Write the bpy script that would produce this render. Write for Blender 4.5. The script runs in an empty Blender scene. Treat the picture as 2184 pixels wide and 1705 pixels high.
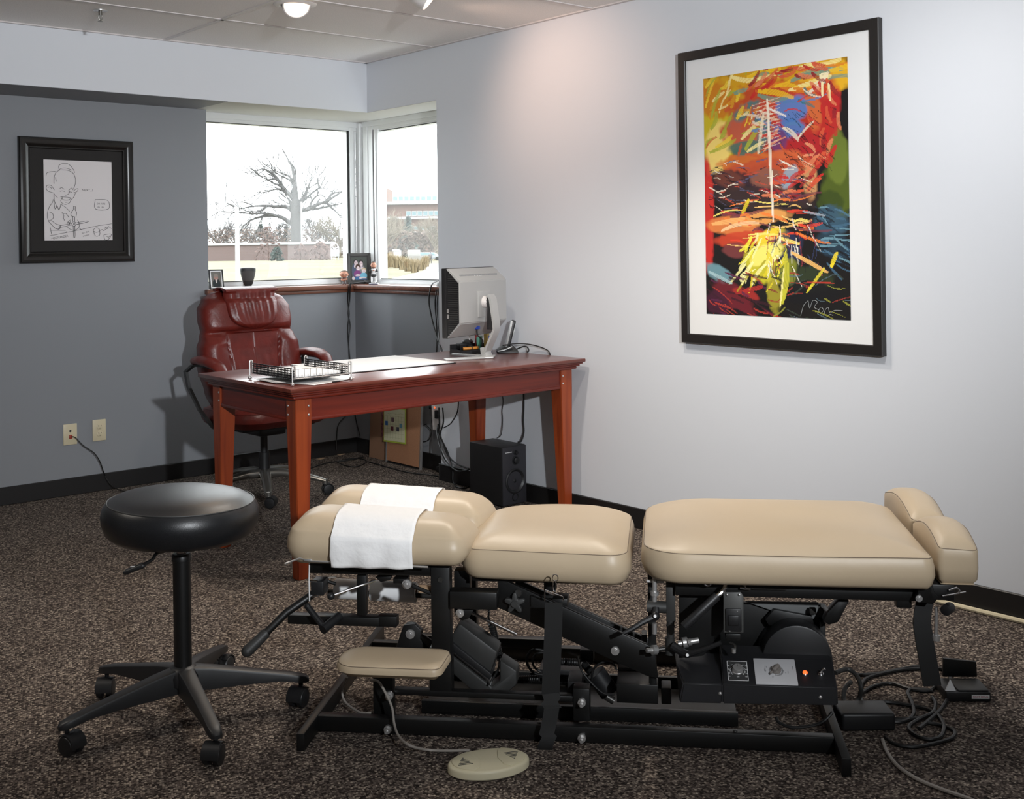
import bpy, bmesh, math, random
import numpy as np
from mathutils import Vector, Matrix
SC = bpy.context.scene
COL = SC.collection
PI = math.pi

# ---------------------------------------------------------------- camera
YAW, PITCH, ROLL = 0.7106271727, 0.0026824113, -0.0137616319
FPX, CX, CY = 2408.50186, 1092.0, 533.02021
CAMP = Vector((-3.86444755, -5.83680795, 1.32))
Fw = Vector((math.sin(YAW)*math.cos(PITCH), math.cos(YAW)*math.cos(PITCH), -math.sin(PITCH)))
Rt0 = Vector((math.cos(YAW), -math.sin(YAW), 0)); Up0 = Rt0.cross(Fw)
Rt = Rt0*math.cos(ROLL) + Up0*math.sin(ROLL)
Up = -Rt0*math.sin(ROLL) + Up0*math.cos(ROLL)
cam_data = bpy.data.cameras.new('camera')
cam = bpy.data.objects.new('camera', cam_data); COL.objects.link(cam)
cam_data.sensor_width = 36.0; cam_data.sensor_fit = 'HORIZONTAL'
cam_data.lens = FPX/2184*36.0
cam_data.shift_x = 0.0
cam_data.shift_y = -(852.5-CY)/2184
cam_data.clip_start = 0.05; cam_data.clip_end = 1500
m = Matrix((( Rt.x, Up.x, -Fw.x, CAMP.x), (Rt.y, Up.y, -Fw.y, CAMP.y), (Rt.z, Up.z, -Fw.z, CAMP.z), (0,0,0,1)))
cam.matrix_world = m
SC.camera = cam

# ---------------------------------------------------------------- world, lights, exposure
world = bpy.data.worlds.new('overcast_sky'); SC.world = world
world.use_nodes = True
wn = world.node_tree.nodes; wl = world.node_tree.links
bg = wn['Background']; bg.inputs['Color'].default_value = (0.93, 0.965, 1.0, 1); bg.inputs['Strength'].default_value = 6.4
SC.view_settings.view_transform = 'Standard'; SC.view_settings.look = 'None'
SC.view_settings.gamma = 1.0; SC.view_settings.exposure = 0.0
SC.view_settings.use_curve_mapping = False
SC.display_settings.display_device = 'sRGB'

def light(name, kind, loc, energy, color=(1,1,1), aim=None, **kw):
    d = bpy.data.lights.new(name, kind); d.energy = energy; d.color = color
    for k, v in kw.items(): setattr(d, k, v)
    o = bpy.data.objects.new(name, d); COL.objects.link(o); o.location = loc
    if aim is not None:
        o.rotation_euler = (Vector(aim)-Vector(loc)).to_track_quat('-Z', 'Y').to_euler()
    return o
# the photographer's flash, up and to the right of the camera
light('flash', 'SPOT', (-3.35, -7.2, 1.98), 900, (0.92, 0.96, 1.0), aim=(-0.75, -1.4, 2.0), spot_size=math.radians(68), spot_blend=1.0, shadow_soft_size=0.05)
light('added_ceiling_bounce', 'SPOT', (-2.6, -4.6, 1.6), 45, (0.95, 0.97, 1.0), aim=(-1.9, -3.0, 2.46), spot_size=math.radians(100), spot_blend=1.0, shadow_soft_size=0.05)  # added spot in mid-room, bounced off the ceiling to lift the brightness
# the two gimbal lamps in view
light('gimbal_lamp_light_a', 'SPOT', (-1.165, -1.19, 2.36), 14, (1.0, 0.72, 0.48), aim=(-1.35, -1.9, 1.0), spot_size=math.radians(75), spot_blend=0.7, shadow_soft_size=0.03)
light('gimbal_lamp_light_b', 'SPOT', (-0.80, -1.62, 2.37), 18, (1.0, 0.66, 0.50), aim=(0.0, -1.75, 2.0), spot_size=math.radians(95), spot_blend=1.0, shadow_soft_size=0.03)
# unseen ceiling lamps, added above the picture to raise the brightness
light('added_ceiling_lamp_c', 'SPOT', (-0.85, -2.85, 2.42), 80, (1.0, 0.90, 0.78), aim=(-0.95, -2.9, 0), spot_size=math.radians(115), spot_blend=1.0, shadow_soft_size=0.05)
light('added_ceiling_lamp_d', 'SPOT', (-1.2, -2.2, 2.42), 85, (1.0, 0.92, 0.82), aim=(-1.2, -2.25, 0), spot_size=math.radians(126), spot_blend=1.0, shadow_soft_size=0.05)
light('added_ceiling_lamp_f', 'SPOT', (-1.35, -3.9, 2.42), 62, (1.0, 0.985, 0.97), aim=(0.0, -4.0, 0.9), spot_size=math.radians(110), spot_blend=1.0, shadow_soft_size=0.05)
light('added_ceiling_lamp_e', 'SPOT', (-4.0, -1.8, 2.42), 85, (1.0, 0.92, 0.82), aim=(-4.0, -1.8, 0), spot_size=math.radians(130), spot_blend=1.0, shadow_soft_size=0.05)

# ---------------------------------------------------------------- pixel rays to world points (photo frame 2184 x 1705)
def ray(u, v): return Fw + Rt*((u-CX)/FPX) - Up*((v-CY)/FPX)
def hit(u, v, ax, val):
    d = ray(u, v); return CAMP + d*((val-CAMP[ax])/d[ax])
def hx(u, v, x): return hit(u, v, 0, x)
def hy(u, v, y): return hit(u, v, 1, y)
def hz(u, v, z): return hit(u, v, 2, z)
def far(u, v, dep): return CAMP + ray(u, v)*dep

# ---------------------------------------------------------------- materials
def mat(name, color, rough=0.5, metal=0.0, spec=0.5, noise=None, bump=None, coat=0.0, sheen=0.0, emit=None, trans=0.0, coord='Object'):
    """noise=(scale, amount, detail) varies the colour; bump=(scale, strength, distance)"""
    ma = bpy.data.materials.new(name); ma.use_nodes = True
    nt = ma.node_tree; N = nt.nodes; L = nt.links
    b = N['Principled BSDF']
    c = (color[0], color[1], color[2], 1)
    b.inputs['Base Color'].default_value = c
    b.inputs['Roughness'].default_value = rough
    b.inputs['Metallic'].default_value = metal
    b.inputs['Specular IOR Level'].default_value = spec
    b.inputs['Coat Weight'].default_value = coat
    b.inputs['Sheen Weight'].default_value = sheen
    b.inputs['Transmission Weight'].default_value = trans
    if emit:
        b.inputs['Emission Color'].default_value = (*emit[:3], 1); b.inputs['Emission Strength'].default_value = emit[3]
    tc = N.new('ShaderNodeTexCoord')
    if noise:
        n = N.new('ShaderNodeTexNoise'); n.inputs['Scale'].default_value = noise[0]; n.inputs['Detail'].default_value = noise[2] if len(noise) > 2 else 3
        L.new(tc.outputs[coord], n.inputs['Vector'])
        r = N.new('ShaderNodeValToRGB'); L.new(n.outputs['Fac'], r.inputs['Fac'])
        a = noise[1]
        r.color_ramp.elements[0].position = 0.3; r.color_ramp.elements[1].position = 0.7
        r.color_ramp.elements[0].color = tuple(max(0, x*(1-a)) for x in color[:3])+(1,)
        r.color_ramp.elements[1].color = tuple(min(1, x*(1+a)) for x in color[:3])+(1,)
        L.new(r.outputs['Color'], b.inputs['Base Color'])
    if bump:
        n2 = N.new('ShaderNodeTexNoise'); n2.inputs['Scale'].default_value = bump[0]; n2.inputs['Detail'].default_value = 4
        L.new(tc.outputs[coord], n2.inputs['Vector'])
        bp = N.new('ShaderNodeBump'); bp.inputs['Strength'].default_value = bump[1]; bp.inputs['Distance'].default_value = bump[2]
        L.new(n2.outputs['Fac'], bp.inputs['Height']); L.new(bp.outputs['Normal'], b.inputs['Normal'])
    return ma

def wood(name, c1, c2, rough=0.3, axis='X', scale=1.0, coat=0.25):
    ma = bpy.data.materials.new(name); ma.use_nodes = True
    nt = ma.node_tree; N = nt.nodes; L = nt.links; b = N['Principled BSDF']
    tc = N.new('ShaderNodeTexCoord'); mp = N.new('ShaderNodeMapping')
    s = {'X': (1.2, 22, 22), 'Y': (22, 1.2, 22), 'Z': (22, 22, 1.2)}[axis]
    mp.inputs['Scale'].default_value = tuple(v*scale for v in s)
    L.new(tc.outputs['Object'], mp.inputs['Vector'])
    n = N.new('ShaderNodeTexNoise'); n.inputs['Scale'].default_value = 1.6; n.inputs['Detail'].default_value = 6; n.inputs['Distortion'].default_value = 0.6
    L.new(mp.outputs['Vector'], n.inputs['Vector'])
    r = N.new('ShaderNodeValToRGB'); L.new(n.outputs['Fac'], r.inputs['Fac'])
    r.color_ramp.elements[0].position = 0.32; r.color_ramp.elements[1].position = 0.68
    r.color_ramp.elements[0].color = (*c1, 1); r.color_ramp.elements[1].color = (*c2, 1)
    L.new(r.outputs['Color'], b.inputs['Base Color'])
    b.inputs['Roughness'].default_value = rough; b.inputs['Coat Weight'].default_value = coat; b.inputs['Coat Roughness'].default_value = 0.15
    return ma

def carpet_mat():
    ma = bpy.data.materials.new('carpet'); ma.use_nodes = True
    nt = ma.node_tree; N = nt.nodes; L = nt.links; b = N['Principled BSDF']
    tc = N.new('ShaderNodeTexCoord')
    mp = N.new('ShaderNodeMapping'); mp.inputs['Rotation'].default_value = (0, 0, 0.35); mp.inputs['Scale'].default_value = (1, 1, 1)
    L.new(tc.outputs['Object'], mp.inputs['Vector'])
    v = N.new('ShaderNodeTexVoronoi'); v.inputs['Scale'].default_value = 170; v.inputs['Randomness'].default_value = 0.55
    L.new(mp.outputs['Vector'], v.inputs['Vector'])
    r = N.new('ShaderNodeValToRGB'); e = r.color_ramp.elements
    sep = N.new('ShaderNodeSeparateColor'); L.new(v.outputs['Color'], sep.inputs['Color'])
    L.new(sep.outputs['Red'], r.inputs['Fac'])
    e[0].position = 0.0; e[0].color = (0.022, 0.017, 0.015, 1)
    e[1].position = 1.0; e[1].color = (0.50, 0.43, 0.35, 1)
    for p, c in ((0.3, (0.07, 0.055, 0.048)), (0.55, (0.145, 0.117, 0.10)), (0.8, (0.235, 0.195, 0.165))):
        k = e.new(p); k.color = (*c, 1)
    mx = N.new('ShaderNodeMix'); mx.data_type = 'RGBA'; mx.blend_type = 'MULTIPLY'; mx.inputs['Factor'].default_value = 0.75
    r2 = N.new('ShaderNodeValToRGB'); L.new(v.outputs['Distance'], r2.inputs['Fac'])
    r2.color_ramp.elements[0].position = 0.25; r2.color_ramp.elements[0].color = (1, 1, 1, 1)
    r2.color_ramp.elements[1].position = 0.75; r2.color_ramp.elements[1].color = (0.35, 0.33, 0.32, 1)
    L.new(r.outputs['Color'], mx.inputs['A']); L.new(r2.outputs['Color'], mx.inputs['B'])
    n = N.new('ShaderNodeTexNoise'); n.inputs['Scale'].default_value = 9; n.inputs['Detail'].default_value = 4
    L.new(tc.outputs['Object'], n.inputs['Vector'])
    r3 = N.new('ShaderNodeValToRGB'); L.new(n.outputs['Fac'], r3.inputs['Fac'])
    r3.color_ramp.elements[0].position = 0.3; r3.color_ramp.elements[0].color = (0.86, 0.84, 0.84, 1)
    r3.color_ramp.elements[1].position = 0.7; r3.color_ramp.elements[1].color = (1.0, 1.0, 1.0, 1)
    mx2 = N.new('ShaderNodeMix'); mx2.data_type = 'RGBA'; mx2.blend_type = 'MULTIPLY'; mx2.inputs['Factor'].default_value = 1
    L.new(mx.outputs['Result'], mx2.inputs['A']); L.new(r3.outputs['Color'], mx2.inputs['B'])
    L.new(mx2.outputs['Result'], b.inputs['Base Color'])
    b.inputs['Roughness'].default_value = 0.95; b.inputs['Specular IOR Level'].default_value = 0.15
    bp = N.new('ShaderNodeBump'); bp.inputs['Strength'].default_value = 0.8; bp.inputs['Distance'].default_value = 0.004; bp.invert = True
    L.new(v.outputs['Distance'], bp.inputs['Height']); L.new(bp.outputs['Normal'], b.inputs['Normal'])
    return ma

def attr_mat(name, rough=0.5, spec=0.3):
    ma = bpy.data.materials.new(name); ma.use_nodes = True
    N = ma.node_tree.nodes; L = ma.node_tree.links; b = N['Principled BSDF']
    a = N.new('ShaderNodeAttribute'); a.attribute_name = 'pigment'
    L.new(a.outputs['Color'], b.inputs['Base Color']); b.inputs['Roughness'].default_value = rough; b.inputs['Specular IOR Level'].default_value = spec
    return ma

def glass_mat(name, refl=0.06, tint=(0.97, 0.985, 0.98)):
    ma = bpy.data.materials.new(name); ma.use_nodes = True
    N = ma.node_tree.nodes; L = ma.node_tree.links
    N.remove(N['Principled BSDF']); out = N['Material Output']
    t = N.new('ShaderNodeBsdfTransparent'); t.inputs['Color'].default_value = (*tint, 1)
    g = N.new('ShaderNodeBsdfGlossy'); g.inputs['Roughness'].default_value = 0.02
    mx = N.new('ShaderNodeMixShader'); mx.inputs['Fac'].default_value = refl
    L.new(t.outputs[0], mx.inputs[1]); L.new(g.outputs[0], mx.inputs[2]); L.new(mx.outputs[0], out.inputs['Surface'])
    return ma

def brick_mat(name, c1, c2, mortar, sx, sy):
    ma = bpy.data.materials.new(name); ma.use_nodes = True
    N = ma.node_tree.nodes; L = ma.node_tree.links; b = N['Principled BSDF']
    tc = N.new('ShaderNodeTexCoord'); mp = N.new('ShaderNodeMapping'); mp.inputs['Rotation'].default_value = (PI/2, 0, 0)
    L.new(tc.outputs['Object'], mp.inputs['Vector'])
    br = N.new('ShaderNodeTexBrick'); br.inputs['Color1'].default_value = (*c1, 1); br.inputs['Color2'].default_value = (*c2, 1); br.inputs['Mortar'].default_value = (*mortar, 1)
    br.inputs['Scale'].default_value = 1.0; br.inputs['Brick Width'].default_value = sx; br.inputs['Row Height'].default_value = sy; br.inputs['Mortar Size'].default_value = sy*0.12
    L.new(mp.outputs['Vector'], br.inputs['Vector']); L.new(br.outputs['Color'], b.inputs['Base Color']); b.inputs['Roughness'].default_value = 0.9
    return ma

M = {}
M['carpet'] = carpet_mat()
M['wall_white'] = mat('wall_paint_light', (0.68, 0.70, 0.735), 0.55, spec=0.35, bump=(260, 0.06, 0.001))
M['wall_grey'] = mat('wall_paint_grey', (0.255, 0.265, 0.283), 0.6, spec=0.3, bump=(260, 0.06, 0.001))
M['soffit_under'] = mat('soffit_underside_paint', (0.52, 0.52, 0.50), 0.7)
M['ceiling'] = mat('ceiling_tile', (0.90, 0.875, 0.85), 0.95, spec=0.1, noise=(190, 0.07, 2), bump=(320, 0.25, 0.002))
M['tbar'] = mat('ceiling_grid_metal', (0.66, 0.62, 0.61), 0.5)
M['base'] = mat('baseboard_rubber', (0.010, 0.009, 0.009), 0.45)
M['alu'] = mat('window_aluminium', (0.62, 0.63, 0.62), 0.35, metal=0.55)
M['alu_light'] = mat('window_aluminium_light', (0.70, 0.71, 0.71), 0.45, metal=0.3)
M['gasket'] = mat('gasket_black', (0.008, 0.008, 0.008), 0.6)
M['glass'] = glass_mat('window_glass', 0.03)
M['pic_glass'] = glass_mat('picture_glass', 0.03, (0.99, 0.99, 0.99))
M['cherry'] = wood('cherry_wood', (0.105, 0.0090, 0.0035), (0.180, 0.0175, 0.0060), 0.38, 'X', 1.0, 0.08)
M['cherry_z_lit'] = wood('cherry_wood_upright_lit', (0.20, 0.027, 0.0065), (0.34, 0.060, 0.012), 0.38, 'Z', 1.0, 0.08)  # same cherry made lighter: flash light on the legs is in the colour
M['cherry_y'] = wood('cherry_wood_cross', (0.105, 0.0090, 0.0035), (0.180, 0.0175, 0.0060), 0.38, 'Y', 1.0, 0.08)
M['cherry_top'] = wood('cherry_wood_top', (0.105, 0.022, 0.014), (0.165, 0.038, 0.023), 0.28, 'X', 0.9, 0.3)  # colour raised to carry some of the reflected light on the top
M['sillwood'] = wood('sill_wood', (0.14, 0.050, 0.028), (0.22, 0.085, 0.05), 0.35, 'X')
M['leather'] = mat('brown_leather', (0.145, 0.0165, 0.011), 0.36, spec=0.5, noise=(14, 0.22, 4), bump=(55, 0.35, 0.004))
M['black_leather'] = mat('black_vinyl', (0.010, 0.0105, 0.012), 0.36, spec=0.55, bump=(420, 0.25, 0.001))
M['cream'] = mat('cream_vinyl', (0.50, 0.395, 0.27), 0.42, spec=0.45, noise=(3, 0.04, 2), bump=(11, 0.10, 0.012))
M['seam'] = mat('stitched_seam', (0.16, 0.12, 0.085), 0.7)
M['plastic'] = mat('black_plastic', (0.012, 0.012, 0.013), 0.45, bump=(600, 0.15, 0.0005))
M['plastic_grey'] = mat('dark_grey_plastic', (0.032, 0.032, 0.031), 0.5)
M['black_metal'] = mat('black_powder_coat', (0.005, 0.005, 0.005), 0.42, spec=0.5)
M['dark_metal'] = mat('oiled_dark_steel', (0.05, 0.048, 0.045), 0.35, metal=0.5)
M['chrome'] = mat('chrome', (0.75, 0.75, 0.76), 0.12, metal=1.0)
M['steel'] = mat('brushed_steel', (0.58, 0.57, 0.56), 0.36, metal=0.75)
M['pewter'] = mat('pewter_metal', (0.26, 0.25, 0.23), 0.3, metal=0.8)
M['silver_plastic'] = mat('silver_plastic', (0.47, 0.47, 0.46), 0.38, metal=0.25)
M['paper'] = mat('white_paper', (0.86, 0.86, 0.86), 0.8)
M['crepe'] = mat('crepe_paper', (0.84, 0.83, 0.82), 0.9, bump=(38, 0.35, 0.008))
M['card'] = mat('cardboard', (0.42, 0.28, 0.17), 0.9)
M['cork'] = mat('cork', (0.36, 0.17, 0.085), 0.9, noise=(230, 0.12, 3))
M['ivory'] = mat('ivory_plastic', (0.66, 0.58, 0.40), 0.4)
M['cable'] = mat('black_cable', (0.008, 0.008, 0.008), 0.45)
M['cable_grey'] = mat('grey_cable', (0.30, 0.27, 0.24), 0.5)
M['beige'] = mat('beige_plastic', (0.66, 0.60, 0.42), 0.45)
M['strap'] = mat('woven_strap', (0.009, 0.009, 0.009), 0.75)
M['ink'] = mat('black_ink', (0.03, 0.03, 0.03), 0.9)
M['white_print'] = mat('white_print', (0.8, 0.8, 0.8), 0.6)
M['lamp_white'] = mat('lamp_trim_white', (0.72, 0.68, 0.66), 0.4)
M['bulb'] = mat('lamp_glow', (1, 0.9, 0.8), 0.5, emit=(1.0, 0.74, 0.50, 9))
M['red_led'] = mat('red_indicator', (0.8, 0.05, 0.01), 0.3, emit=(1.0, 0.10, 0.02, 2.2))
M['label_red'] = mat('label_red', (0.45, 0.10, 0.14), 0.5)
M['red'] = mat('red_card', (0.70, 0.05, 0.06), 0.5)
M['green'] = mat('teal_card', (0.08, 0.28, 0.20), 0.6)
M['yellow'] = mat('yellow_card', (0.60, 0.42, 0.12), 0.6)
M['orange'] = mat('orange_plastic', (0.85, 0.33, 0.05), 0.4)
M['blue'] = mat('blue_plastic', (0.02, 0.06, 0.40), 0.4)
M['skin'] = mat('painted_skin', (0.55, 0.27, 0.18), 0.5)
M['hair'] = mat('painted_hair', (0.035, 0.018, 0.012), 0.5)
M['pigment'] = attr_mat('painted_pigment', 0.55)
M['photo'] = attr_mat('photo_print', 0.3)

# ---------------------------------------------------------------- mesh helpers
class MB:
    def __init__(s): s.bm = bmesh.new()
    def _add(s, verts, faces):
        vs = [s.bm.verts.new(Vector(v)) for v in verts]
        for f in faces:
            try: s.bm.faces.new([vs[i] for i in f])
            except ValueError: pass
        return vs
    def box(s, a, b, bev=0.0, seg=2, mtx=None):
        a = Vector(a); b = Vector(b)
        lo = Vector([min(a[i], b[i]) for i in range(3)]); hi = Vector([max(a[i], b[i]) for i in range(3)])
        t = bmesh.new(); bmesh.ops.create_cube(t, size=1.0)
        for v in t.verts: v.co = Vector([lo[i] + (v.co[i]+0.5)*(hi[i]-lo[i]) for i in range(3)])
        if bev > 0:
            bev = min(bev, 0.49*min(hi[i]-lo[i] for i in range(3)))
            bmesh.ops.bevel(t, geom=list(t.edges), offset=bev, segments=seg, affect='EDGES', profile=0.5)
        if mtx is not None: bmesh.ops.transform(t, matrix=mtx, verts=t.verts)
        s.merge(t); return s
    def merge(s, t):
        me = bpy.data.meshes.new('tmp'); t.to_mesh(me); t.free(); s.bm.from_mesh(me); bpy.data.meshes.remove(me)
    def add_mesh(s, me, mtx=None):
        t = bmesh.new(); t.from_mesh(me)
        if mtx is not None: bmesh.ops.transform(t, matrix=mtx, verts=t.verts)
        s.merge(t); return s
    def prism(s, pts, ext, bev=0.0, seg=2):
        """polygon of 3D points extruded by vector ext"""
        t = bmesh.new(); ext = Vector(ext)
        a = [t.verts.new(Vector(p)) for p in pts]; b = [t.verts.new(Vector(p)+ext) for p in pts]
        n = len(a)
        t.faces.new(a[::-1]); t.faces.new(b)
        for i in range(n): t.faces.new((a[i], a[(i+1) % n], b[(i+1) % n], b[i]))
        bmesh.ops.recalc_face_normals(t, faces=t.faces)
        if bev > 0: bmesh.ops.bevel(t, geom=list(t.edges), offset=bev, segments=seg, affect='EDGES', profile=0.5)
        s.merge(t); return s
    def cyl(s, p0, p1, r0, r1=None, n=20, caps=True, bev=0.0):
        p0 = Vector(p0); p1 = Vector(p1); r1 = r0 if r1 is None else r1
        d = (p1-p0).normalized(); a = d.orthogonal().normalized(); b = d.cross(a)
        L = (p1-p0).length
        prof = [(0, r0), (L, r1)]
        if bev > 0: prof = [(0, r0-bev), (bev*0.3, r0-bev*0.3), (bev, r0), (L-bev, r1), (L-bev*0.3, r1-bev*0.3), (L, r1-bev)]
        vs = []
        for h, r in prof:
            vs += [p0+d*h+a*(r*math.cos(2*PI*i/n))+b*(r*math.sin(2*PI*i/n)) for i in range(n)]
        fs = []
        for k in range(len(prof)-1):
            for i in range(n): fs.append((k*n+i, k*n+(i+1) % n, (k+1)*n+(i+1) % n, (k+1)*n+i))
        if caps: fs.append(tuple(range(n))[::-1]); fs.append(tuple(range((len(prof)-1)*n, len(prof)*n)))
        s._add(vs, fs); return s
    def lathe(s, prof, origin=(0,0,0), axis=(0,0,1), n=32, sx=1, sy=1, cap=True):
        """prof: list of (radius, height)"""
        o = Vector(origin); d = Vector(axis).normalized()
        a = Vector((1,0,0)) if abs(d.z) > 0.9 else d.orthogonal().normalized(); b = d.cross(a)
        vs = []
        for r, h in prof: vs += [o+d*h+a*(r*sx*math.cos(2*PI*i/n))+b*(r*sy*math.sin(2*PI*i/n)) for i in range(n)]
        fs = []
        for k in range(len(prof)-1):
            for i in range(n): fs.append((k*n+i, k*n+(i+1) % n, (k+1)*n+(i+1) % n, (k+1)*n+i))
        if cap:
            fs.append(tuple(range(n))[::-1]); fs.append(tuple(range((len(prof)-1)*n, len(prof)*n)))
        s._add(vs, fs); return s
    def tube(s, pts, r, n=8, smooth=0, caps=True, closed=False):
        """r: number or list per point; smooth = Catmull-Rom subdivisions"""
        P = [Vector(p) for p in pts]; Rr = list(r) if isinstance(r, (list, tuple)) else [r]*len(P)
        if smooth:
            Q = []; RR = []
            m_ = len(P)
            for i in range(m_-1):
                p0 = P[max(i-1, 0)]; p1 = P[i]; p2 = P[i+1]; p3 = P[min(i+2, m_-1)]
                for k in range(smooth):
                    t = k/smooth
                    Q.append(0.5*((2*p1)+(p2-p0)*t+(2*p0-5*p1+4*p2-p3)*t*t+(3*p1-p0-3*p2+p3)*t**3)); RR.append(Rr[i]*(1-t)+Rr[i+1]*t)
            Q.append(P[-1]); RR.append(Rr[-1]); P, Rr = Q, RR
        vs = []; fs = []; prev = None; m_ = len(P)
        for i, p in enumerate(P):
            if closed: d = (P[(i+1) % m_]-P[(i-1) % m_])
            else: d = (P[min(i+1, m_-1)]-P[max(i-1, 0)])
            if d.length < 1e-9: d = Vector((0,0,1))
            d.normalize()
            a = (prev - d*prev.dot(d)) if prev is not None else d.orthogonal()
            if a.length < 1e-6: a = d.orthogonal()
            a.normalize(); prev = a; b = d.cross(a)
            vs += [p+a*(Rr[i]*math.cos(2*PI*k/n))+b*(Rr[i]*math.sin(2*PI*k/n)) for k in range(n)]
        rng = m_ if closed else m_-1
        for i in range(rng):
            j = (i+1) % m_
            for k in range(n): fs.append((i*n+k, i*n+(k+1) % n, j*n+(k+1) % n, j*n+k))
        if caps and not closed: fs.append(tuple(range(n))[::-1]); fs.append(tuple(range((m_-1)*n, m_*n)))
        s._add(vs, fs); return s
    def ball(s, c, r, n=16, scale=(1,1,1), mtx=None):
        t = bmesh.new(); bmesh.ops.create_uvsphere(t, u_segments=n, v_segments=max(6, n//2+2), radius=1.0)
        for v in t.verts: v.co = Vector((v.co.x*r*scale[0], v.co.y*r*scale[1], v.co.z*r*scale[2]))
        if mtx is not None: bmesh.ops.transform(t, matrix=mtx, verts=t.verts)
        for v in t.verts: v.co += Vector(c)
        s.merge(t); return s
    def quad(s, a, b, c, d): s._add([a, b, c, d], [(0,1,2,3)]); return s
    def ribbon(s, pts, side, w, th=0.0):
        """flat strip: pts path, side vector width direction; thickness th"""
        P = [Vector(p) for p in pts]; S = [Vector(x) for x in side] if isinstance(side, list) else [Vector(side)]*len(P)
        vs = []; fs = []
        for i, p in enumerate(P):
            d = (P[min(i+1, len(P)-1)]-P[max(i-1, 0)]).normalized(); nn = d.cross(S[i]).normalized()*th*0.5; h = S[i]*w*0.5
            vs += [p-h-nn, p+h-nn, p+h+nn, p-h+nn]
        m_ = len(P)
        for i in range(m_-1):
            for k in range(4): fs.append((i*4+k, i*4+(k+1) % 4, (i+1)*4+(k+1) % 4, (i+1)*4+k))
        fs.append((0,1,2,3)[::-1]); fs.append(tuple((m_-1)*4+k for k in range(4)))
        s._add(vs, fs); return s
    def build(s, name, material, parent=None, smooth=True, angle=35, sub=0, loc=None, rot=None):
        bmesh.ops.remove_doubles(s.bm, verts=s.bm.verts, dist=1e-6)
        bmesh.ops.recalc_face_normals(s.bm, faces=s.bm.faces)
        me = bpy.data.meshes.new(name); s.bm.to_mesh(me); s.bm.free()
        if smooth:
            me.polygons.foreach_set('use_smooth', [True]*len(me.polygons))
            me.set_sharp_from_angle(angle=math.radians(angle))
        o = bpy.data.objects.new(name, me); COL.objects.link(o)
        for x in (material if isinstance(material, list) else [material]): me.materials.append(M[x] if isinstance(x, str) else x)
        if parent is not None: o.parent = parent
        if loc is not None: o.location = loc
        if rot is not None: o.rotation_euler = rot
        if sub:
            md = o.modifiers.new('smooth', 'SUBSURF'); md.levels = sub; md.render_levels = sub
        return o

def tag(o, label=None, cat=None, group=None, kind=None):
    if label: o['label'] = label
    if cat: o['category'] = cat
    if group: o['group'] = group
    if kind: o['kind'] = kind
    return o
def thing(name, label, cat, loc=(0,0,0), rz=0.0, group=None):
    o = bpy.data.objects.new(name, None); COL.objects.link(o); o.empty_display_size = 0.05
    o.location = loc; o.rotation_euler = (0, 0, rz)
    return tag(o, label, cat, group)
def struct(mb, name, m_, **k):
    return tag(mb.build(name, m_, **k), kind='structure')
def dup(o, parent=None, **kw):
    c = o.copy(); COL.objects.link(c)
    if parent is not None: c.parent = parent
    for ch in list(o.children): dup(ch, c)
    for k, v in kw.items(): setattr(c, k, v)
    return c
def text_mesh(body, size, depth=0.0):
    cu = bpy.data.curves.new('txt', 'FONT'); cu.body = body; cu.size = size; cu.extrude = depth; cu.align_x = 'CENTER'; cu.align_y = 'CENTER'; cu.resolution_u = 3
    o = bpy.data.objects.new('txt', cu); COL.objects.link(o)
    dg = bpy.context.evaluated_depsgraph_get()
    me = bpy.data.meshes.new_from_object(o.evaluated_get(dg)); bpy.data.objects.remove(o); bpy.data.curves.remove(cu)
    return me
def frame_mtx(o, x, y):
    """matrix with local x, y axes and normal x cross y at origin o"""
    x = Vector(x).normalized(); y = Vector(y); y = (y - x*y.dot(x)).normalized(); z = x.cross(y); o = Vector(o)
    return Matrix(((x.x, y.x, z.x, o.x), (x.y, y.y, z.y, o.y), (x.z, y.z, z.z, o.z), (0,0,0,1)))
def raster(name, arr, mtx, w, h, material, parent=None):
    """a flat print: arr[h,w,3] linear pigments, one face per cell, spanning w x h about the matrix origin"""
    H_, W_ = arr.shape[:2]
    xs = np.linspace(-w/2, w/2, W_+1); ys = np.linspace(h/2, -h/2, H_+1)
    X, Y = np.meshgrid(xs, ys); P = np.stack([X, Y, np.zeros_like(X)], -1).reshape(-1, 3)
    i = np.arange(H_)[:, None]*(W_+1)+np.arange(W_)[None, :]
    F = np.stack([i, i+W_+1, i+W_+2, i+1], -1).reshape(-1, 4)
    me = bpy.data.meshes.new(name)
    me.vertices.add(len(P)); me.vertices.foreach_set('co', P.ravel())
    me.loops.add(F.size); me.loops.foreach_set('vertex_index', F.ravel())
    me.polygons.add(len(F)); me.polygons.foreach_set('loop_start', np.arange(len(F))*4)
    me.update(calc_edges=True); me.validate()
    ca = me.color_attributes.new('pigment', 'FLOAT_COLOR', 'CORNER')
    c = np.ones((len(F), 4, 4)); c[..., :3] = arr.reshape(-1, 1, 3)
    ca.data.foreach_set('color', c.ravel())
    me.transform(mtx)
    me.materials.append(M[material])
    o = bpy.data.objects.new(name, me); COL.objects.link(o)
    if parent is not None: o.parent = parent
    return o
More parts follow.
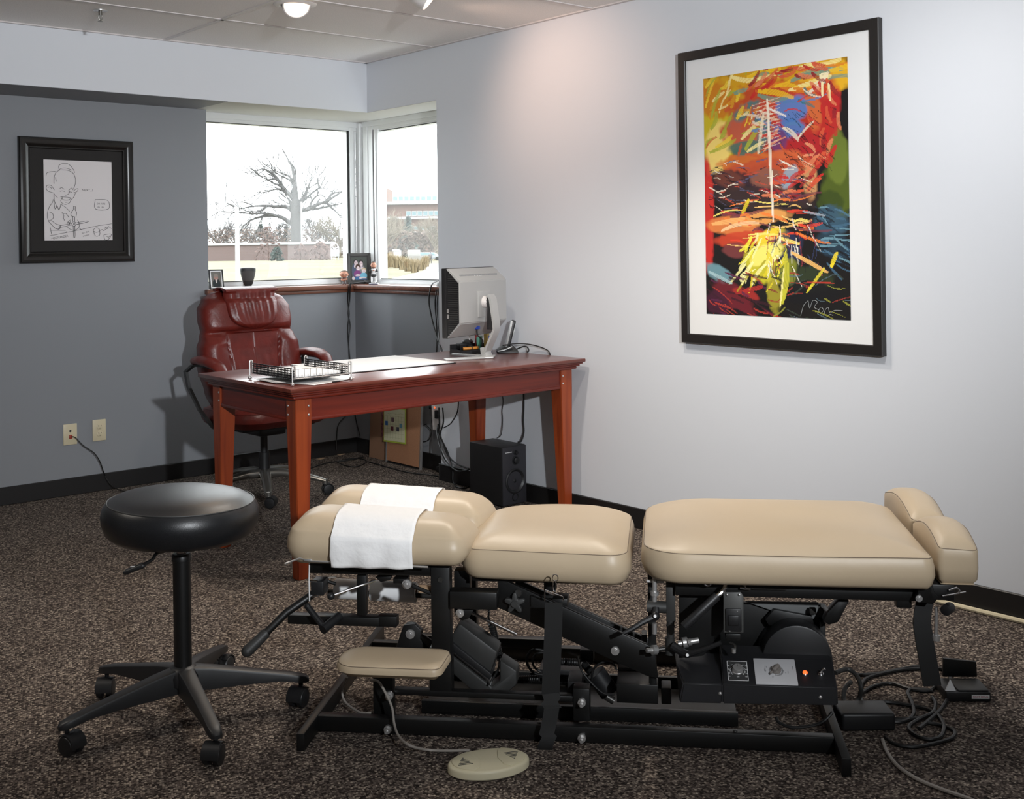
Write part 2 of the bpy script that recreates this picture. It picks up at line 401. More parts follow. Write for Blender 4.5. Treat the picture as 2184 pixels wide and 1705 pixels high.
def arc_poly(pts, seg=8):
    """pts: (x, y, radius) corners -> filleted polygon"""
    out = []; n = len(pts)
    for i in range(n):
        p = Vector(pts[i][:2]); r = pts[i][2]
        a = Vector(pts[i-1][:2]); b = Vector(pts[(i+1) % n][:2])
        if r <= 0: out.append(p); continue
        d1 = (a-p).normalized(); d2 = (b-p).normalized()
        ang = math.acos(max(-1, min(1, d1.dot(d2)))); t = r/math.tan(ang/2)
        t = min(t, 0.49*(a-p).length, 0.49*(b-p).length); r2 = t*math.tan(ang/2)
        c = p + (d1+d2).normalized()*(r2/math.sin(ang/2))
        s0 = p+d1*t-c; s1 = p+d2*t-c
        a0 = math.atan2(s0.y, s0.x); a1 = math.atan2(s1.y, s1.x); da = (a1-a0+PI) % (2*PI)-PI
        for k in range(seg+1):
            q = a0+da*k/seg; out.append(c+Vector((math.cos(q), math.sin(q)))*r2)
    return out
def resample(poly, n):
    P = [Vector(p) for p in poly]; L = [0]
    for i in range(len(P)): L.append(L[-1]+(P[(i+1) % len(P)]-P[i]).length)
    out = []; T = L[-1]; j = 0
    for k in range(n):
        s_ = T*k/n
        while L[j+1] < s_: j += 1
        f = (s_-L[j])/max(1e-9, L[j+1]-L[j]); out.append(P[j].lerp(P[(j+1) % len(P)], f))
    return out
def cushion(mb, outline, z0, zs, zt, bulge=0.006, n=96, p=3.0, under=0.03, tilt=None, seam_r=0.0015):
    """padded cushion: bottom z0, seam height zs, crown zt, outline polygon 2D. Returns seam loop points."""
    O_ = resample(outline, n)
    cx = sum(q.x for q in O_)/n; cy = sum(q.y for q in O_)/n
    x0 = min(q.x for q in O_); x1 = max(q.x for q in O_); y0 = min(q.y for q in O_); y1 = max(q.y for q in O_)
    hw = min(x1-x0, y1-y0)/2; alongx = (x1-x0) > (y1-y0)
    nrm = []
    for i in range(n):
        d = O_[(i+1) % n]-O_[i-1]; v = Vector((d.y, -d.x)).normalized()
        if v.dot(O_[i]-Vector((cx, cy))) < 0: v = -v
        nrm.append(v)
    def spine(q):
        if alongx: return Vector((min(max(q.x, x0+hw), x1-hw), (y0+y1)/2))
        return Vector(((x0+x1)/2, min(max(q.y, y0+hw), y1-hw)))
    rings = []
    side = zs-z0
    for off, z in ((-under, z0), (-0.010, z0+0.002), (0.0, z0+0.012), (bulge, z0+side*0.45), (bulge*0.8, z0+side*0.75), (0.002, zs-0.004), (0.0, zs), (-0.003, zs+0.003)):
        rings.append([Vector((O_[i].x+nrm[i].x*off, O_[i].y+nrm[i].y*off, z)) for i in range(n)])
    for t in (0.04, 0.10, 0.18, 0.28, 0.40, 0.55, 0.72, 0.9, 1.0):
        h = zs+0.003+(zt-zs-0.003)*(1-(1-t)**p)
        rr = []
        for i in range(n):
            q = O_[i]-nrm[i]*0.003; sp = spine(q); q = q.lerp(sp, t); rr.append(Vector((q.x, q.y, h)))
        rings.append(rr)
    if tilt:
        for rr in rings:
            for v in rr: v.z += tilt(v.x, v.y)*min(1.0, max(0, (v.z-z0)/(zs-z0)))
    vs = [v for rr in rings for v in rr]; fs = []
    for k in range(len(rings)-1):
        for i in range(n): fs.append((k*n+i, k*n+(i+1) % n, (k+1)*n+(i+1) % n, (k+1)*n+i))
    fs.append(tuple(range(n))[::-1])
    mb._add(vs, fs)
    return [Vector(v) + Vector((0, 0, 0.0005)) for v in rings[6]]
# ---------------------------------------------------------------- room shell
H, ZS, YL, XR = 2.463, 2.156, 0.402, 0.151
WX, WY = -0.868, -0.705        # where the window opening starts on the left wall / ends on the right wall
X0, Y0 = -6.4, -8.2
struct(MB().box((X0, Y0, -0.05), (0.45, 0.62, 0)), 'floor', 'carpet', smooth=False)
struct(MB().box((X0, Y0, H), (0.45, 0.62, H+0.08)), 'ceiling', 'ceiling', smooth=False)
struct(MB().box((0, Y0, 0), (0.42, WY, H)), 'wall_right', 'wall_white', smooth=False)
struct(MB().box((X0, YL, 0), (WX, 0.62, ZS)), 'wall_left', 'wall_grey', smooth=False)
struct(MB().box((WX, YL, 0), (XR, 0.62, 1.062)), 'wall_left_low', 'wall_grey', smooth=False)
struct(MB().box((XR, WY, 0), (0.42, 0.62, 1.062)), 'wall_right_low', 'wall_grey', smooth=False)
struct(MB().box((X0-0.1, Y0, 0), (X0, 0.62, H)), 'wall_side', 'wall_white', smooth=False)
struct(MB().box((X0, Y0-0.1, 0), (0.42, Y0, H)), 'wall_rear', 'wall_white', smooth=False)
sf = MB().box((X0, 0, ZS+0.002), (0, 0.62, H)).box((0, WY, ZS+0.002), (0.42, 0.62, H))
struct(sf, 'wall_soffit', 'wall_white', smooth=False)
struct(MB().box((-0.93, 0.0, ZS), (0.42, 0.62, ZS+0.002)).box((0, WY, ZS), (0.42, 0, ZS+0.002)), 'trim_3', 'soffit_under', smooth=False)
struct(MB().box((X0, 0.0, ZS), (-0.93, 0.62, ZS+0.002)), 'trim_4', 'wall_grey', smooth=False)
# ceiling grid: wall angle and T bars
g = MB(); th = 0.006
g.box((X0, -0.022, H-th), (0, 0, H)).box((-0.022, Y0, H-th), (0, 0, H))
for i in range(4):
    x = -1.30-i*1.27; g.box((x-0.012, Y0, H-th*0.6), (x+0.012, 0, H))
for k in range(12):
    y = -0.685-k*0.645; g.box((X0, y-0.012, H-th*0.6), (0, y+0.012, H))
struct(g, 'trim_1', 'tbar', smooth=False)
BH, BT = 0.095, 0.012
def basebd(name, a, b):
    struct(MB().box(a, b, 0.003, 1), name, 'base')
basebd('baseboard_left', (X0, YL-BT, 0), (XR, YL, BH))
basebd('baseboard_right', (-BT, Y0, 0), (0, WY+0.0, BH))
basebd('baseboard_corner', (-BT, WY, 0), (XR, WY+BT, BH))
basebd('baseboard_recess', (XR-BT, WY+BT, 0), (XR, YL-BT, BH))
# wooden window stool and apron
ZT = 1.091
s = MB()
s.prism([(-0.895, 0.36, ZT-0.029), (XR-0.04, 0.36, ZT-0.029), (XR-0.04, WY+0.003, ZT-0.029), (0.27, WY+0.003, ZT-0.029), (0.27, 0.51, ZT-0.029), (WX+0.002, 0.51, ZT-0.029), (WX+0.002, 0.402, ZT-0.029), (-0.895, 0.402, ZT-0.029)], (0, 0, 0.029), 0.004, 2)
s.box((-0.86, 0.382, 1.041), (XR-0.02, 0.402, 1.062), 0.003).box((XR-0.02, WY+0.003, 1.041), (XR, 0.402, 1.062), 0.003)
struct(s, 'trim_2', 'sillwood')
# windows: frames, gaskets, glass
WZ0, WZ1 = 1.091, ZS
w1 = MB(); xa, xb = -1.0, 0.19
w1.box((xa, 0.500, 2.122), (0.262, 0.60, WZ1)).box((xa, 0.506, 2.100), (0.262, 0.60, 2.122))
w1.box((xa, 0.500, WZ0), (0.262, 0.60, 1.112)).box((xa, 0.506, 1.112), (0.262, 0.60, 1.128))
w1.box((0.189, 0.500, 1.112), (0.219, 0.60, 2.122), 0.002).box((0.219, 0.518, 1.112), (0.244, 0.60, 2.122))
W1 = struct(w1, 'window_1', 'alu_light', smooth=False)
gk = MB().box((0.176, 0.509, 1.128), (0.1885, 0.516, 2.10)).box((xa, 0.509, 1.128), (0.19, 0.516, 1.133)).box((xa, 0.509, 2.096), (0.19, 0.516, 2.100))
tag(gk.build('window_gasket', 'gasket', W1, smooth=False))
gl = MB(); gl.box((xa, 0.516, 1.128), (0.186, 0.519, 2.10)); gl.build('window_pane', 'glass', W1, smooth=False)
w2 = MB(); ya = WY-0.25
for k, (o_, z0_, z1_) in enumerate(((0.265, 2.122, WZ1), (0.277, 2.100, 2.122), (0.289, 2.088, 2.100), (0.265, WZ0, 1.100), (0.279, 1.100, 1.114), (0.293, 1.114, 1.122))):
    w2.box((o_, WY+0.001, z0_), (0.36, 0.49 if k in (0, 1, 3, 4) else 0.34, z1_))
w2.box((0.265, 0.408, 1.10), (0.34, 0.46, 2.122), 0.002).box((0.280, 0.46, 1.10), (0.34, 0.487, 2.122)).box((0.272, 0.359, 1.10), (0.34, 0.408, 2.122), 0.002)
w2.box((0.278, 0.300, 1.114), (0.34, 0.320, 2.10)).box((0.272, 0.322, 1.114), (0.34, 0.342, 2.10))
w2.box((0.244, 0.470, 1.091), (0.285, 0.52, 2.15), 0.004)
W2 = struct(w2, 'window_2', 'alu_light', smooth=False)
gk = MB().box((0.278, 0.342, 1.114), (0.283, 0.359, 2.10)).box((0.2875, WY+0.001, 1.121), (0.2915, 0.30, 1.126)).box((0.2875, WY+0.001, 2.084), (0.2915, 0.30, 2.089))
gk.build('window_gasket', 'gasket', W2, smooth=False)
gl = MB(); gl.box((0.2915, WY+0.001, 1.12), (0.2945, 0.342, 2.09)); gl.build('window_pane', 'glass', W2, smooth=False)

# ---------------------------------------------------------------- outdoors, seen through the corner window
GZ = 0.6
def gmat(name, c1, c2, c3, scale):
    ma = bpy.data.materials.new(name); ma.use_nodes = True
    N = ma.node_tree.nodes; L = ma.node_tree.links; b = N['Principled BSDF']
    tc = N.new('ShaderNodeTexCoord'); n = N.new('ShaderNodeTexNoise'); n.inputs['Scale'].default_value = scale; n.inputs['Detail'].default_value = 6
    mp = N.new('ShaderNodeMapping'); mp.inputs['Rotation'].default_value = (0, 0, 0.86); mp.inputs['Scale'].default_value = (1, 0.35, 1)
    L.new(tc.outputs['Object'], mp.inputs['Vector']); L.new(mp.outputs['Vector'], n.inputs['Vector'])
    r = N.new('ShaderNodeValToRGB'); L.new(n.outputs['Fac'], r.inputs['Fac']); e = r.color_ramp.elements
    e[0].position = 0.35; e[0].color = (*c1, 1); e[1].position = 0.68; e[1].color = (*c3, 1); k = e.new(0.5); k.color = (*c2, 1)
    L.new(r.outputs['Color'], b.inputs['Base Color']); b.inputs['Roughness'].default_value = 1.0
    return ma
M['lawn'] = gmat('winter_lawn', (0.111, 0.104, 0.060), (0.140, 0.126, 0.074), (0.153, 0.134, 0.091), 0.5)
M['brick'] = brick_mat('red_brick', (0.119, 0.081, 0.072), (0.136, 0.091, 0.083), (0.140, 0.115, 0.106), 0.22, 0.08)
M['brick_far'] = brick_mat('orange_brick', (0.153, 0.085, 0.066), (0.170, 0.096, 0.074), (0.162, 0.111, 0.089), 0.6, 0.3)
M['stone'] = mat('pale_limestone', (0.213, 0.204, 0.191), 0.9)
M['white_paint'] = mat('white_outdoor_paint', (0.319, 0.319, 0.319), 0.7)
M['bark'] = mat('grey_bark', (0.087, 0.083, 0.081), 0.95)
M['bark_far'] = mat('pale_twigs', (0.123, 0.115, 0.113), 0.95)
M['bark_tan'] = mat('tan_twigs', (0.162, 0.136, 0.102), 0.95)
M['evergreen'] = mat('evergreen_foliage', (0.055, 0.072, 0.062), 0.95, noise=(2, 0.3, 4))
M['russet'] = mat('russet_shrub', (0.102, 0.066, 0.055), 0.95, noise=(3, 0.3, 4))
M['straw'] = mat('straw_grass', (0.213, 0.162, 0.094), 0.95)
M['path'] = mat('pale_concrete', (0.234, 0.221, 0.213), 0.95)
M['win_blue'] = mat('blue_glazing', (0.106, 0.179, 0.191), 0.2)
M['carbody'] = mat('white_car_paint', (0.213, 0.221, 0.234), 0.3)
M['cloth_grey'] = mat('grey_jacket', (0.111, 0.115, 0.132), 0.9)
M['cloth_dark'] = mat('dark_trousers', (0.064, 0.060, 0.068), 0.9)

lw = MB(); lw.quad((-60, 0.9, GZ), (400, 0.9, GZ), (400, 400, GZ), (-60, 400, GZ)); lw.quad((0.9, -60, GZ), (400, -60, GZ), (400, 0.9, GZ), (0.9, 0.9, GZ))
struct(lw, 'lawn', 'lawn', smooth=False)
def gpt(px, dep, dz=0.0):
    """point on the lawn seen in column px at the given depth"""
    p = far(px, 500, dep); return Vector((p.x, p.y, GZ+dz))
def at_h(px, py, dep): return far(px, py, dep)
# brick wall
D = 80.0
a, b = gpt(380, D), gpt(703, D)
top = far(560, 523, D).z
dv = (b-a).normalized(); nv = Vector((-dv.y, dv.x, 0))
root = thing('garden_wall', 'long low red brick wall with a white coping across the lawn', 'wall', a, math.atan2(dv.y, dv.x))
MB().box((0, 0, 0), ((b-a).length, 0.5, top-GZ)).build('brickwork', 'brick', root, smooth=False)
MB().box((-0.1, -0.12, top-GZ), ((b-a).length+0.12, 0.62, top-GZ+0.17), 0.03).build('coping', 'white_paint', root)

def pole(px, dep, ytop, r, label, mname='white_paint', name='reflection_post', head=None):
    p = gpt(px, dep); z = far(px, ytop, dep).z
    mb = MB().cyl((0, 0, 0), (0, 0, z-GZ), r, r*0.8, 12)
    if head: mb.ball((0, 0, z-GZ), head, 10)
    t = mb.build(name, mname, loc=p); tag(t, label, 'pole')
    return t
pole(506, 21, 441, 0.048, 'thick white post standing in for a reflection in the window glass')  # added post that imitates a white reflection in the glass
pole(643.5, 86, 430, 0.075, 'slim white flagpole standing right of the big bare tree trunk', name='flagpole')
up = pole(736, 60, 470, 0.085, 'grey utility pole with white lower part right of the brick wall', 'bark', name='utility_pole')
MB().cyl((0, 0, 0), (0, 0, 1.55), 0.105, 0.1, 12).box((-0.35, -0.06, 1.3), (-0.16, 0.0, 1.75)).build('pole_sleeve', 'white_paint', up)

def shrub(px, dep, w, h, mname, label, n=260, seed=1, name='shrub', g=None, leaf=0.09):
    rnd = random.Random(seed); p = gpt(px, dep); mb = MB()
    for i in range(n):
        th_ = rnd.uniform(0, 2*PI); rr = rnd.uniform(0.1, 1)**0.5*w*0.5; zz = rnd.uniform(0.02, 1)*h
        k = math.sqrt(max(0.03, 1-(zz/h)**2)) if name != 'conifer' else max(0.05, 1-zz/h)
        c = Vector((math.cos(th_)*rr*k, math.sin(th_)*rr*k, zz)); s_ = leaf*rnd.uniform(0.6, 1.6)
        d1 = Vector((rnd.uniform(-1, 1), rnd.uniform(-1, 1), rnd.uniform(-1, 1))).normalized()*s_; d2 = d1.orthogonal().normalized()*s_*0.7
        mb._add([c-d1, c-d2, c+d1, c+d2], [(0,1,2,3)])
    mb.cyl((0, 0, 0), (0, 0, h*0.5), 0.05, 0.02, 6)
    t = mb.build(name, mname, loc=p, smooth=False); tag(t, label, 'shrub' if name != 'conifer' else 'tree', g); return t
shrub(572, 77.3, 1.9, 2.3, 'russet', 'tall russet shrub at the brick wall left of centre', seed=2)
shrub(590, 74, 0.9, 0.9, 'evergreen', 'small green shrub at the foot of the brick wall', seed=9)
shrub(640, 78, 1.3, 1.1, 'russet', 'small russet shrub below the big tree at the brick wall', n=150, seed=3)
shrub(682, 77, 1.6, 1.2, 'russet', 'dark red rounded shrub at the right end of the brick wall', seed=4)
# sign board
p = gpt(714, 74); d_ = Vector((Rt.x, Rt.y, 0)).normalized()
t = MB().box((-0.28, -0.03, 0.25), (0.28, 0.03, 0.66)).box((-0.25, -0.02, 0), (-0.2, 0.02, 0.3)).box((0.2, -0.02, 0), (0.25, 0.02, 0.3)).build('yard_sign', 'white_paint', loc=p, rot=(0, 0, math.atan2(d_.y, d_.x)), smooth=False)
tag(t, 'small white yard sign just right of the brick wall', 'sign')

# bare trees -------------------------------------------------
def limb(mb, pts, r0, r1, n=6, smooth=3):
    m_ = len(pts); mb.tube(pts, [r0+(r1-r0)*i/(m_-1) for i in range(m_)], n, smooth)
def twigs(mb, p, d, L, r, depth, rnd, spread=0.6, kids=3, grav=0.0):
    q = p; pts = [q.copy()]
    for k in range(3):
        d = (d+Vector((rnd.uniform(-1, 1), rnd.uniform(-1, 1), rnd.uniform(-1, 1)))*0.22+Vector((0, 0, grav))).normalized(); q = q+d*L/3; pts.append(q.copy())
    mb.tube(pts, [r, r*0.85, r*0.7, r*0.55], 4 if depth < 2 else 6)
    if depth <= 0: return
    for k in range(kids):
        t = rnd.uniform(0.35, 1.0); i = min(2, int(t*3)); b_ = pts[i].lerp(pts[i+1], t*3-i)
        nd = (d+Vector((rnd.uniform(-1, 1), rnd.uniform(-1, 1), rnd.uniform(-0.6, 1)))*spread).normalized()
        twigs(mb, b_, nd, L*rnd.uniform(0.5, 0.75), r*0.55, depth-1, rnd, spread, kids, grav)
D = 88.0
def T(x, y, dd=0.0): return far(x, y, D+dd)
base = gpt(634, D)
root = thing('oak_tree', 'big bare spreading tree standing behind the brick wall', 'tree', base)
tm = MB(); inv = lambda P: [q-base for q in P]
tm.tube(inv([gpt(635, D), T(633, 500), T(631, 470), T(630, 440), T(630, 425)]), [0.52, 0.46, 0.42, 0.38, 0.30], 12, 3)
tm.tube(inv([T(630, 430), T(629, 405), T(628, 385), T(626, 368), T(621, 352), T(612, 336), T(604, 320)]), [0.28, 0.21, 0.17, 0.13, 0.085, 0.05, 0.025], 10, 3)
tm.build('trunk', 'bark', root)
rnd = random.Random(5)
limbs = [
 [(631, 432), (621, 418), (607, 405), (596, 388), (583, 372), (566, 362), (556, 361)],
 [(607, 405), (598, 396), (585, 392), (572, 384), (556, 377), (542, 372)],
 [(628, 398), (620, 386), (606, 378), (592, 372), (586, 366)],
 [(625, 388), (617, 377), (604, 371), (588, 366)],
 [(628, 375), (631, 366), (629, 358)],
 [(596, 390), (588, 382), (571, 383), (560, 378)],
 [(612, 415), (604, 407), (594, 403), (584, 405), (566, 410), (545, 416)],
 [(629, 458), (620, 446), (608, 441), (590, 441), (568, 439), (540, 440), (512, 446)],
 [(568, 440), (560, 448), (545, 452), (525, 450), (510, 444)],
 [(629, 480), (618, 475), (603, 465), (585, 460), (560, 462), (535, 470), (516, 485)],
 [(590, 460), (565, 455), (540, 456), (510, 453), (480, 452), (465, 452)],
 [(500, 441), (490, 436), (482, 432)],
 [(628, 452), (622, 438), (617, 428), (612, 420)],
 [(634, 445), (640, 432), (648, 420), (655, 404), (662, 388)],
 [(640, 435), (652, 424), (668, 410), (682, 402), (690, 402)],
 [(682, 402), (678, 388), (679, 376)],
 [(637, 455), (645, 448), (660, 446), (678, 436), (695, 430), (715, 418), (735, 404), (745, 396)],
 [(660, 446), (665, 430), (676, 418), (686, 416), (694, 424)],
 [(700, 427), (708, 414), (722, 410), (742, 408)],
 [(665, 447), (685, 444), (705, 440), (725, 435), (742, 425)],
 [(695, 432), (708, 444), (718, 453), (726, 464)],
 [(650, 424), (655, 408), (652, 396)],
]
for j, L_ in enumerate(limbs):
    lm = MB(); dd = rnd.uniform(-1.0, 1.0)
    P = inv([T(x, y, dd*i/len(L_)) for i, (x, y) in enumerate(L_)])
    big = j in (0, 7, 9, 16, 12, 13)
    r0 = 0.24 if big else 0.11
    lm.tube(P, [r0*(1-0.85*i/(len(P)-1)) for i in range(len(P))], 6, 3)
    for i in range(1, len(P)):
        for q in range(3 if big else 2):
            d0 = (P[i]-P[i-1]).normalized()
            nd = (d0+Vector((rnd.uniform(-1, 1), rnd.uniform(-1, 1), rnd.uniform(-0.8, 1)))*0.8).normalized()
            twigs(lm, P[i], nd, rnd.uniform(0.9, 1.9), 0.035, 1, rnd, 0.7, 3)
    lm.build('branch', 'bark', root)
def bare_tree(px, dep, ytop, label, mname, seed, name='bare_tree', wide=1.0, g='bare trees behind the brick wall'):
    rnd = random.Random(seed); p = gpt(px, dep); h = far(px, ytop, dep).z-GZ; mb = MB()
    mb.tube([(0, 0, 0), (0.1, 0, h*0.25), (0, 0.1, h*0.45)], [h*0.032, h*0.026, h*0.02], 6)
    for k in range(13):
        a_ = rnd.uniform(0, 2*PI); st = Vector((0, 0, h*rnd.uniform(0.18, 0.5)))
        d = Vector((math.cos(a_)*wide, math.sin(a_)*wide, rnd.uniform(0.5, 1.4))).normalized()
        twigs(mb, st, d, h*rnd.uniform(0.28, 0.42), h*0.017, 3, rnd, 0.75, 4)
    t = mb.build(name, mname, loc=p, smooth=False); tag(t, label, 'tree', g); return t
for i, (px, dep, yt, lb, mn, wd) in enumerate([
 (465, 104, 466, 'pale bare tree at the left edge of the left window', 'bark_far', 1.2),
 (500, 112, 458, 'bare tree seen just left of the white reflection post', 'bark_far', 1.2),
 (540, 102, 462, 'bare tree seen right of the white reflection post', 'bark_far', 1.1),
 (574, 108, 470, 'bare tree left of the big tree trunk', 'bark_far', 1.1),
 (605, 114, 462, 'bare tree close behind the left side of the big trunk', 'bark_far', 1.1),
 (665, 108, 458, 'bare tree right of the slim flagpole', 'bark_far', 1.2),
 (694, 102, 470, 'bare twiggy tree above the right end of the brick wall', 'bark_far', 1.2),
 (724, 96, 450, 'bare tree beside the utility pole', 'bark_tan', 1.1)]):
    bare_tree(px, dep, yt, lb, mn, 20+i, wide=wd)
shrub(556, 125, 5.2, 3.5, 'evergreen', 'dull green conifer clump left of the big tree', 420, 31, 'conifer', leaf=0.22)
shrub(612, 122, 3.5, 3.2, 'evergreen', 'dark green conifer just behind the big trunk', 330, 32, 'conifer', leaf=0.22)
hedge = MB(); rnd = random.Random(8)
pa, pb = gpt(420, 96), gpt(745, 96)
for i in range(4200):
    c = pa.lerp(pb, rnd.random())+Vector((0, 0, rnd.random()**1.3*2.5)); d1 = Vector((rnd.uniform(-1, 1), rnd.uniform(-1, 1), rnd.uniform(-1, 1))).normalized()*rnd.uniform(0.05, 0.14); d2 = d1.orthogonal()*0.6
    hedge._add([c-d1, c-d2, c+d1, c+d2], [(0,1,2,3)])
tag(hedge.build('brush', mat('dry_brush', (0.170, 0.132, 0.111), 1.0), smooth=False), 'low tan brush running behind the brick wall', 'bushes', kind='stuff')

# right-hand window view -------------------------------------
D = 150.0
ang = math.atan2(-0.652, 0.758)
o = gpt(803, D)
bl = thing('office_building', 'orange brick office building with white bands and blue windows', 'building', o, ang)
def bz(y): return far(860, y, D).z-GZ
bw = (far(945, 500, D)-far(803, 500, D)).length+6
u_ = lambda px: (px-803)/FPX*D
MB().box((u_(826), 0, 0), (bw, 10, bz(436))).box((u_(799), -1.0, 0), (u_(822.5), 10, bz(399))).build('wall', 'brick_far', bl, smooth=False)
for y0_, y1_ in ((431, 437), (463, 468), (494, 498)):
    MB().box((u_(797), -1.2, bz(y1_)), (bw, -0.05, bz(y0_)), 0.05).build('white_band', 'white_paint', bl, smooth=False)
for y0_, y1_, xs in ((417, 431, (838, 850, 862, 874, 886, 898, 910, 922)), (449, 463, (866, 878, 890, 902, 914, 926)), (481, 493, (870, 882, 894, 906, 918))):
    for x_ in xs:
        w_ = MB().box((u_(x_)+0.04, -0.12, bz(y1_)+0.1), (u_(x_+11.4), -0.02, bz(y0_)-0.1)).build('window', 'white_paint', bl, smooth=False)
        MB().box((u_(x_)+0.12, -0.16, bz(y1_)+0.2), (u_(x_+11.4)-0.08, -0.10, bz(y0_)-0.2)).build('pane', 'win_blue', w_, smooth=False)
for i, (px, dep, yt, lb, mn) in enumerate([
 (818, 66, 455, 'tan bare tree at the left edge of the right window', 'bark_tan'),
 (842, 72, 452, 'tan twiggy tree in front of the office building', 'bark_tan'),
 (900, 76, 470, 'bare brown tree right of the conifer by the building', 'bark_tan'),
 (928, 66, 462, 'brown twiggy tree at the right edge of the right window', 'bark_tan')]):
    bare_tree(px, dep, yt, lb, mn, 50+i, g='bare trees before the office building')
shrub(870, 88, 2.3, 3.1, 'evergreen', 'dark green conifer in front of the orange building', 420, 41, 'conifer', leaf=0.2)
hg = MB(); pa, pb = gpt(806, 70), gpt(950, 70)
for i in range(900):
    c = pa.lerp(pb, rnd.random())+Vector((0, 0, rnd.random()**0.8*1.75)); d1 = Vector((rnd.uniform(-1, 1), rnd.uniform(-1, 1), rnd.uniform(-1, 1))).normalized()*rnd.uniform(0.08, 0.2); d2 = d1.orthogonal()*0.6
    hg._add([c-d1, c-d2, c+d1, c+d2], [(0,1,2,3)])
tag(hg.build('hedge', mat('brown_hedge', (0.140, 0.106, 0.085), 1.0), smooth=False), 'brown leafless hedge in front of the office building', 'hedge', kind='stuff')
# ornamental grasses
for i, (px, dep, hh) in enumerate([(812, 40, .58), (822, 42, .62), (834, 43, .55), (845, 41, .48), (857, 38, .45), (870, 35, .42), (884, 33, .40), (899, 36.5, .38), (907, 42, .45)]):
    rnd = random.Random(70+i); mb = MB()
    for k in range(150):
        a_ = rnd.uniform(0, 2*PI); rr = rnd.uniform(0, 0.12); ln = hh*rnd.uniform(0.6, 1.15); lean = rnd.uniform(0.05, 0.45)
        b0 = Vector((math.cos(a_)*rr, math.sin(a_)*rr, 0)); t1 = b0+Vector((math.cos(a_)*lean*ln*0.5, math.sin(a_)*lean*ln*0.5, ln*0.6)); t2 = b0+Vector((math.cos(a_)*lean*ln*1.2, math.sin(a_)*lean*ln*1.2, ln))
        sd = Vector((-math.sin(a_), math.cos(a_), 0))*0.012
        mb._add([b0-sd, b0+sd, t1+sd, t1-sd, t2], [(0,1,2,3), (3,2,4)])
    t = mb.build('ornamental_grass', 'straw', loc=gpt(px, dep), smooth=False)
    tag(t, ['straw clump of grass at the left edge of the bed outside', 'tall straw grass clump second from the left edge of the bed', 'straw grass clump third from the left in the bed', 'straw grass clump left of the low white block', 'straw grass clump just left of the stone slab', 'short straw clump at the left foot of the stone slab', 'short straw clump in front of the stone slab', 'short straw clump at the right foot of the stone slab', 'last straw clump beside the walking person'][i], 'grass', 'ornamental grass clumps in the bed')
t = MB().box((-0.26, -0.1, 0), (0.26, 0.1, far(882, 533, 47).z-GZ), 0.02).build('stone_slab', 'stone', loc=gpt(882, 47), rot=(0, 0, ang)); tag(t, 'upright grey stone slab standing among the straw grasses', 'stone')
t = MB().box((-0.2, -0.1, 0), (0.2, 0.1, 0.62), 0.02).box((-0.27, -0.12, 0.55), (0.1, 0.12, 0.66), 0.02).build('white_block', 'white_paint', loc=gpt(847, 60), rot=(0, 0, ang)); tag(t, 'low white block left of the stone slab', 'block')
pth = MB(); pth.prism([gpt(806, 24, 0.005), gpt(990, 24, 0.005), gpt(990, 50, 0.005), gpt(918, 50, 0.005), gpt(900, 34, 0.005)], (0, 0, 0.015))
struct(pth, 'footpath', 'path', smooth=False)
# parked car
cr = thing('parked_car', 'white car parked behind the stone slab by the hedge', 'car', gpt(910, 64), ang)
cb = MB(); cb.prism([(-0.95, -0.35, 0.10), (0.95, -0.35, 0.10), (0.97, -0.35, 0.26), (0.62, -0.35, 0.30), (0.42, -0.35, 0.46), (-0.40, -0.35, 0.47), (-0.66, -0.35, 0.31), (-0.95, -0.35, 0.28)], (0, 0.8, 0), 0.02)
cb.build('body', 'carbody', cr)
MB().prism([(0.54, -0.36, 0.31), (0.38, -0.36, 0.44), (-0.37, -0.36, 0.45), (-0.58, -0.36, 0.31)], (0, 0.82, 0)).build('glazing', 'win_blue', cr, smooth=False)
for x_ in (-0.58, 0.6):
    for y_ in (-0.36, 0.30): MB().cyl((x_, y_, 0.11), (x_, y_+0.15, 0.11), 0.11, n=16).build('wheel', 'plastic', cr)
# walking person
pr_ = gpt(917.5, 52); hgt = far(917, 537, 52).z-GZ
k = hgt/1.72
pe = thing('person', 'person in grey jacket and dark trousers walking on the pale path', 'person', pr_, ang)
bd = MB(); S_ = lambda *a_: Vector(a_)*k
bd.tube([S_(-0.10, 0, 0.04), S_(-0.09, 0.02, 0.45), S_(-0.07, 0, 0.88)], [0.05*k, 0.06*k, 0.09*k], 8, 2); bd.tube([S_(0.10, 0.08, 0.04), S_(0.08, 0.03, 0.45), S_(0.07, 0, 0.88)], [0.05*k, 0.06*k, 0.09*k], 8, 2)
bd.lathe([(0.14*k, 0.84*k), (0.16*k, 1.0*k), (0.17*k, 1.2*k), (0.19*k, 1.38*k), (0.10*k, 1.46*k), (0.05*k, 1.5*k), (0.06*k, 1.54*k), (0.085*k, 1.62*k), (0.07*k, 1.70*k), (0.02*k, 1.74*k)], n=14, sy=0.7)
bd.build('body', 'cloth_dark', pe)
jk = MB().lathe([(0.175*k, 0.82*k), (0.18*k, 1.0*k), (0.19*k, 1.2*k), (0.21*k, 1.38*k), (0.11*k, 1.48*k), (0.06*k, 1.50*k)], n=14, sy=0.75)
jk.tube([S_(-0.2, 0, 1.38), S_(-0.25, 0.02, 1.1), S_(-0.22, 0.12, 0.86)], [0.06*k, 0.05*k, 0.04*k], 8, 2); jk.tube([S_(0.2, 0, 1.38), S_(0.25, -0.02, 1.1), S_(0.2, -0.1, 0.88)], [0.06*k, 0.05*k, 0.04*k], 8, 2)
jk.build('jacket', 'cloth_grey', pe)
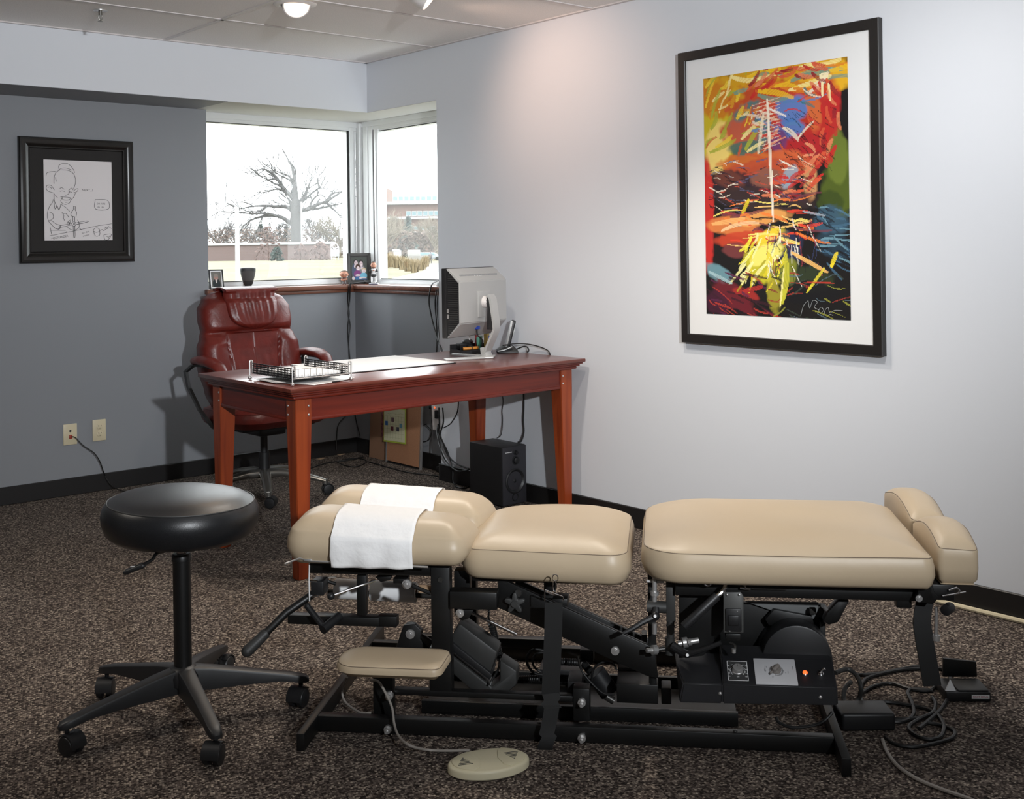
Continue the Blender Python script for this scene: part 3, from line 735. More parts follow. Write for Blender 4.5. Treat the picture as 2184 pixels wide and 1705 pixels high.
# ---------------------------------------------------------------- castor helper (twin wheel furniture castor), local z=0 on the floor
def castor_parts(parent, p, ang, r=0.027, wheel='plastic', stem_top=0.075, housing='plastic', sub=True):
    ca, sa = math.cos(ang), math.sin(ang)
    R = Matrix(((ca, -sa, 0, p[0]), (sa, ca, 0, p[1]), (0, 0, 1, p[2] if len(p) > 2 else 0), (0,0,0,1)))
    h = MB()
    for s_ in (-1, 1):
        h.lathe([(0.004, -0.0095), (r*0.7, -0.0095), (r*0.96, -0.007), (r, -0.001), (r, 0.006), (r*0.9, 0.0095), (r*0.75, 0.0105), (0.004, 0.0115)], origin=R @ Vector((0.012, s_*0.0135, r)), axis=(R.to_3x3() @ Vector((0, s_, 0))), n=24)
    # hood over the wheels
    pts = []
    for k in range(9):
        a = -0.15+k*(PI*0.80)/8; pts.append(R @ Vector((0.012+math.cos(a)*(r+0.003), 0, r+math.sin(a)*(r+0.003))))
    sd = R.to_3x3() @ Vector((0, 1, 0))
    h.ribbon(pts, sd, 0.046, 0.003)
    h.cyl(R @ Vector((-0.004, 0, r*1.2)), R @ Vector((-0.004, 0, stem_top)), 0.0065, n=10)
    return h.build('castor', wheel, parent)

# ---------------------------------------------------------------- desk
DX0, DX1, DY0, DY1, DZ = -1.646, -0.030, -1.919, -1.094, 0.774
dk = thing('desk', 'reddish cherry wood writing desk with tapered legs pushed against the pale wall', 'desk', (0, 0, 0))
dk.location = ((DX0+DX1)/2, (DY0+DY1)/2, 0)
o = Vector(dk.location)
def dl(x, y, z): return Vector((x-o.x, y-o.y, z))
t = MB()
t.box(dl(DX0, DY0, DZ-0.017), dl(DX1, DY1, DZ), 0.004, 2)
t.build('tabletop', 'cherry_top', dk)
t = MB()
for ins, z1, z0, bv in ((0.010, DZ-0.017, DZ-0.026, 0.003), (0.020, DZ-0.026, DZ-0.036, 0.004), (0.031, DZ-0.036, DZ-0.050, 0.005)):
    t.box(dl(DX0+ins, DY0+ins, z0), dl(DX1-ins, DY1-ins, z1), bv, 2)
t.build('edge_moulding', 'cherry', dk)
AZ0, AZ1 = 0.632, DZ-0.050
ins = 0.055
def apron(a, b, m_):
    k = MB().box(a, b)
    k.build('apron', m_, dk, smooth=False)
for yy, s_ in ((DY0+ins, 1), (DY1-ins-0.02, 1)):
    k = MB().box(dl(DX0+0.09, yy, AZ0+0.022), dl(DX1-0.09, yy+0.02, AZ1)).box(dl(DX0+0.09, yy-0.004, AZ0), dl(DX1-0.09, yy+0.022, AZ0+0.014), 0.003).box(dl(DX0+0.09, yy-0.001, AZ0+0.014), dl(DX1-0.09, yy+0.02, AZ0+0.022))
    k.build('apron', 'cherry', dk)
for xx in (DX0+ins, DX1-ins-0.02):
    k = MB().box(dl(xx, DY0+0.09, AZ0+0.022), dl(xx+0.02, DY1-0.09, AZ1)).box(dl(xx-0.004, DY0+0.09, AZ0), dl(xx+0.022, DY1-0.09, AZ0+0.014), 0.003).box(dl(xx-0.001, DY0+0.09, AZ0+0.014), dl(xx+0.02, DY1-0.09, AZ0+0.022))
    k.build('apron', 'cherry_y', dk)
LI = 0.048
for sx, cx_ in ((1, DX0+LI), (-1, DX1-LI)):
    for sy, cy_ in ((1, DY0+LI), (-1, DY1-LI)):
        t = MB(); W1_, W0_ = 0.074, 0.046
        def ring(wd, z, off): return [dl(cx_+sx*off, cy_+sy*off, z), dl(cx_+sx*(off+wd), cy_+sy*off, z), dl(cx_+sx*(off+wd), cy_+sy*(off+wd), z), dl(cx_+sx*off, cy_+sy*(off+wd), z)]
        rg = ring(W1_, AZ1, 0)+ring(W1_, AZ0+0.005, 0)+ring(W0_, 0, 0.006)
        t._add(rg, [(0,1,2,3), (8,11,10,9)]+[(k+i, k+(i+1) % 4, k+4+(i+1) % 4, k+4+i) for k in (0, 4) for i in range(4)])
        bmesh.ops.bevel(t.bm, geom=list(t.bm.edges), offset=0.0025, segments=2, affect='EDGES')
        lg = t.build('leg', 'cherry_z_lit', dk)
        for zz in (AZ1-0.030, AZ0+0.026):
            b_ = MB()
            b_.ball(dl(cx_+sx*(W1_-0.014), cy_, zz), 0.0048, 12, (1, 0.6, 1)); b_.ball(dl(cx_, cy_+sy*(W1_-0.014), zz), 0.0048, 12, (0.6, 1, 1))
            b_.build('bolt', 'steel', lg)

# desk pad, papers, letter tray
pad = thing('desk_pad', 'black desk pad with large white sheet lying on the desk', 'desk pad', (-0.9, -1.38, DZ))
MB().box((-0.30, -0.25, 0), (0.30, 0.25, 0.004), 0.0015).build('pad', 'plastic', pad)
MB().box((-0.296, -0.236, 0.004), (0.296, 0.247, 0.0065)).build('sheet', 'paper', pad, smooth=False)

tr = thing('letter_tray', 'wire and black mesh letter tray standing on the near left desk corner', 'tray', (-1.46, -1.672, DZ))
tx, ty = 0.138, 0.178
def wire_corner(x, y, sx):
    k = MB()
    k.ball((x, y, 0.009), 0.0085, 14)
    k.tube([(x, y, 0.012), (x, y, 0.05), (x, y, 0.072), (x-sx*0.002, y, 0.079), (x-sx*0.010, y, 0.079), (x-sx*0.012, y, 0.072), (x-sx*0.012, y, 0.045), (x-sx*0.012, y, 0.028)], 0.0032, 8, 3)
    return k
for x in (-tx, tx):
    for y in (-ty, ty):
        wire_corner(x, y, 1 if x > 0 else -1).build('corner_post', 'steel', tr)
for x in (-tx+0.012, tx-0.012):
    k = MB()
    for i in range(5): zz = 0.030+i*0.0095; k.box((x-0.0006, -ty, zz-0.0022), (x+0.0006, ty, zz+0.0022))
    nn = 30
    for i in range(nn+1): yy = -ty+2*ty*i/nn; k.box((x-0.0006, yy-0.0022, 0.028), (x+0.0006, yy+0.0022, 0.070))
    k.build('mesh_side', 'plastic', tr, smooth=False)
k = MB()
for zz in (0.030, 0.068): k.tube([(-tx, -ty, zz), (tx, -ty, zz)], 0.0018, 6)
for i in range(1, 10): xx = -tx+2*tx*i/10; k.tube([(xx, -ty, 0.030), (xx, -ty, 0.068)], 0.0014, 6)
k.build('front_wires', 'steel', tr)
k = MB()
for i in range(24): yy = -ty+2*ty*i/23; k.box((-tx+0.012, yy-0.003, 0.0255), (tx-0.012, yy+0.003, 0.0275))
for i in range(12): xx = -tx+0.012+(2*tx-0.024)*i/11; k.box((xx-0.002, -ty, 0.0245), (xx+0.002, ty, 0.0255))
k.build('mesh_floor', 'plastic', tr, smooth=False)
k = MB().box((-0.108, -0.140, 0), (0.108, 0.165, 0.012), 0.001).build('paper_stack', 'paper', loc=(-1.455, -1.665, DZ+0.0285), rot=(0, 0, 0.02)); tag(k, 'stack of white papers inside the wire letter tray', 'paper')
k = MB(); k.ribbon([(-0.12, 0, 0.001), (-0.06, 0, 0.001), (0.03, 0, 0.0012), (0.10, 0, 0.003), (0.135, 0, 0.007)], (0, 1, 0), 0.24, 0.0006); k = k.build('paper_sheet', 'paper', loc=(-1.44, -1.735, DZ+0.0008), rot=(0, 0, 0.30)); tag(k, 'loose paper sheet poking out in front under the letter tray', 'paper', 'loose papers under the letter tray')
k = MB(); k.ribbon([(-0.13, 0, 0.0045), (-0.06, 0, 0.003), (0.05, 0, 0.003), (0.12, 0, 0.006)], (0, 1, 0), 0.21, 0.0006); k = k.build('paper_sheet', 'paper', loc=(-1.475, -1.64, DZ+0.0018), rot=(0, 0, -0.05)); tag(k, 'loose paper sheet under the left side of the letter tray', 'paper', 'loose papers under the letter tray')
k = MB().box((-0.02, -0.004, 0), (0.02, 0.004, 0.006), 0.002).build('binder_clip', 'plastic', loc=(-1.396, -1.853, DZ), rot=(0, 0, 0.2)); tag(k, 'tiny black clip at the front edge of the papers on the desk', 'clip')

# ---------------------------------------------------------------- executive chair (faces the desk, -Y)
ch = thing('office_chair', 'brown leather executive chair with padded headrest behind the desk', 'chair', (-0.915, -0.335, 0), math.radians(2))
def hw(t):
    K = [(0, .235), (.15, .27), (.35, .298), (.52, .292), (.60, .272), (.66, .262), (.74, .270), (.84, .266), (.92, .235), (.97, .19), (1.0, .10)]
    for i in range(len(K)-1):
        if K[i][0] <= t <= K[i+1][0]:
            f = (t-K[i][0])/(K[i+1][0]-K[i][0]); f = f*f*(3-2*f)
            return K[i][1]+(K[i+1][1]-K[i][1])*f
    return K[-1][1]
BZ0, BZ1 = 0.47, 1.105
def lean(z): return 0.13+0.17*(z-0.5)+0.05*max(0, z-0.85)
def backface(s_, t, front=True):
    z = BZ0+(BZ1-BZ0)*t; x = s_*hw(t)
    edge = max(0.0, 1-abs(s_)**3.2)**0.5
    te = min(1, (1-t)/0.10) if t > 0.90 else 1.0; te = max(0, te)**0.5
    tb_ = min(1, t/0.06)**0.5
    g = 0.62-0.30*t if t < 0.6 else 0.44+0.5*(t-0.6)   # seam between bolster and centre
    if front:
        d = 0.040*edge
        if t < 0.64:
            c = math.exp(-((abs(s_)-0.80)/0.22)**2); fade = min(1, (0.64-t)/0.08); d += 0.034*c*fade
            d -= 0.013*math.exp(-((abs(s_)-(0.60-0.12*math.sin(t/0.64*PI)))/0.028)**2)*fade
            d -= 0.004*math.exp(-(s_/0.012)**2)*min(1, t/0.1)
            d += 0.020*math.exp(-(s_/0.5)**2)*math.sin(min(1, t/0.5)*PI)
        else:
            d += 0.030*edge*min(1, (t-0.60)/0.1)
            d -= 0.006*math.exp(-((t-0.655)/0.012)**2)
        if t < 0.66: d -= 0.010*math.exp(-((t-0.635-0.05*(1-abs(s_)))/0.012)**2)*min(1, abs(s_)*3)
        d *= te*tb_
        wr = 0.0022*math.sin(s_*38+t*9)*math.exp(-((t-0.3)/0.12)**2)*math.exp(-(s_/0.45)**2)
        return Vector((x, lean(z)-0.055*te-d+wr, z))
    return Vector((x, lean(z)+0.028*edge*te+0.004, z))
def grid_closed(name, f, b, nu, nv, m_, parent):
    mb = MB(); vs = []; fs = []
    for side in (f, b):
        for j in range(nv+1):
            for i in range(nu+1): vs.append(side(-1+2*i/nu, j/nv))
    st = (nu+1)*(nv+1)
    for s0 in (0, st):
        for j in range(nv):
            for i in range(nu):
                a = s0+j*(nu+1)+i; fs.append((a, a+1, a+nu+2, a+nu+1))
    for j in range(nv):
        for i in (0, nu):
            a = j*(nu+1)+i; fs.append((a, a+nu+1, st+a+nu+1, st+a))
    for i in range(nu):
        for j in (0, nv):
            a = j*(nu+1)+i; fs.append((a, a+1, st+a+1, st+a))
    mb._add(vs, fs); return mb.build(name, m_, parent, angle=60)
grid_closed('backrest', lambda s_, t: backface(s_, t), lambda s_, t: backface(s_, t, False), 90, 90, 'leather', ch)
# headrest flap that hangs over the top of the back
def flap(s_, t, front=True):
    # t 0 bottom .. 1 over the top
    zt = 1.112; zb = 0.895
    w_ = 0.150+0.010*max(0.0, t-0.45)/0.55
    if t < 0.45: w_ = 0.150*max(0.02, (1-((0.45-t)/0.45)**2.4))**0.5
    x = s_*w_
    if t < 0.86:
        z = zb+(zt-0.02-zb)*t/0.86; tt = (z-BZ0)/(BZ1-BZ0); ss = x/max(0.05, hw(min(tt, 0.93)))
        y = backface(ss, min(tt, 0.93)).y
        puff = 0.030*(max(0, 1-s_**4))**0.5*min(1, (t+0.02)/0.14)**0.5
        y = y-(0.006+puff if front else 0.0)
        if front: y += 0.0030*math.sin(s_*21+t*3.0)*math.exp(-((t-0.6)/0.4)**2)
        return Vector((x, y, z))
    a = (t-0.86)/0.14*PI*0.9; y0 = backface(0, 0.93).y
    rr = 0.045
    z = zt-0.02+math.sin(a)*0.026+(0.004 if front else -0.004); y = y0-(0.034 if front else -0.0)*math.cos(a)+(1-math.cos(a))*rr
    return Vector((x, y, z))
hr = grid_closed('headrest', flap, lambda s_, t: flap(s_, t, False), 60, 60, 'leather', ch)
# seat
sb = MB()
sl = cushion(sb, arc_poly([(-0.27, -0.27, 0.13), (0.27, -0.27, 0.13), (0.26, 0.22, 0.06), (-0.26, 0.22, 0.06)]), 0.395, 0.475, 0.515, bulge=0.014, n=90, under=0.07)
sb.build('seat', 'leather', ch)
MB().tube(sl, 0.0016, 6, closed=True).build('seat_piping', 'leather', ch)
MB().box((-0.22, -0.17, 0.375), (0.22, 0.20, 0.397), 0.008).build('seat_pan', 'plastic', ch)
MB().box((-0.08, -0.10, 0.330), (0.08, 0.12, 0.377), 0.012).box((-0.025, 0.10, 0.345), (0.025, 0.30, 0.37), 0.008).tube([(0.05, 0.0, 0.35), (0.2, 0.0, 0.34), (0.27, 0, 0.335)], 0.006, 8).build('tilt_mechanism', 'plastic', ch)
MB().ribbon([(0, 0.16, 0.355), (0, 0.27, 0.36), (0, 0.245, 0.45), (0, 0.215, 0.60)], (1, 0, 0), 0.07, 0.012).build('back_bracket', 'plastic', ch)
MB().cyl((0, 0, 0.10), (0, 0, 0.23), 0.029, n=24).cyl((0, 0, 0.23), (0, 0, 0.33), 0.019, n=20).build('gas_lift', 'plastic', ch)
for sx in (-1, 1):
    x = sx*0.325
    P = [(x-sx*0.012, 0.17, 0.728), (x, 0.12, 0.742), (x+sx*0.006, 0.04, 0.748), (x+sx*0.006, -0.05, 0.742), (x, -0.12, 0.722), (x-sx*0.006, -0.165, 0.692)]
    mb = MB(); n = 18; m_ = len(P); vs = []; fs = []
    Q = []
    for i in range(m_-1):
        for k in range(5): Q.append(Vector(P[i]).lerp(Vector(P[i+1]), k/5))
    Q.append(Vector(P[-1]))
    for i, q in enumerate(Q):
        e = math.sin(PI*min(1, max(0, (i+0.6)/(len(Q)+0.2))))**0.35; rw, rh = 0.045*e, 0.026*e
        vs += [q+Vector((rw*math.cos(2*PI*k/n), 0, rh*math.sin(2*PI*k/n))) for k in range(n)]
    for i in range(len(Q)-1):
        for k in range(n): fs.append((i*n+k, i*n+(k+1) % n, (i+1)*n+(k+1) % n, (i+1)*n+k))
    fs.append(tuple(range(n))[::-1]); fs.append(tuple(range((len(Q)-1)*n, len(Q)*n)))
    mb._add(vs, fs); ar = mb.build('armrest', 'leather', ch, angle=60)
    br = MB()
    br.ribbon([(x, -0.14, 0.685), (x+sx*0.012, -0.10, 0.712), (x+sx*0.016, 0.03, 0.722), (x+sx*0.018, 0.13, 0.715), (x+sx*0.030, 0.185, 0.68), (x+sx*0.022, 0.17, 0.60), (x-sx*0.005, 0.10, 0.48), (x-sx*0.06, 0.06, 0.385), (x-sx*0.14, 0.04, 0.372)], (1, 0, 0) if False else (0.15, 1, 0.0), 0.038, 0.014)
    br.build('arm_bracket', 'plastic', ch)
for k in range(5):
    a = math.radians(-90-27+k*72); c_, s_ = math.cos(a), math.sin(a)
    # leg: arched bar
    pts = [Vector((c_*r_, s_*r_, z_)) for r_, z_ in ((0.02, 0.118), (0.10, 0.120), (0.20, 0.106), (0.29, 0.086), (0.335, 0.074))]
    ws = [0.032, 0.030, 0.026, 0.021, 0.018]; hs = [0.026, 0.022, 0.018, 0.014, 0.011]
    sd = Vector((-s_, c_, 0)); vs = []; fs = []; n = 10
    for p_, w_, h_ in zip(pts, ws, hs): vs += [p_+sd*(w_*math.cos(2*PI*q/n))+Vector((0, 0, h_*math.sin(2*PI*q/n))) for q in range(n)]
    for i in range(len(pts)-1):
        for q in range(n): fs.append((i*n+q, i*n+(q+1) % n, (i+1)*n+(q+1) % n, (i+1)*n+q))
    fs.append(tuple(range(n))[::-1]); fs.append(tuple(range((len(pts)-1)*n, len(pts)*n)))
    mb = MB(); mb._add(vs, fs); mb.cyl((c_*0.33, s_*0.33, 0.058), (c_*0.33, s_*0.33, 0.082), 0.016, n=14)
    lg = mb.build('leg', 'pewter', ch, angle=50)
    castor_parts(lg, (c_*0.33, s_*0.33, 0), a+[1.2, 0.5, -0.8, 2.0, -2.2][k], 0.028)

# ---------------------------------------------------------------- monitor
mo = thing('computer_monitor', 'silver and black flat monitor seen from behind on the desk', 'monitor', (-0.325, -1.535, DZ), math.atan2(0.1117, 0.3915))
PW, PH = 0.205, 0.170; zc = 0.276      # half width, half height, centre height above the desk
yp = 0.10                               # the panel stands forward of the foot (local +y is the screen side)
k = MB().box((-PW, yp, zc-PH), (PW, yp+0.030, zc+PH), 0.004); k.build('bezel', 'plastic', mo)
MB().box((-PW+0.014, yp+0.0285, zc-PH+0.018), (PW-0.014, yp+0.0305, zc+PH-0.014)).build('screen', mat('dark_screen', (0.01, 0.01, 0.012), 0.15), mo, smooth=False)
def frust(y0, y1, wx0, hz0, wx1, hz1, c0=zc, c1=zc):
    mb = MB(); a = [(-wx0, y0, c0-hz0), (wx0, y0, c0-hz0), (wx0, y0, c0+hz0), (-wx0, y0, c0+hz0)]; b = [(-wx1, y1, c1-hz1), (wx1, y1, c1-hz1), (wx1, y1, c1+hz1), (-wx1, y1, c1+hz1)]
    mb._add(a+b, [(3,2,1,0), (4,5,6,7), (0,1,5,4), (1,2,6,5), (2,3,7,6), (3,0,4,7)]); return mb
sh = frust(yp, yp-0.078, PW, PH, PW*0.985, PH*0.60, zc, zc+0.004)
bmesh.ops.bevel(sh.bm, geom=list(sh.bm.edges), offset=0.004, segments=2, affect='EDGES'); sh.build('rear_shell', 'silver_plastic', mo)
for sx in (-1, 1):
    v = MB(); x = sx*(PW+0.0006)
    v._add([(x, yp-0.002, zc-PH+0.006), (x, yp-0.002, zc+PH-0.006), (sx*(PW*0.985+0.0012), yp-0.072, zc+PH*0.57), (sx*(PW*0.985+0.0012), yp-0.072, zc-PH*0.55)], [(0,1,2,3)])
    vt = v.build('side_vent', 'plastic', mo, smooth=False)
    g = MB()
    for i in range(30):
        zz = zc-PH*0.9+i*PH*1.8/29; f = max(0, (abs(zz-zc)-PH*0.57)/(PH*0.43)); y_in = yp-0.068*(1-f)-0.003*f
        if y_in > yp-0.012: continue
        g.box((x-0.001, y_in, zz-0.0016), (x+0.0014, yp-0.010, zz+0.0016))
    g.build('vent_ribs', 'plastic_grey', mo, smooth=False)
    if sx < 0:
        pt = MB()
        for zz in (zc-0.062, zc-0.036): pt.box((x-0.003, yp-0.013, zz-0.010), (x, yp-0.003, zz+0.010), 0.002)
        pt.build('usb_port', 'steel', mo)
k = MB().box((-0.155, yp-0.0795, zc+PH*0.46), (0.15, yp-0.0775, zc+PH*0.56)); k = MB()
for i in range(34): k.box((-0.16+i*0.0095, yp-0.0500, zc+PH*0.735), (-0.1545+i*0.0095, yp-0.0455, zc+PH*0.81))
k.build('top_vents', 'white_paint', mo, smooth=False)
lg = MB(); lg.add_mesh(text_mesh('|·|·||', 0.04, 0.001), frame_mtx((-0.01, yp-0.0535, zc+PH*0.70), (1, 0, 0), (0, 0.35, 1))); lg.build('logo', 'white_print', mo, smooth=False)
MB().box((-0.055, yp-0.083, zc-0.075), (0.055, yp-0.076, zc+0.055), 0.003).build('mount_plate', 'silver_plastic', mo)
k = MB(); k.lathe([(0.030, 0), (0.028, 0.012), (0.018, 0.022)], origin=(0, yp-0.083, zc), axis=(0, -1, 0), n=24); k.build('hinge_cone', 'lamp_white', mo)
k = MB().cyl((0, yp-0.10, zc), (0, yp-0.125, zc), 0.017, n=20).cyl((-0.018, yp-0.118, zc), (0.018, yp-0.118, zc), 0.017, n=20); k.build('hinge', 'plastic', mo)
# stand arm: black inside with silver back, bends forward to the foot
prof = [(yp-0.115, zc+0.035), (yp-0.130, zc+0.015), (yp-0.148, zc-0.10), (yp-0.150, zc-0.135), (yp-0.105, 0.055), (yp-0.085, 0.008)]
k = MB(); k.ribbon([(0, y, z) for y, z in prof], (1, 0, 0), 0.052, 0.012); k.build('stand_arm', 'silver_plastic', mo)
k = MB(); k.prism([(-0.020, yp-0.105, zc+0.028), (-0.020, yp-0.125, zc+0.012), (-0.020, yp-0.142, zc-0.10), (-0.020, yp-0.142, zc-0.135), (-0.020, yp-0.105, zc-0.135), (-0.020, yp-0.110, zc-0.02)], (0.040, 0, 0), 0.003); k.build('stand_core', 'plastic', mo)
k = MB().prism([(-0.030, yp-0.110, 0.004), (0.030, yp-0.110, 0.004), (0.018, yp-0.095, 0.05), (-0.018, yp-0.095, 0.05)], (0, 0.035, 0), 0.004)
th_ = math.radians(28)
def fr(x, y, z=0): c_, s_ = math.cos(th_), math.sin(th_); return Vector((x*c_-y*s_, x*s_+y*c_, z))+Vector((0.0, 0.0, 0))
k.prism([fr(*p_) for p_ in ((-0.05, -0.03), (0.05, -0.03), (0.055, 0.01), (0.155, 0.19), (0.125, 0.205), (0.0, 0.035), (-0.125, 0.205), (-0.155, 0.19), (-0.055, 0.01))], (0, 0, 0.010), 0.003)
k.build('foot', 'silver_plastic', mo)
k = MB().box((-0.028, yp-0.055, zc-PH*0.80), (-0.002, yp-0.030, zc-PH*0.80+0.03), 0.003); k.build('blue_plug', 'blue', mo)
k = MB().tube([(-0.015, yp-0.043, zc-PH*0.80), (-0.012, yp-0.045, zc-PH*0.80-0.03), (0.02, yp-0.05, 0.085), (0.05, yp-0.03, 0.055), (0.075, yp-0.015, 0.030), (0.085, yp+0.0, 0.006), (0.10, yp+0.04, 0.004)], 0.0036, 8, 5); k.build('video_cable', 'cable', mo)
# ---------------------------------------------------------------- cordless phone, desk organiser
ph = thing('cordless_phone', 'silver and black cordless phone standing in its cradle behind the monitor', 'phone', (-0.075, -1.385, DZ), math.radians(-35))
k = MB(); k.prism([(-0.055, -0.055, 0), (0.055, -0.055, 0), (0.050, -0.05, 0.016), (0.03, -0.04, 0.034), (-0.02, -0.04, 0.030), (-0.052, -0.05, 0.012)], (0, 0.10, 0), 0.004); k.build('cradle', 'plastic', ph)
MB().ribbon([(-0.055, -0.058, 0.012), (-0.02, -0.058, 0.018), (0.02, -0.058, 0.034)], (0, 1, 0), 0.012, 0.004).build('cradle_trim', 'silver_plastic', ph)
hs = MB(); hm = Matrix.Translation((0.0, 0.0, 0.020)) @ Matrix.Rotation(math.radians(14), 4, 'Y')
hs.box((-0.011, -0.024, 0), (0.011, 0.024, 0.150), 0.008, 3, mtx=hm); hs.build('handset', 'plastic', ph)
hs = MB(); hs.box((-0.014, -0.0255, 0.004), (-0.004, 0.0255, 0.146), 0.004, 2, mtx=hm); hs.box((0.010, -0.008, 0.06), (0.016, 0.008, 0.115), 0.002, mtx=hm); hs.build('handset_trim', 'silver_plastic', ph)
og = thing('desk_organiser', 'low black desk organiser tray at the back of the desk left of the monitor foot', 'organiser', (-0.235, -1.275, DZ), math.radians(-10))
k = MB()
k.box((-0.085, -0.06, 0), (0.07, 0.06, 0.004)).box((-0.085, -0.06, 0), (-0.081, 0.06, 0.022)).box((-0.085, -0.06, 0), (0.07, -0.056, 0.022)).box((-0.085, 0.056, 0), (0.07, 0.06, 0.045)).box((0.066, -0.06, 0), (0.07, 0.06, 0.05)).box((-0.02, -0.06, 0), (-0.016, 0.06, 0.042)).box((-0.055, 0.0, 0), (-0.016, 0.004, 0.045)).box((-0.05, 0.01, 0.02), (0.03, 0.055, 0.052), 0.004)
k.build('tray', 'plastic', og)
def item(mb, name, mt, label, cat, loc, rz=0, group=None):
    o_ = mb.build(name, mt, loc=loc, rot=(0, 0, rz)); return tag(o_, label, cat, group)
item(MB().cyl((-0.045, 0, 0.009), (0.035, 0.006, 0.012), 0.0075, n=12, bev=0.002), 'highlighter', 'orange', 'orange highlighter pen lying across the black organiser', 'pen', (-0.262, -1.325, DZ+0.020), -0.5)
item(MB().box((-0.004, -0.038, 0), (0.010, 0.038, 0.078), 0.001), 'teal_card_block', 'green', 'teal block of cards upright in the black organiser', 'cards', (-0.198, -1.305, DZ+0.006), -0.9)
item(MB().box((-0.004, -0.030, 0), (0.012, 0.030, 0.092), 0.001), 'tan_card_block', 'yellow', 'tan envelope pack upright right of the teal cards', 'cards', (-0.160, -1.315, DZ+0.006), -0.9)
item(MB().box((-0.002, -0.028, 0), (0.001, 0.028, 0.088)), 'red_card', 'red', 'red card poking up behind the teal block', 'card', (-0.184, -1.270, DZ+0.006), -0.9)
item(MB().box((-0.005, -0.022, 0), (0.007, 0.022, 0.082), 0.001), 'blue_booklet', 'blue', 'dark blue booklet standing beside the monitor arm', 'booklet', (-0.128, -1.31, DZ+0.001), -0.9)
item(MB().cyl((0, 0, 0), (0, 0, 0.085), 0.004, n=10).cyl((0, 0, 0.085), (0, 0, 0.100), 0.0042, n=10), 'pen', 'white_print', 'white capped pen standing up left of the teal cards', 'pen', (-0.226, -1.262, DZ+0.006))
item(MB().lathe([(0.028, 0), (0.030, 0.006), (0.024, 0.014), (0.012, 0.018)], n=20), 'tape_roll', 'plastic_grey', 'dark round tape roll on top of the organiser', 'tape', (-0.225, -1.245, DZ+0.052))
def cable(name, pts, r, label, m_='cable', group=None, smooth=6, cat='cable'):
    return tag(MB().tube(pts, r, 8, smooth).build(name, m_), label, cat, group)
cable('phone_cable', [(-0.03, -1.40, DZ+0.012), (0.0-0.02, -1.45, DZ+0.03), (-0.02, -1.48, DZ+0.028), (-0.028, -1.50, DZ+0.012), (-0.04, -1.50, DZ+0.0045)], 0.0035, 'short black cable looping out of the phone cradle')
cable('desk_cable', [(-0.16, -1.45, DZ+0.045), (-0.08, -1.47, DZ+0.05), (-0.035, -1.52, DZ+0.045), (-0.018, -1.60, DZ+0.03), (-0.012, -1.64, DZ+0.008), (-0.012, -1.65, DZ-0.05)], 0.003, 'thin black cable curving down behind the right edge of the desk')

# ---------------------------------------------------------------- loudspeaker (subwoofer) and cables on the right wall
sw = thing('subwoofer', 'black floor loudspeaker box under the right end of the desk', 'loudspeaker', (-0.118, -1.345, 0), 0)
sx_, sy_, sz_ = 0.080, 0.130, 0.305
MB().box((-sx_, -sy_, 0.008), (sx_, sy_, sz_), 0.004).build('cabinet', mat('black_woodgrain', (0.014, 0.013, 0.013), 0.5), sw)
fy = -sy_
MB().box((-sx_+0.001, fy-0.006, 0.010), (sx_-0.001, fy+0.001, sz_-0.002), 0.003).build('front_panel', mat('front_baffle', (0.028, 0.027, 0.032), 0.5), sw)
k = MB().lathe([(0.062, 0), (0.064, 0.005), (0.058, 0.008), (0.050, 0.003), (0.044, -0.004), (0.020, -0.010), (0.018, -0.003), (0.001, 0.004)], origin=(0, fy-0.006, 0.128), axis=(0, -1, 0), n=40, cap=False); k.build('woofer', 'plastic', sw)
for zz, r_, nm in ((0.232, 0.018, 'volume_knob'), (0.272, 0.010, 'tone_knob')):
    MB().lathe([(r_*1.25, 0), (r_*1.25, 0.002), (r_, 0.003), (r_*0.95, 0.014), (r_*0.8, 0.016), (0.001, 0.0165)], origin=(0.006, fy-0.006, zz), axis=(0, -1, 0), n=24).build(nm, 'plastic', sw)
MB().lathe([(0.022, 0), (0.021, 0.004), (0.017, 0.003), (0.015, -0.003), (0.001, -0.003)], origin=(0.002, fy-0.006, 0.045), axis=(0, -1, 0), n=24, cap=False).build('bass_port', 'plastic', sw)
k = MB(); 
for i in range(11): k.box((-0.062+i*0.0042, fy-0.0068, 0.2745), (-0.0592+i*0.0042, fy-0.0055, 0.2785))
k.build('lettering', 'white_print', sw, smooth=False)
cable('speaker_cable', [(-0.012, -1.26, DZ-0.06), (-0.010, -1.262, 0.56), (-0.011, -1.27, 0.50), (-0.009, -1.258, 0.45), (-0.012, -1.265, 0.40), (-0.02, -1.263, 0.33), (-0.045, -1.26, 0.31)], 0.0022, 'thin wavy black cable hanging down the wall to the black speaker box')
cable('power_cable', [(-0.012, -1.43, DZ-0.06), (-0.010, -1.435, 0.52), (-0.011, -1.43, 0.42), (-0.014, -1.437, 0.36), (-0.03, -1.435, 0.315), (-0.05, -1.43, 0.31)], 0.0042, 'thicker black cable hanging straight to the black speaker box')

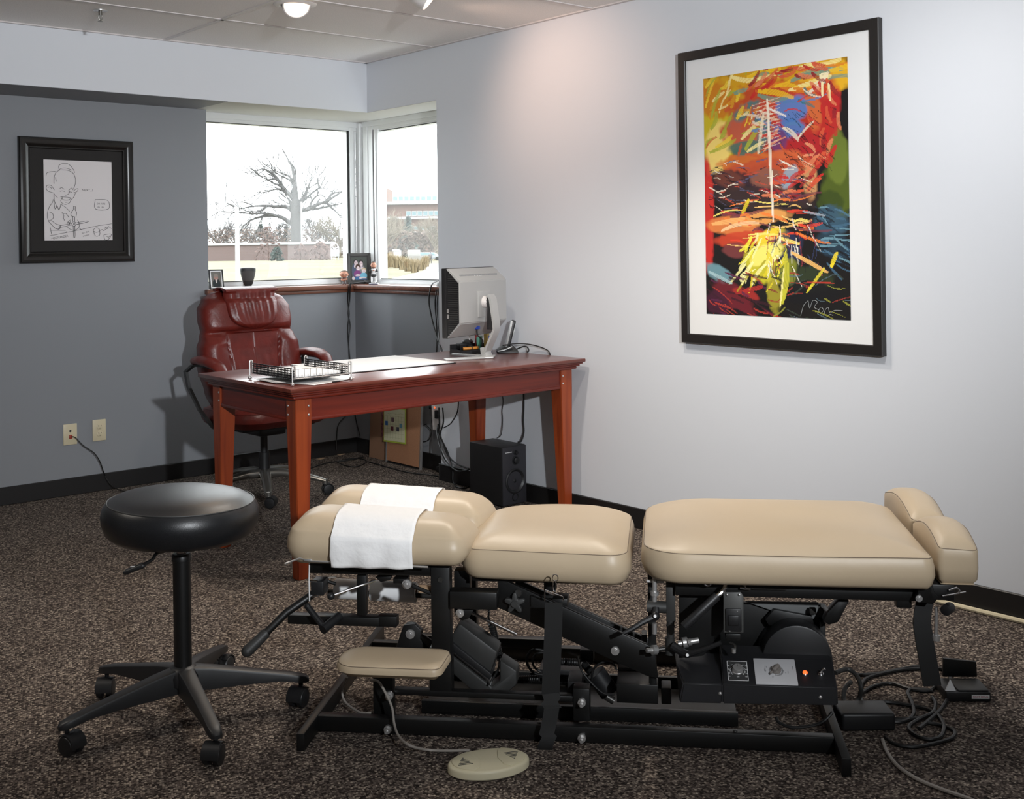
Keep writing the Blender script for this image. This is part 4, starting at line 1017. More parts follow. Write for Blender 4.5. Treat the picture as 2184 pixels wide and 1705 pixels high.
# ---------------------------------------------------------------- cork board with calendar, leaning in the recess
cb = thing('cork_board', 'aluminium framed cork board leaning on the grey wall under the desk', 'board', (0, 0, 0))
cb.location = (0.088, -0.205, 0)
lean_m = Matrix.Rotation(math.radians(3.0), 4, 'Y')
bw2, bh2 = 0.185, 0.62
def cbox(a, b, bev=0): return MB().box(a, b, bev, mtx=lean_m)
cbox((-0.004, -bw2+0.012, 0.012), (0.004, bw2-0.012, bh2-0.012)).build('cork', 'cork', cb, smooth=False)
f = MB(); f.box((-0.007, -bw2, 0), (0.007, -bw2+0.014, bh2), 0.002, mtx=lean_m).box((-0.007, bw2-0.014, 0), (0.007, bw2, bh2), 0.002, mtx=lean_m).box((-0.007, -bw2, bh2-0.014), (0.007, bw2, bh2), 0.002, mtx=lean_m); f.build('frame', 'steel', cb)
cbox((-0.006, -bw2+0.014, 0), (0.006, bw2-0.014, 0.006)).build('bottom_rail', 'plastic', cb)
b2 = tag(MB().box((-0.004, -0.09, 0), (0.004, 0.09, 0.60), mtx=lean_m).build('brown_panel', mat('brown_hardboard', (0.26, 0.14, 0.08), 0.8), loc=(0.108, 0.10, 0.0), smooth=False), 'plain brown panel leaning behind the left edge of the cork board', 'panel')
cl = thing('wall_calendar', 'green bordered calendar with photo squares hanging on the cork board', 'calendar', (0.083, -0.070-0.055, 0.13), 0)
cmx = Matrix.Rotation(math.radians(3.0), 4, 'Y') @ Matrix.Rotation(math.radians(-2.5), 4, 'X')
MB().box((-0.001, -0.118, 0.0), (0.001, 0.118, 0.40), mtx=cmx).build('border', mat('lime_border', (0.36, 0.42, 0.05), 0.6), cl, smooth=False)
MB().box((-0.0018, -0.108, 0.010), (-0.0009, 0.112, 0.205), mtx=cmx).build('page', mat('calendar_page', (0.56, 0.54, 0.36), 0.7), cl, smooth=False)
MB().box((-0.0018, -0.108, 0.222), (-0.0009, 0.112, 0.25), mtx=cmx).build('page_top', 'paper', cl, smooth=False)
g = MB()
for i in range(6): g.box((-0.0022, -0.100, 0.030+i*0.026), (-0.0017, 0.106, 0.0308+i*0.026), mtx=cmx)
for i in range(8): g.box((-0.0022, -0.102+i*0.0295, 0.022), (-0.0017, -0.1012+i*0.0295, 0.162), mtx=cmx)
for i in range(14): g.box((-0.0022, -0.09+i*0.013, 0.176+0.004*math.sin(i)), (-0.0017, -0.083+i*0.013, 0.178+0.004*math.sin(i)), mtx=cmx)
g.build('grid_lines', mat('grid_ink', (0.22, 0.24, 0.12), 0.8), cl, smooth=False)
for (yy, zz, nm) in ((0.085, 0.115, (0.03, 0.12, 0.35)), (0.020, 0.140, (0.12, 0.07, 0.08)), (0.025, 0.085, (0.12, 0.02, 0.03)), (-0.035, 0.085, (0.06, 0.06, 0.08)), (-0.068, 0.108, (0.12, 0.28, 0.38))):
    MB().box((-0.0026, yy-0.014, zz-0.013), (-0.0019, yy+0.014, zz+0.013), mtx=cmx).build('photo_square', mat('print_'+str(round(yy, 2)), nm, 0.6), cl, smooth=False)
MB().box((-0.003, 0.118, 0.03), (-0.001, 0.142, 0.40), mtx=cmx).build('side_print', mat('red_blue_print', (0.20, 0.06, 0.06), 0.6, noise=(40, 0.8, 2)), cl, smooth=False)

# white plug-in surge adapter on the recess wall with cords
ad = thing('surge_adapter', 'white plug-in surge adapter with small red light under the desk', 'adapter', (XR, -0.512, 0.32))
k = MB().prism([(0, -0.036, -0.07), (0, 0.030, -0.075), (0, 0.040, 0.075), (0, 0.036, 0.092), (0, -0.040, 0.092), (0, -0.044, 0.07)], (-0.045, 0, 0), 0.006); k.build('body', 'lamp_white', ad)
MB().ball((-0.046, 0.004, 0.062), 0.005, 10).build('light', 'red_led', ad)
k = MB().box((-0.03, 0.040, 0.042), (-0.005, 0.085, 0.062), 0.004).box((-0.035, 0.034, -0.045), (-0.005, 0.062, 0.0), 0.012).box((-0.062, -0.036, -0.0), (-0.044, -0.012, 0.05), 0.004).build('plugs', 'plastic', ad)
for i, (p, r, lb) in enumerate([
 ([hx(936, 870, 0.085), hx(937, 905, 0.06), hx(935, 925, 0.05), hx(945, 950, -0.02), hx(958, 975, -0.03), hx(975, 990, -0.04), hx(1000, 1000, -0.05)], 0.0045, 'black power cord falling from the adapter to the speaker box'),
 ([hx(934, 905, 0.085), hx(932, 925, 0.05), hx(940, 960, -0.02), hx(952, 985, -0.03), hx(975, 1005, -0.05), hx(1001, 1002, -0.05)], 0.0040, 'black cord beside the adapter bundle curving toward the speaker box'),
 ([hx(944, 870, -0.01), hx(946, 900, -0.012), hx(940, 930, -0.015), hx(955, 965, -0.02), hx(965, 1000, -0.02), hz(968, 1032, 0.004), hz(995, 1030, 0.004)], 0.0038, 'black cord dropping from the desk to the floor behind the speaker box'),
 ([hx(978, 855, -0.008), hx(975, 880, -0.008), hx(962, 903, -0.008), hx(946, 913, -0.010)], 0.0032, 'thin black cord hooking across the wall under the desk'),
 ([hx(910, 905, 0.13), hx(895, 912, 0.13), hx(890, 928, 0.13), hx(900, 942, 0.13), hx(915, 938, 0.13), hx(920, 920, 0.13), hx(910, 908, 0.13)], 0.0028, 'small coil of black cord hanging by the cork board'),
 ([hz(996, 1008, 0.004), hz(985, 1020, 0.004), hz(970, 1036, 0.004), hz(990, 1042, 0.004), hz(1003, 1035, 0.004)], 0.0035, 'loop of black cord on the carpet beside the speaker box')]):
    cable('black_cord', p, r, lb)
t = MB().box((-0.09, -0.03, 0), (0.09, 0.03, 0.035), 0.008).build('power_strip', 'plastic', loc=hz(960, 1012, 0.0)+Vector((0.03, 0.03, 0)), rot=(0, 0, -1.25)); tag(t, 'black power strip on the floor by the wall under the desk', 'power strip')
for i, (pts, lb) in enumerate([
 ([hy(747, 603, 0.355), hy(744, 612, 0.352), hy(742, 640, 0.385), hy(745, 670, 0.387), hy(742, 700, 0.387), hy(744, 740, 0.387), hy(748, 790, 0.387), hy(746, 840, 0.387), hy(742, 880, 0.387), hy(722, 905, 0.387), hy(718, 935, 0.387), hy(717, 960, 0.36)], 'black cable from the sill down the grey corner, left one of the pair'),
 ([hy(750, 602, 0.355), hy(747, 612, 0.352), hy(746, 640, 0.385), hy(743, 670, 0.387), hy(747, 695, 0.387), hy(744, 730, 0.387), hy(746, 780, 0.387), hy(752, 850, 0.387), hy(760, 900, 0.387), hy(770, 940, 0.36), hy(774, 975, 0.33)], 'black cable from the sill down the grey corner, right one of the pair')]):
    cable('sill_cable', pts, 0.0035, lb, smooth=5)
for i, (pts, r, lb) in enumerate([
 ([hx(932, 600, 0.20), hx(924, 604, 0.13), hx(918, 616, 0.10), hx(915, 640, 0.10), hx(917, 660, 0.09), hx(926, 700, 0.06), hx(935, 730, 0.01), hx(945, 752, -0.02)], 0.0042, 'thick black cable bowing out from the right sill down behind the desk'),
 ([hx(934, 604, 0.16), hx(930, 625, 0.10), hx(928, 650, 0.12), hx(931, 690, 0.12), hx(932, 730, 0.12), hx(931, 760, 0.12)], 0.0035, 'black cable hanging along the right wall edge, nearest the corner'),
 ([hx(936, 606, 0.14), hx(934, 625, 0.10), hx(932, 660, 0.11), hx(935, 700, 0.07), hx(938, 735, 0.0), hx(942, 752, -0.02)], 0.0030, 'thin black cable between the other two at the right wall edge')]):
    cable('sill_cable', pts, r, lb, smooth=5)
for i, (pts, lb) in enumerate([
 ([hz(655, 1002, 0.004), hz(690, 990, 0.004), hz(715, 985, 0.004), hz(745, 982, 0.004), hz(775, 975, 0.004)], 'black cord along the baseboard behind the desk leg'),
 ([hz(718, 985, 0.004), hz(735, 993, 0.004), hz(760, 996, 0.004), hz(782, 985, 0.004), hz(765, 978, 0.004), hz(735, 980, 0.004)], 'looped black cord on the carpet near the cork board'),
 ([hz(785, 985, 0.004), hz(820, 995, 0.004), hz(870, 1008, 0.004), hz(920, 1014, 0.004), hz(934, 1016, 0.004)], 'black cord running along the floor in front of the cork board')]):
    cable('floor_cord', pts, 0.0038, lb)
for px, py, lb in ((685, 979, 'larger scrap of tan card on the floor in the corner'), (728, 970, 'smaller scrap of tan card by the corner baseboard')):
    t = MB().box((-0.025, -0.012, 0), (0.025, 0.012, 0.003)).build('card_scrap', 'card', loc=hz(px, py, 0.0), rot=(0.0, 0, 0.3), smooth=False); tag(t, lb, 'scrap')

# ---------------------------------------------------------------- things on the window sill
def picture_frame(label, loc, rz, w, h, bd, colour, tiltd, arr, mat_w=0.0, border2=None):
    t = thing('picture_frame', label, 'picture frame', loc, rz)
    mm = Matrix.Rotation(math.radians(-tiltd), 4, 'X')
    k = MB()
    k.box((-w/2, 0, 0), (-w/2+bd, 0.012, h), 0.002, mtx=mm).box((w/2-bd, 0, 0), (w/2, 0.012, h), 0.002, mtx=mm).box((-w/2+bd, 0, 0), (w/2-bd, 0.012, bd), 0.002, mtx=mm).box((-w/2+bd, 0, h-bd), (w/2-bd, 0.012, h), 0.002, mtx=mm)
    k.box((-w/2+bd*0.5, 0.006, bd*0.5), (w/2-bd*0.5, 0.011, h-bd*0.5), mtx=mm)
    k.build('frame', colour, t)
    if border2:
        a_ = bd; b_ = bd+mat_w; q = MB()
        for x0_, x1_, z0_, z1_ in ((-w/2+a_, -w/2+b_, a_, h-a_), (w/2-b_, w/2-a_, a_, h-a_), (-w/2+b_, w/2-b_, a_, b_), (-w/2+b_, w/2-b_, h-b_, h-a_)): q.box((x0_, 0.003, z0_), (x1_, 0.007, z1_), mtx=mm)
        q.build('inner_border', border2, t, smooth=False)
    iw, ih = w-2*(bd+mat_w), h-2*(bd+mat_w)
    mx_ = mm @ frame_mtx((0, 0.0045, h/2), (1, 0, 0), (0, 0, 1))
    raster('photo', arr, mx_, iw, ih, 'photo', t)
    MB().ribbon([(0, 0.016+h*0.5*math.tan(math.radians(tiltd)), h*0.5), (0, 0.085, 0.002)], (1, 0, 0), 0.03, 0.003).build('easel_back', 'plastic', t)
    return t
def sr(c): return tuple(((x/255)/12.92 if x/255 <= 0.04045 else ((x/255+0.055)/1.055)**2.4) for x in c)
def canvas(w, h, c): a = np.zeros((h, w, 3)); a[:] = sr(c); return a
def blob(a, cx_, cy_, rx, ry, c, ang_=0.0, soft=0.0, alpha=1.0):
    h, w = a.shape[:2]; Y, X = np.mgrid[0:h, 0:w]; X = (X+0.5)/w-cx_; Y = (Y+0.5)/h-cy_; Y = Y*h/w; ry2 = ry*h/w
    ca, sa = math.cos(ang_), math.sin(ang_); u = (X*ca+Y*sa)/rx; v = (-X*sa+Y*ca)/ry2
    d = u*u+v*v; m_ = np.clip((1-d)/max(1e-3, soft)+0.5, 0, 1) if soft else (d < 1).astype(float)
    m_ = (m_*alpha)[..., None]; a[:] = a*(1-m_)+np.array(sr(c))*m_
# family print: two adults behind two children
fa = canvas(66, 88, (68, 72, 66)); rg = np.random.default_rng(3); fa *= (0.8+0.4*rg.random(fa.shape[:2]))[..., None]
for q in [(.22, .62, .20, .34, (70, 78, 100)), (.66, .60, .22, .26, (120, 118, 120)), (.28, .22, .14, .13, (40, 34, 32)), (.30, .26, .115, .115, (196, 176, 180)), (.22, .40, .05, .07, (205, 195, 200)),
          (.62, .24, .14, .14, (44, 38, 36)), (.63, .30, .11, .12, (205, 186, 190)), (.62, .47, .14, .06, (190, 180, 185)),
          (.42, .43, .17, .13, (70, 48, 40)), (.42, .50, .11, .10, (214, 195, 198)), (.38, .74, .24, .17, (120, 60, 115)), (.40, .80, .17, .05, (200, 180, 185)), (.40, .93, .20, .09, (55, 95, 140)),
          (.78, .56, .14, .10, (190, 170, 140)), (.78, .62, .12, .09, (214, 196, 198)), (.76, .82, .22, .14, (105, 165, 190)), (.70, .92, .24, .05, (200, 190, 190)), (.78, .98, .25, .05, (45, 75, 120)), (.10, .93, .09, .08, (200, 190, 190))]:
    blob(fa, *q, soft=0.3)
for ex, ey in ((.26, .24), (.34, .25), (.60, .29), (.67, .29), (.38, .48), (.46, .48), (.74, .61), (.82, .61)): blob(fa, ex, ey, .014, .011, (50, 40, 45))
for ex, ey in ((.31, .30), (.64, .345), (.42, .545), (.78, .665)): blob(fa, ex, ey, .035, .010, (240, 235, 235))
p_ = hy(773, 601, 0.43)
FY = 0.415
def sill(px, Y_): q = hy(px, 600, Y_); return Vector((q.x, q.y, ZT))
fa_c = sill(768, 0.40)
picture_frame('large dark framed family photo of four standing in the window corner', fa_c, math.radians(-20), 0.158, 0.203, 0.019, mat('dark_frame', (0.045, 0.042, 0.038), 0.5), 7, fa, 0.008, mat('frame_inner', (0.022, 0.02, 0.018), 0.6))
sa_ = canvas(30, 46, (120, 118, 112)); blob(sa_, .5, .80, .40, .35, (52, 58, 60), soft=.3); blob(sa_, .5, .38, .20, .20, (176, 138, 128), soft=.3); blob(sa_, .5, .24, .22, .10, (150, 140, 132), soft=.4); blob(sa_, .5, .62, .08, .12, (210, 205, 200), soft=.3); blob(sa_, .44, .36, .03, .02, (70, 50, 48)); blob(sa_, .58, .36, .03, .02, (70, 50, 48))
picture_frame('small black and white framed portrait leaning on the left end of the sill', sill(463.5, 0.415), math.radians(-8), 0.088, 0.122, 0.008, 'plastic', 14, sa_, 0.006, 'paper')
# small satellite speaker
def satellite(label, loc, rz, group=None):
    t = thing('satellite_speaker', label, 'loudspeaker', loc, rz, group)
    MB().lathe([(0.044, 0), (0.045, 0.003), (0.036, 0.007), (0.022, 0.012), (0.020, 0.020)], n=32, sy=0.85).build('stand_base', 'plastic_grey', t)
    mb = MB(); n = 36; prof = [(0.022, 0.016), (0.029, 0.028), (0.033, 0.045), (0.040, 0.070), (0.045, 0.095), (0.047, 0.112), (0.046, 0.120), (0.040, 0.124)]
    vs = []; fs = []
    for r_, z_ in prof:
        for i in range(n):
            a = 2*PI*i/n; c_, s_ = math.cos(a), math.sin(a); sq = (abs(c_)**3+abs(s_)**3)**(-1/3)
            vs.append((r_*c_*sq, r_*s_*sq*0.8-0.1*(z_-0.05)*0, z_))
    for k in range(len(prof)-1):
        for i in range(n): fs.append((k*n+i, k*n+(i+1) % n, (k+1)*n+(i+1) % n, (k+1)*n+i))
    fs.append(tuple(range(n))[::-1]); fs.append(tuple(range((len(prof)-1)*n, len(prof)*n)))
    mb._add(vs, fs); mb.build('shell', 'plastic_grey', t)
    g = MB(); vs = []; fs = []; cols = 14
    P2 = [(0.030, 0.040), (0.034, 0.050), (0.040, 0.072), (0.044, 0.095), (0.0455, 0.114)]
    for r_, z_ in P2:
        for i in range(cols+1):
            a = -PI/2-0.98+1.96*i/cols; c_, s_ = math.cos(a), math.sin(a); sq = (abs(c_)**3+abs(s_)**3)**(-1/3)
            vs.append((r_*c_*sq*1.02, r_*s_*sq*0.8*1.03, z_))
    for k in range(len(P2)-1):
        for i in range(cols): fs.append((k*(cols+1)+i, k*(cols+1)+i+1, (k+1)*(cols+1)+i+1, (k+1)*(cols+1)+i))
    g._add(vs, fs); g.build('grille', mat('speaker_grille', (0.10, 0.095, 0.09), 0.8), t)
    return t
satellite('small dark grey satellite speaker on the left part of the sill', sill(529, 0.425), math.radians(-25), None)
satellite('dark satellite speaker on the sill half hidden by the right wall edge', Vector((0.185, -0.645, ZT)), math.radians(-75), None)
cable('speaker_wire', [sill(522, 0.46)+Vector((0, 0, 0.03)), sill(519, 0.455)+Vector((0, 0, 0.024)), sill(519, 0.45)+Vector((0, 0, 0.012)), sill(522, 0.45)+Vector((0, 0, 0.004)), sill(600, 0.47)+Vector((0, 0, 0.004)), sill(640, 0.475)+Vector((0, 0, 0.004)), sill(730, 0.475)+Vector((0, 0, 0.004))], 0.002, 'thin cable lying along the sill behind the satellite speaker', 'cable_grey')
cable('sill_lead', [sill(752, 0.37)+Vector((-0.01, 0, 0.005)), sill(770, 0.372)+Vector((0, 0, 0.012)), sill(790, 0.36)+Vector((0.02, 0, 0.012)), Vector((0.16, 0.30, ZT+0.022)), Vector((0.175, 0.235, ZT+0.006))], 0.0055, 'thick black lead lying in front of the family photo')
# big-headed vinyl figurine with crossed arms
fg = thing('vinyl_figurine', 'small big-headed vinyl figurine with crossed arms left of the family photo', 'figurine', sill(734, 0.425), math.radians(-25))
k = MB(); k.ball((0, 0, 0.066), 0.0255, 24, (1.08, 0.92, 0.88)); k.ball((-0.027, 0.002, 0.062), 0.005, 10, (0.6, 1, 1.3)); k.ball((0.027, 0.002, 0.062), 0.005, 10, (0.6, 1, 1.3)); k.ball((0.0, -0.024, 0.060), 0.0025, 8)
k.build('head', 'skin', fg)
k = MB(); k.ball((0, 0.003, 0.070), 0.0262, 24, (1.09, 0.95, 0.88))
bmesh.ops.delete(k.bm, geom=[v for v in k.bm.verts if v.co.z < 0.078-0.35*v.co.y and v.co.y < 0.016], context='VERTS'); k.build('hair', mat('grey_brown_hair', (0.17, 0.12, 0.09), 0.6), fg)
k = MB()
for sx in (-1, 1): k.ball((sx*0.011, -0.0232, 0.062), 0.0030, 10, (1, 0.5, 1.1))
k.build('eyes', 'ink', fg)
k = MB().lathe([(0.010, 0.016), (0.0105, 0.026), (0.013, 0.036), (0.011, 0.042), (0.005, 0.046)], n=16, sy=0.75)
k.build('torso', mat('brown_vest', (0.12, 0.055, 0.04), 0.6), fg)
k = MB(); k.tube([(-0.012, 0, 0.040), (-0.019, -0.003, 0.031), (-0.010, -0.011, 0.028), (0.008, -0.012, 0.031)], 0.0038, 8, 3); k.tube([(0.012, 0, 0.040), (0.019, -0.003, 0.031), (0.010, -0.012, 0.033), (-0.008, -0.013, 0.030)], 0.0038, 8, 3); k.build('arms', 'skin', fg)
k = MB(); k.tube([(-0.006, 0, 0.020), (-0.008, 0, 0.004)], 0.0058, 10); k.tube([(0.006, 0, 0.020), (0.008, 0, 0.004)], 0.0058, 10); k.build('trousers', mat('grey_cloth', (0.20, 0.21, 0.22), 0.7), fg)
k = MB(); k.ball((-0.009, -0.003, 0.003), 0.006, 10, (1, 1.4, 0.5)); k.ball((0.009, -0.003, 0.003), 0.006, 10, (1, 1.4, 0.5)); k.build('boots', mat('dark_boots', (0.09, 0.03, 0.03), 0.5), fg)
# bobblehead
bo = thing('bobblehead', 'bearded bobblehead in black and white sportswear standing on a white base', 'figurine', sill(795, 0.35)+Vector((0, 0, 0)), math.radians(-38))
bo.location = hx(797, 600, 0.165); bo.location.z = ZT
k = MB(); k.box((-0.030, -0.024, 0), (0.030, 0.024, 0.007), 0.002); k.build('base', 'white_print', bo)
k = MB(); k.box((-0.028, -0.0246, 0.0012), (0.028, -0.0238, 0.0058)); k.build('base_band', mat('navy_band', (0.04, 0.05, 0.12), 0.5), bo, smooth=False)
k = MB().box((-0.013, -0.0245, 0.007), (0.015, -0.021, 0.019), 0.001); k.build('name_plate', 'white_print', bo)
MB().add_mesh(text_mesh('LEE', 0.010, 0.0003), frame_mtx((0.001, -0.0248, 0.013), (1, 0, 0), (0, 0, 1))).build('lettering', 'ink', bo, smooth=False)
k = MB(); k.tube([(-0.009, 0, 0.058), (-0.012, -0.002, 0.036), (-0.012, 0.0, 0.013)], [0.0075, 0.006, 0.005], 10, 3); k.tube([(0.009, 0, 0.058), (0.013, -0.004, 0.036), (0.015, 0.0, 0.013)], [0.0075, 0.006, 0.005], 10, 3); k.build('legs', 'white_print', bo)
k = MB(); k.lathe([(0.0165, 0.048), (0.0175, 0.058), (0.015, 0.066)], n=16, sy=0.75); k.build('shorts', 'ink', bo)
for x_ in (-0.012, 0.015): MB().ball((x_, -0.004, 0.011), 0.007, 10, (0.9, 1.5, 0.7)).build('shoe', 'ink', bo)
k = MB().lathe([(0.0135, 0.062), (0.0145, 0.078), (0.0165, 0.092), (0.012, 0.101), (0.005, 0.104)], n=18, sy=0.75); k.build('shirt', 'white_print', bo)
k = MB(); k.tube([(-0.016, 0, 0.096), (-0.024, -0.004, 0.086), (-0.014, -0.014, 0.092)], [0.0055, 0.005, 0.0045], 8, 3); k.tube([(0.016, 0, 0.096), (0.024, -0.004, 0.084), (0.014, -0.014, 0.088)], [0.0055, 0.005, 0.0045], 8, 3); k.ribbon([(-0.015, -0.0095, 0.066), (-0.013, -0.0095, 0.086)], (1, 0, 0), 0.003, 0.002); k.ribbon([(0.015, -0.0095, 0.066), (0.013, -0.0095, 0.086)], (1, 0, 0), 0.003, 0.002); k.build('sleeves', 'ink', bo)
k = MB(); k.ball((0.002, -0.016, 0.091), 0.0048, 8, (1.6, 1, 0.8)); k.ball((0, -0.001, 0.124), 0.0185, 22, (0.92, 0.9, 1.2)); k.ball((-0.017, 0, 0.122), 0.004, 8, (0.5, 1, 1.4)); k.ball((0.017, 0, 0.122), 0.004, 8, (0.5, 1, 1.4)); k.ball((0, -0.0178, 0.121), 0.003, 8, (0.8, 0.8, 1.3)); k.build('head', 'skin', bo)
k = MB(); k.ball((0, 0.001, 0.1275), 0.0192, 22, (0.95, 0.94, 1.15))
bmesh.ops.delete(k.bm, geom=[v for v in k.bm.verts if v.co.z < 0.136 and v.co.y < 0.006 or v.co.z < 0.112], context='VERTS'); k.build('hair', 'hair', bo)
k = MB(); k.ball((0, -0.0035, 0.109), 0.013, 16, (1, 0.98, 0.62)); k.build('beard', mat('brown_beard', (0.13, 0.055, 0.035), 0.7), bo)
k = MB()
for sx in (-1, 1): k.ball((sx*0.0062, -0.0165, 0.1255), 0.0016, 8); k.box((sx*0.0062-0.003, -0.0172, 0.1292), (sx*0.0062+0.003, -0.0158, 0.1302))
k.build('eyes', 'hair', bo)
k = MB().box((-0.03, -0.045, 0), (0.03, 0.045, 0.0012)).build('paper_slip', 'paper', loc=(0.205, 0.17, ZT+0.0005), rot=(0, 0, 0.1), smooth=False); tag(k, 'white paper slips lying on the right sill', 'paper')
k = MB().lathe([(0.004, 0), (0.008, 0.002), (0.008, 0.008), (0.003, 0.010)], n=14).build('sill_button', 'ivory', loc=(0.20, -0.43, ZT)); tag(k, 'tiny ivory knob on the right sill near the cable', 'knob')

# ---------------------------------------------------------------- wall plates
def plate(name, label, px, py, cat):
    c = hy(px, py, YL-0.006); t = thing(name, label, cat, (c.x, YL, c.z)); return t
j = plate('phone_jack_plate', 'ivory wall plate with small jack and red plug on the grey wall', 150, 927, 'wall plate')
MB().box((-0.037, -0.006, -0.057), (0.037, 0, 0.057), 0.003).build('plate', 'ivory', j)
k = MB().box((-0.007, -0.011, -0.018-0.005), (0.009, -0.005, -0.003), 0.001); k.build('plug', mat('red_plug', (0.35, 0.04, 0.02), 0.5), j)
MB().lathe([(0.006, 0), (0.006, 0.002), (0.003, 0.002)], origin=(0.0, -0.006, 0.018), axis=(0, -1, 0), n=14).build('socket', 'plastic_grey', j)
q = plate('outlet_plate', 'ivory duplex power outlet right of the jack plate on the grey wall', 212, 918, 'wall plate')
MB().box((-0.037, -0.006, -0.059), (0.037, 0, 0.059), 0.003).build('plate', 'ivory', q)
for zz in (0.020, -0.020):
    f_ = MB().lathe([(0.0165, 0), (0.0165, 0.0025), (0.0155, 0.003), (0.001, 0.003)], origin=(0.002, -0.006, zz), axis=(0, -1, 0), n=24).build('receptacle', 'ivory', q)
    k = MB().box((-0.006, -0.0098, zz+0.001), (-0.0035, -0.0088, zz+0.009)).box((0.0075, -0.0098, zz+0.002), (0.010, -0.0088, zz+0.009)).cyl((0.002, -0.0088, zz-0.008), (0.002, -0.0098, zz-0.008), 0.0024, n=10); k.build('slots', 'ink', f_, smooth=False)
jx = j.location
cable('jack_cord', [jx+Vector((0.004, -0.012, -0.013)), jx+Vector((0.02, -0.030, -0.018)), hy(178, 951, 0.36), hy(200, 966, 0.355), hy(213, 985, 0.36), hy(220, 1005, 0.37), hy(224, 1014, 0.385), hy(226, 1020, 0.378), hz(238, 1036, 0.03), hz(262, 1048, 0.003), hz(300, 1054, 0.003)], 0.003, 'thin black cord from the jack plate down to the carpet')

# ---------------------------------------------------------------- small framed line drawing on the grey wall
Yf = YL-0.028
A_, B_, C_, D_ = hy(39, 290, Yf), hy(285, 302, Yf), hy(45, 562, Yf), hy(288, 557.5, Yf)
fx0, fx1 = (A_.x+C_.x)/2, (B_.x+D_.x)/2; fz0, fz1 = (C_.z+D_.z)/2, (A_.z+B_.z)/2
fr_ = thing('framed_drawing', 'black framed line caricature of a smiling man on the grey wall', 'picture', ((fx0+fx1)/2, YL, (fz0+fz1)/2))
w, h = fx1-fx0, fz1-fz0
def mitre_frame(root, w, h, prof, mname, place):
    """prof: (inset from the outer edge, depth towards the room); place(x, z, d) -> point"""
    mb = MB(); n = len(prof); vs = []
    for (sx, sz) in ((-1, -1), (1, -1), (1, 1), (-1, 1)):
        for ins_, d in prof: vs.append(place(sx*(w/2-ins_), sz*(h/2-ins_), d))
    fs = []
    for c in range(4):
        for k in range(n): fs.append((c*n+k, c*n+(k+1) % n, ((c+1) % 4)*n+(k+1) % n, ((c+1) % 4)*n+k))
    mb._add(vs, fs); return mb.build('frame', mname, root, angle=25)
mitre_frame(fr_, w, h, [(0, 0), (0, 0.022), (0.006, 0.030), (0.016, 0.033), (0.028, 0.030), (0.040, 0.022), (0.050, 0.016), (0.056, 0.016), (0.060, 0.010), (0.060, 0)], mat('satin_black_frame', (0.010, 0.009, 0.008), 0.28), lambda x, z, d: Vector((x, -d, z)))
MB().box((-w/2+0.055, -0.009, -h/2+0.055), (w/2-0.055, -0.004, h/2-0.055)).build('mat_board', mat('black_mat_board', (0.022, 0.020, 0.019), 0.9), fr_, smooth=False)
P0, P1, P2, P3 = hy(92, 340, YL-0.009), hy(238, 346, YL-0.009), hy(95, 513, YL-0.009), hy(239, 513, YL-0.009)
px0, px1 = (P0.x+P2.x)/2-fr_.location.x, (P1.x+P3.x)/2-fr_.location.x; pz0, pz1 = (P2.z+P3.z)/2-fr_.location.z, (P0.z+P1.z)/2-fr_.location.z
MB().box((px0, -0.0115, pz0), (px1, -0.009, pz1)).build('drawing_sheet', mat('drawing_paper', (0.74, 0.70, 0.70), 0.8), fr_, smooth=False)
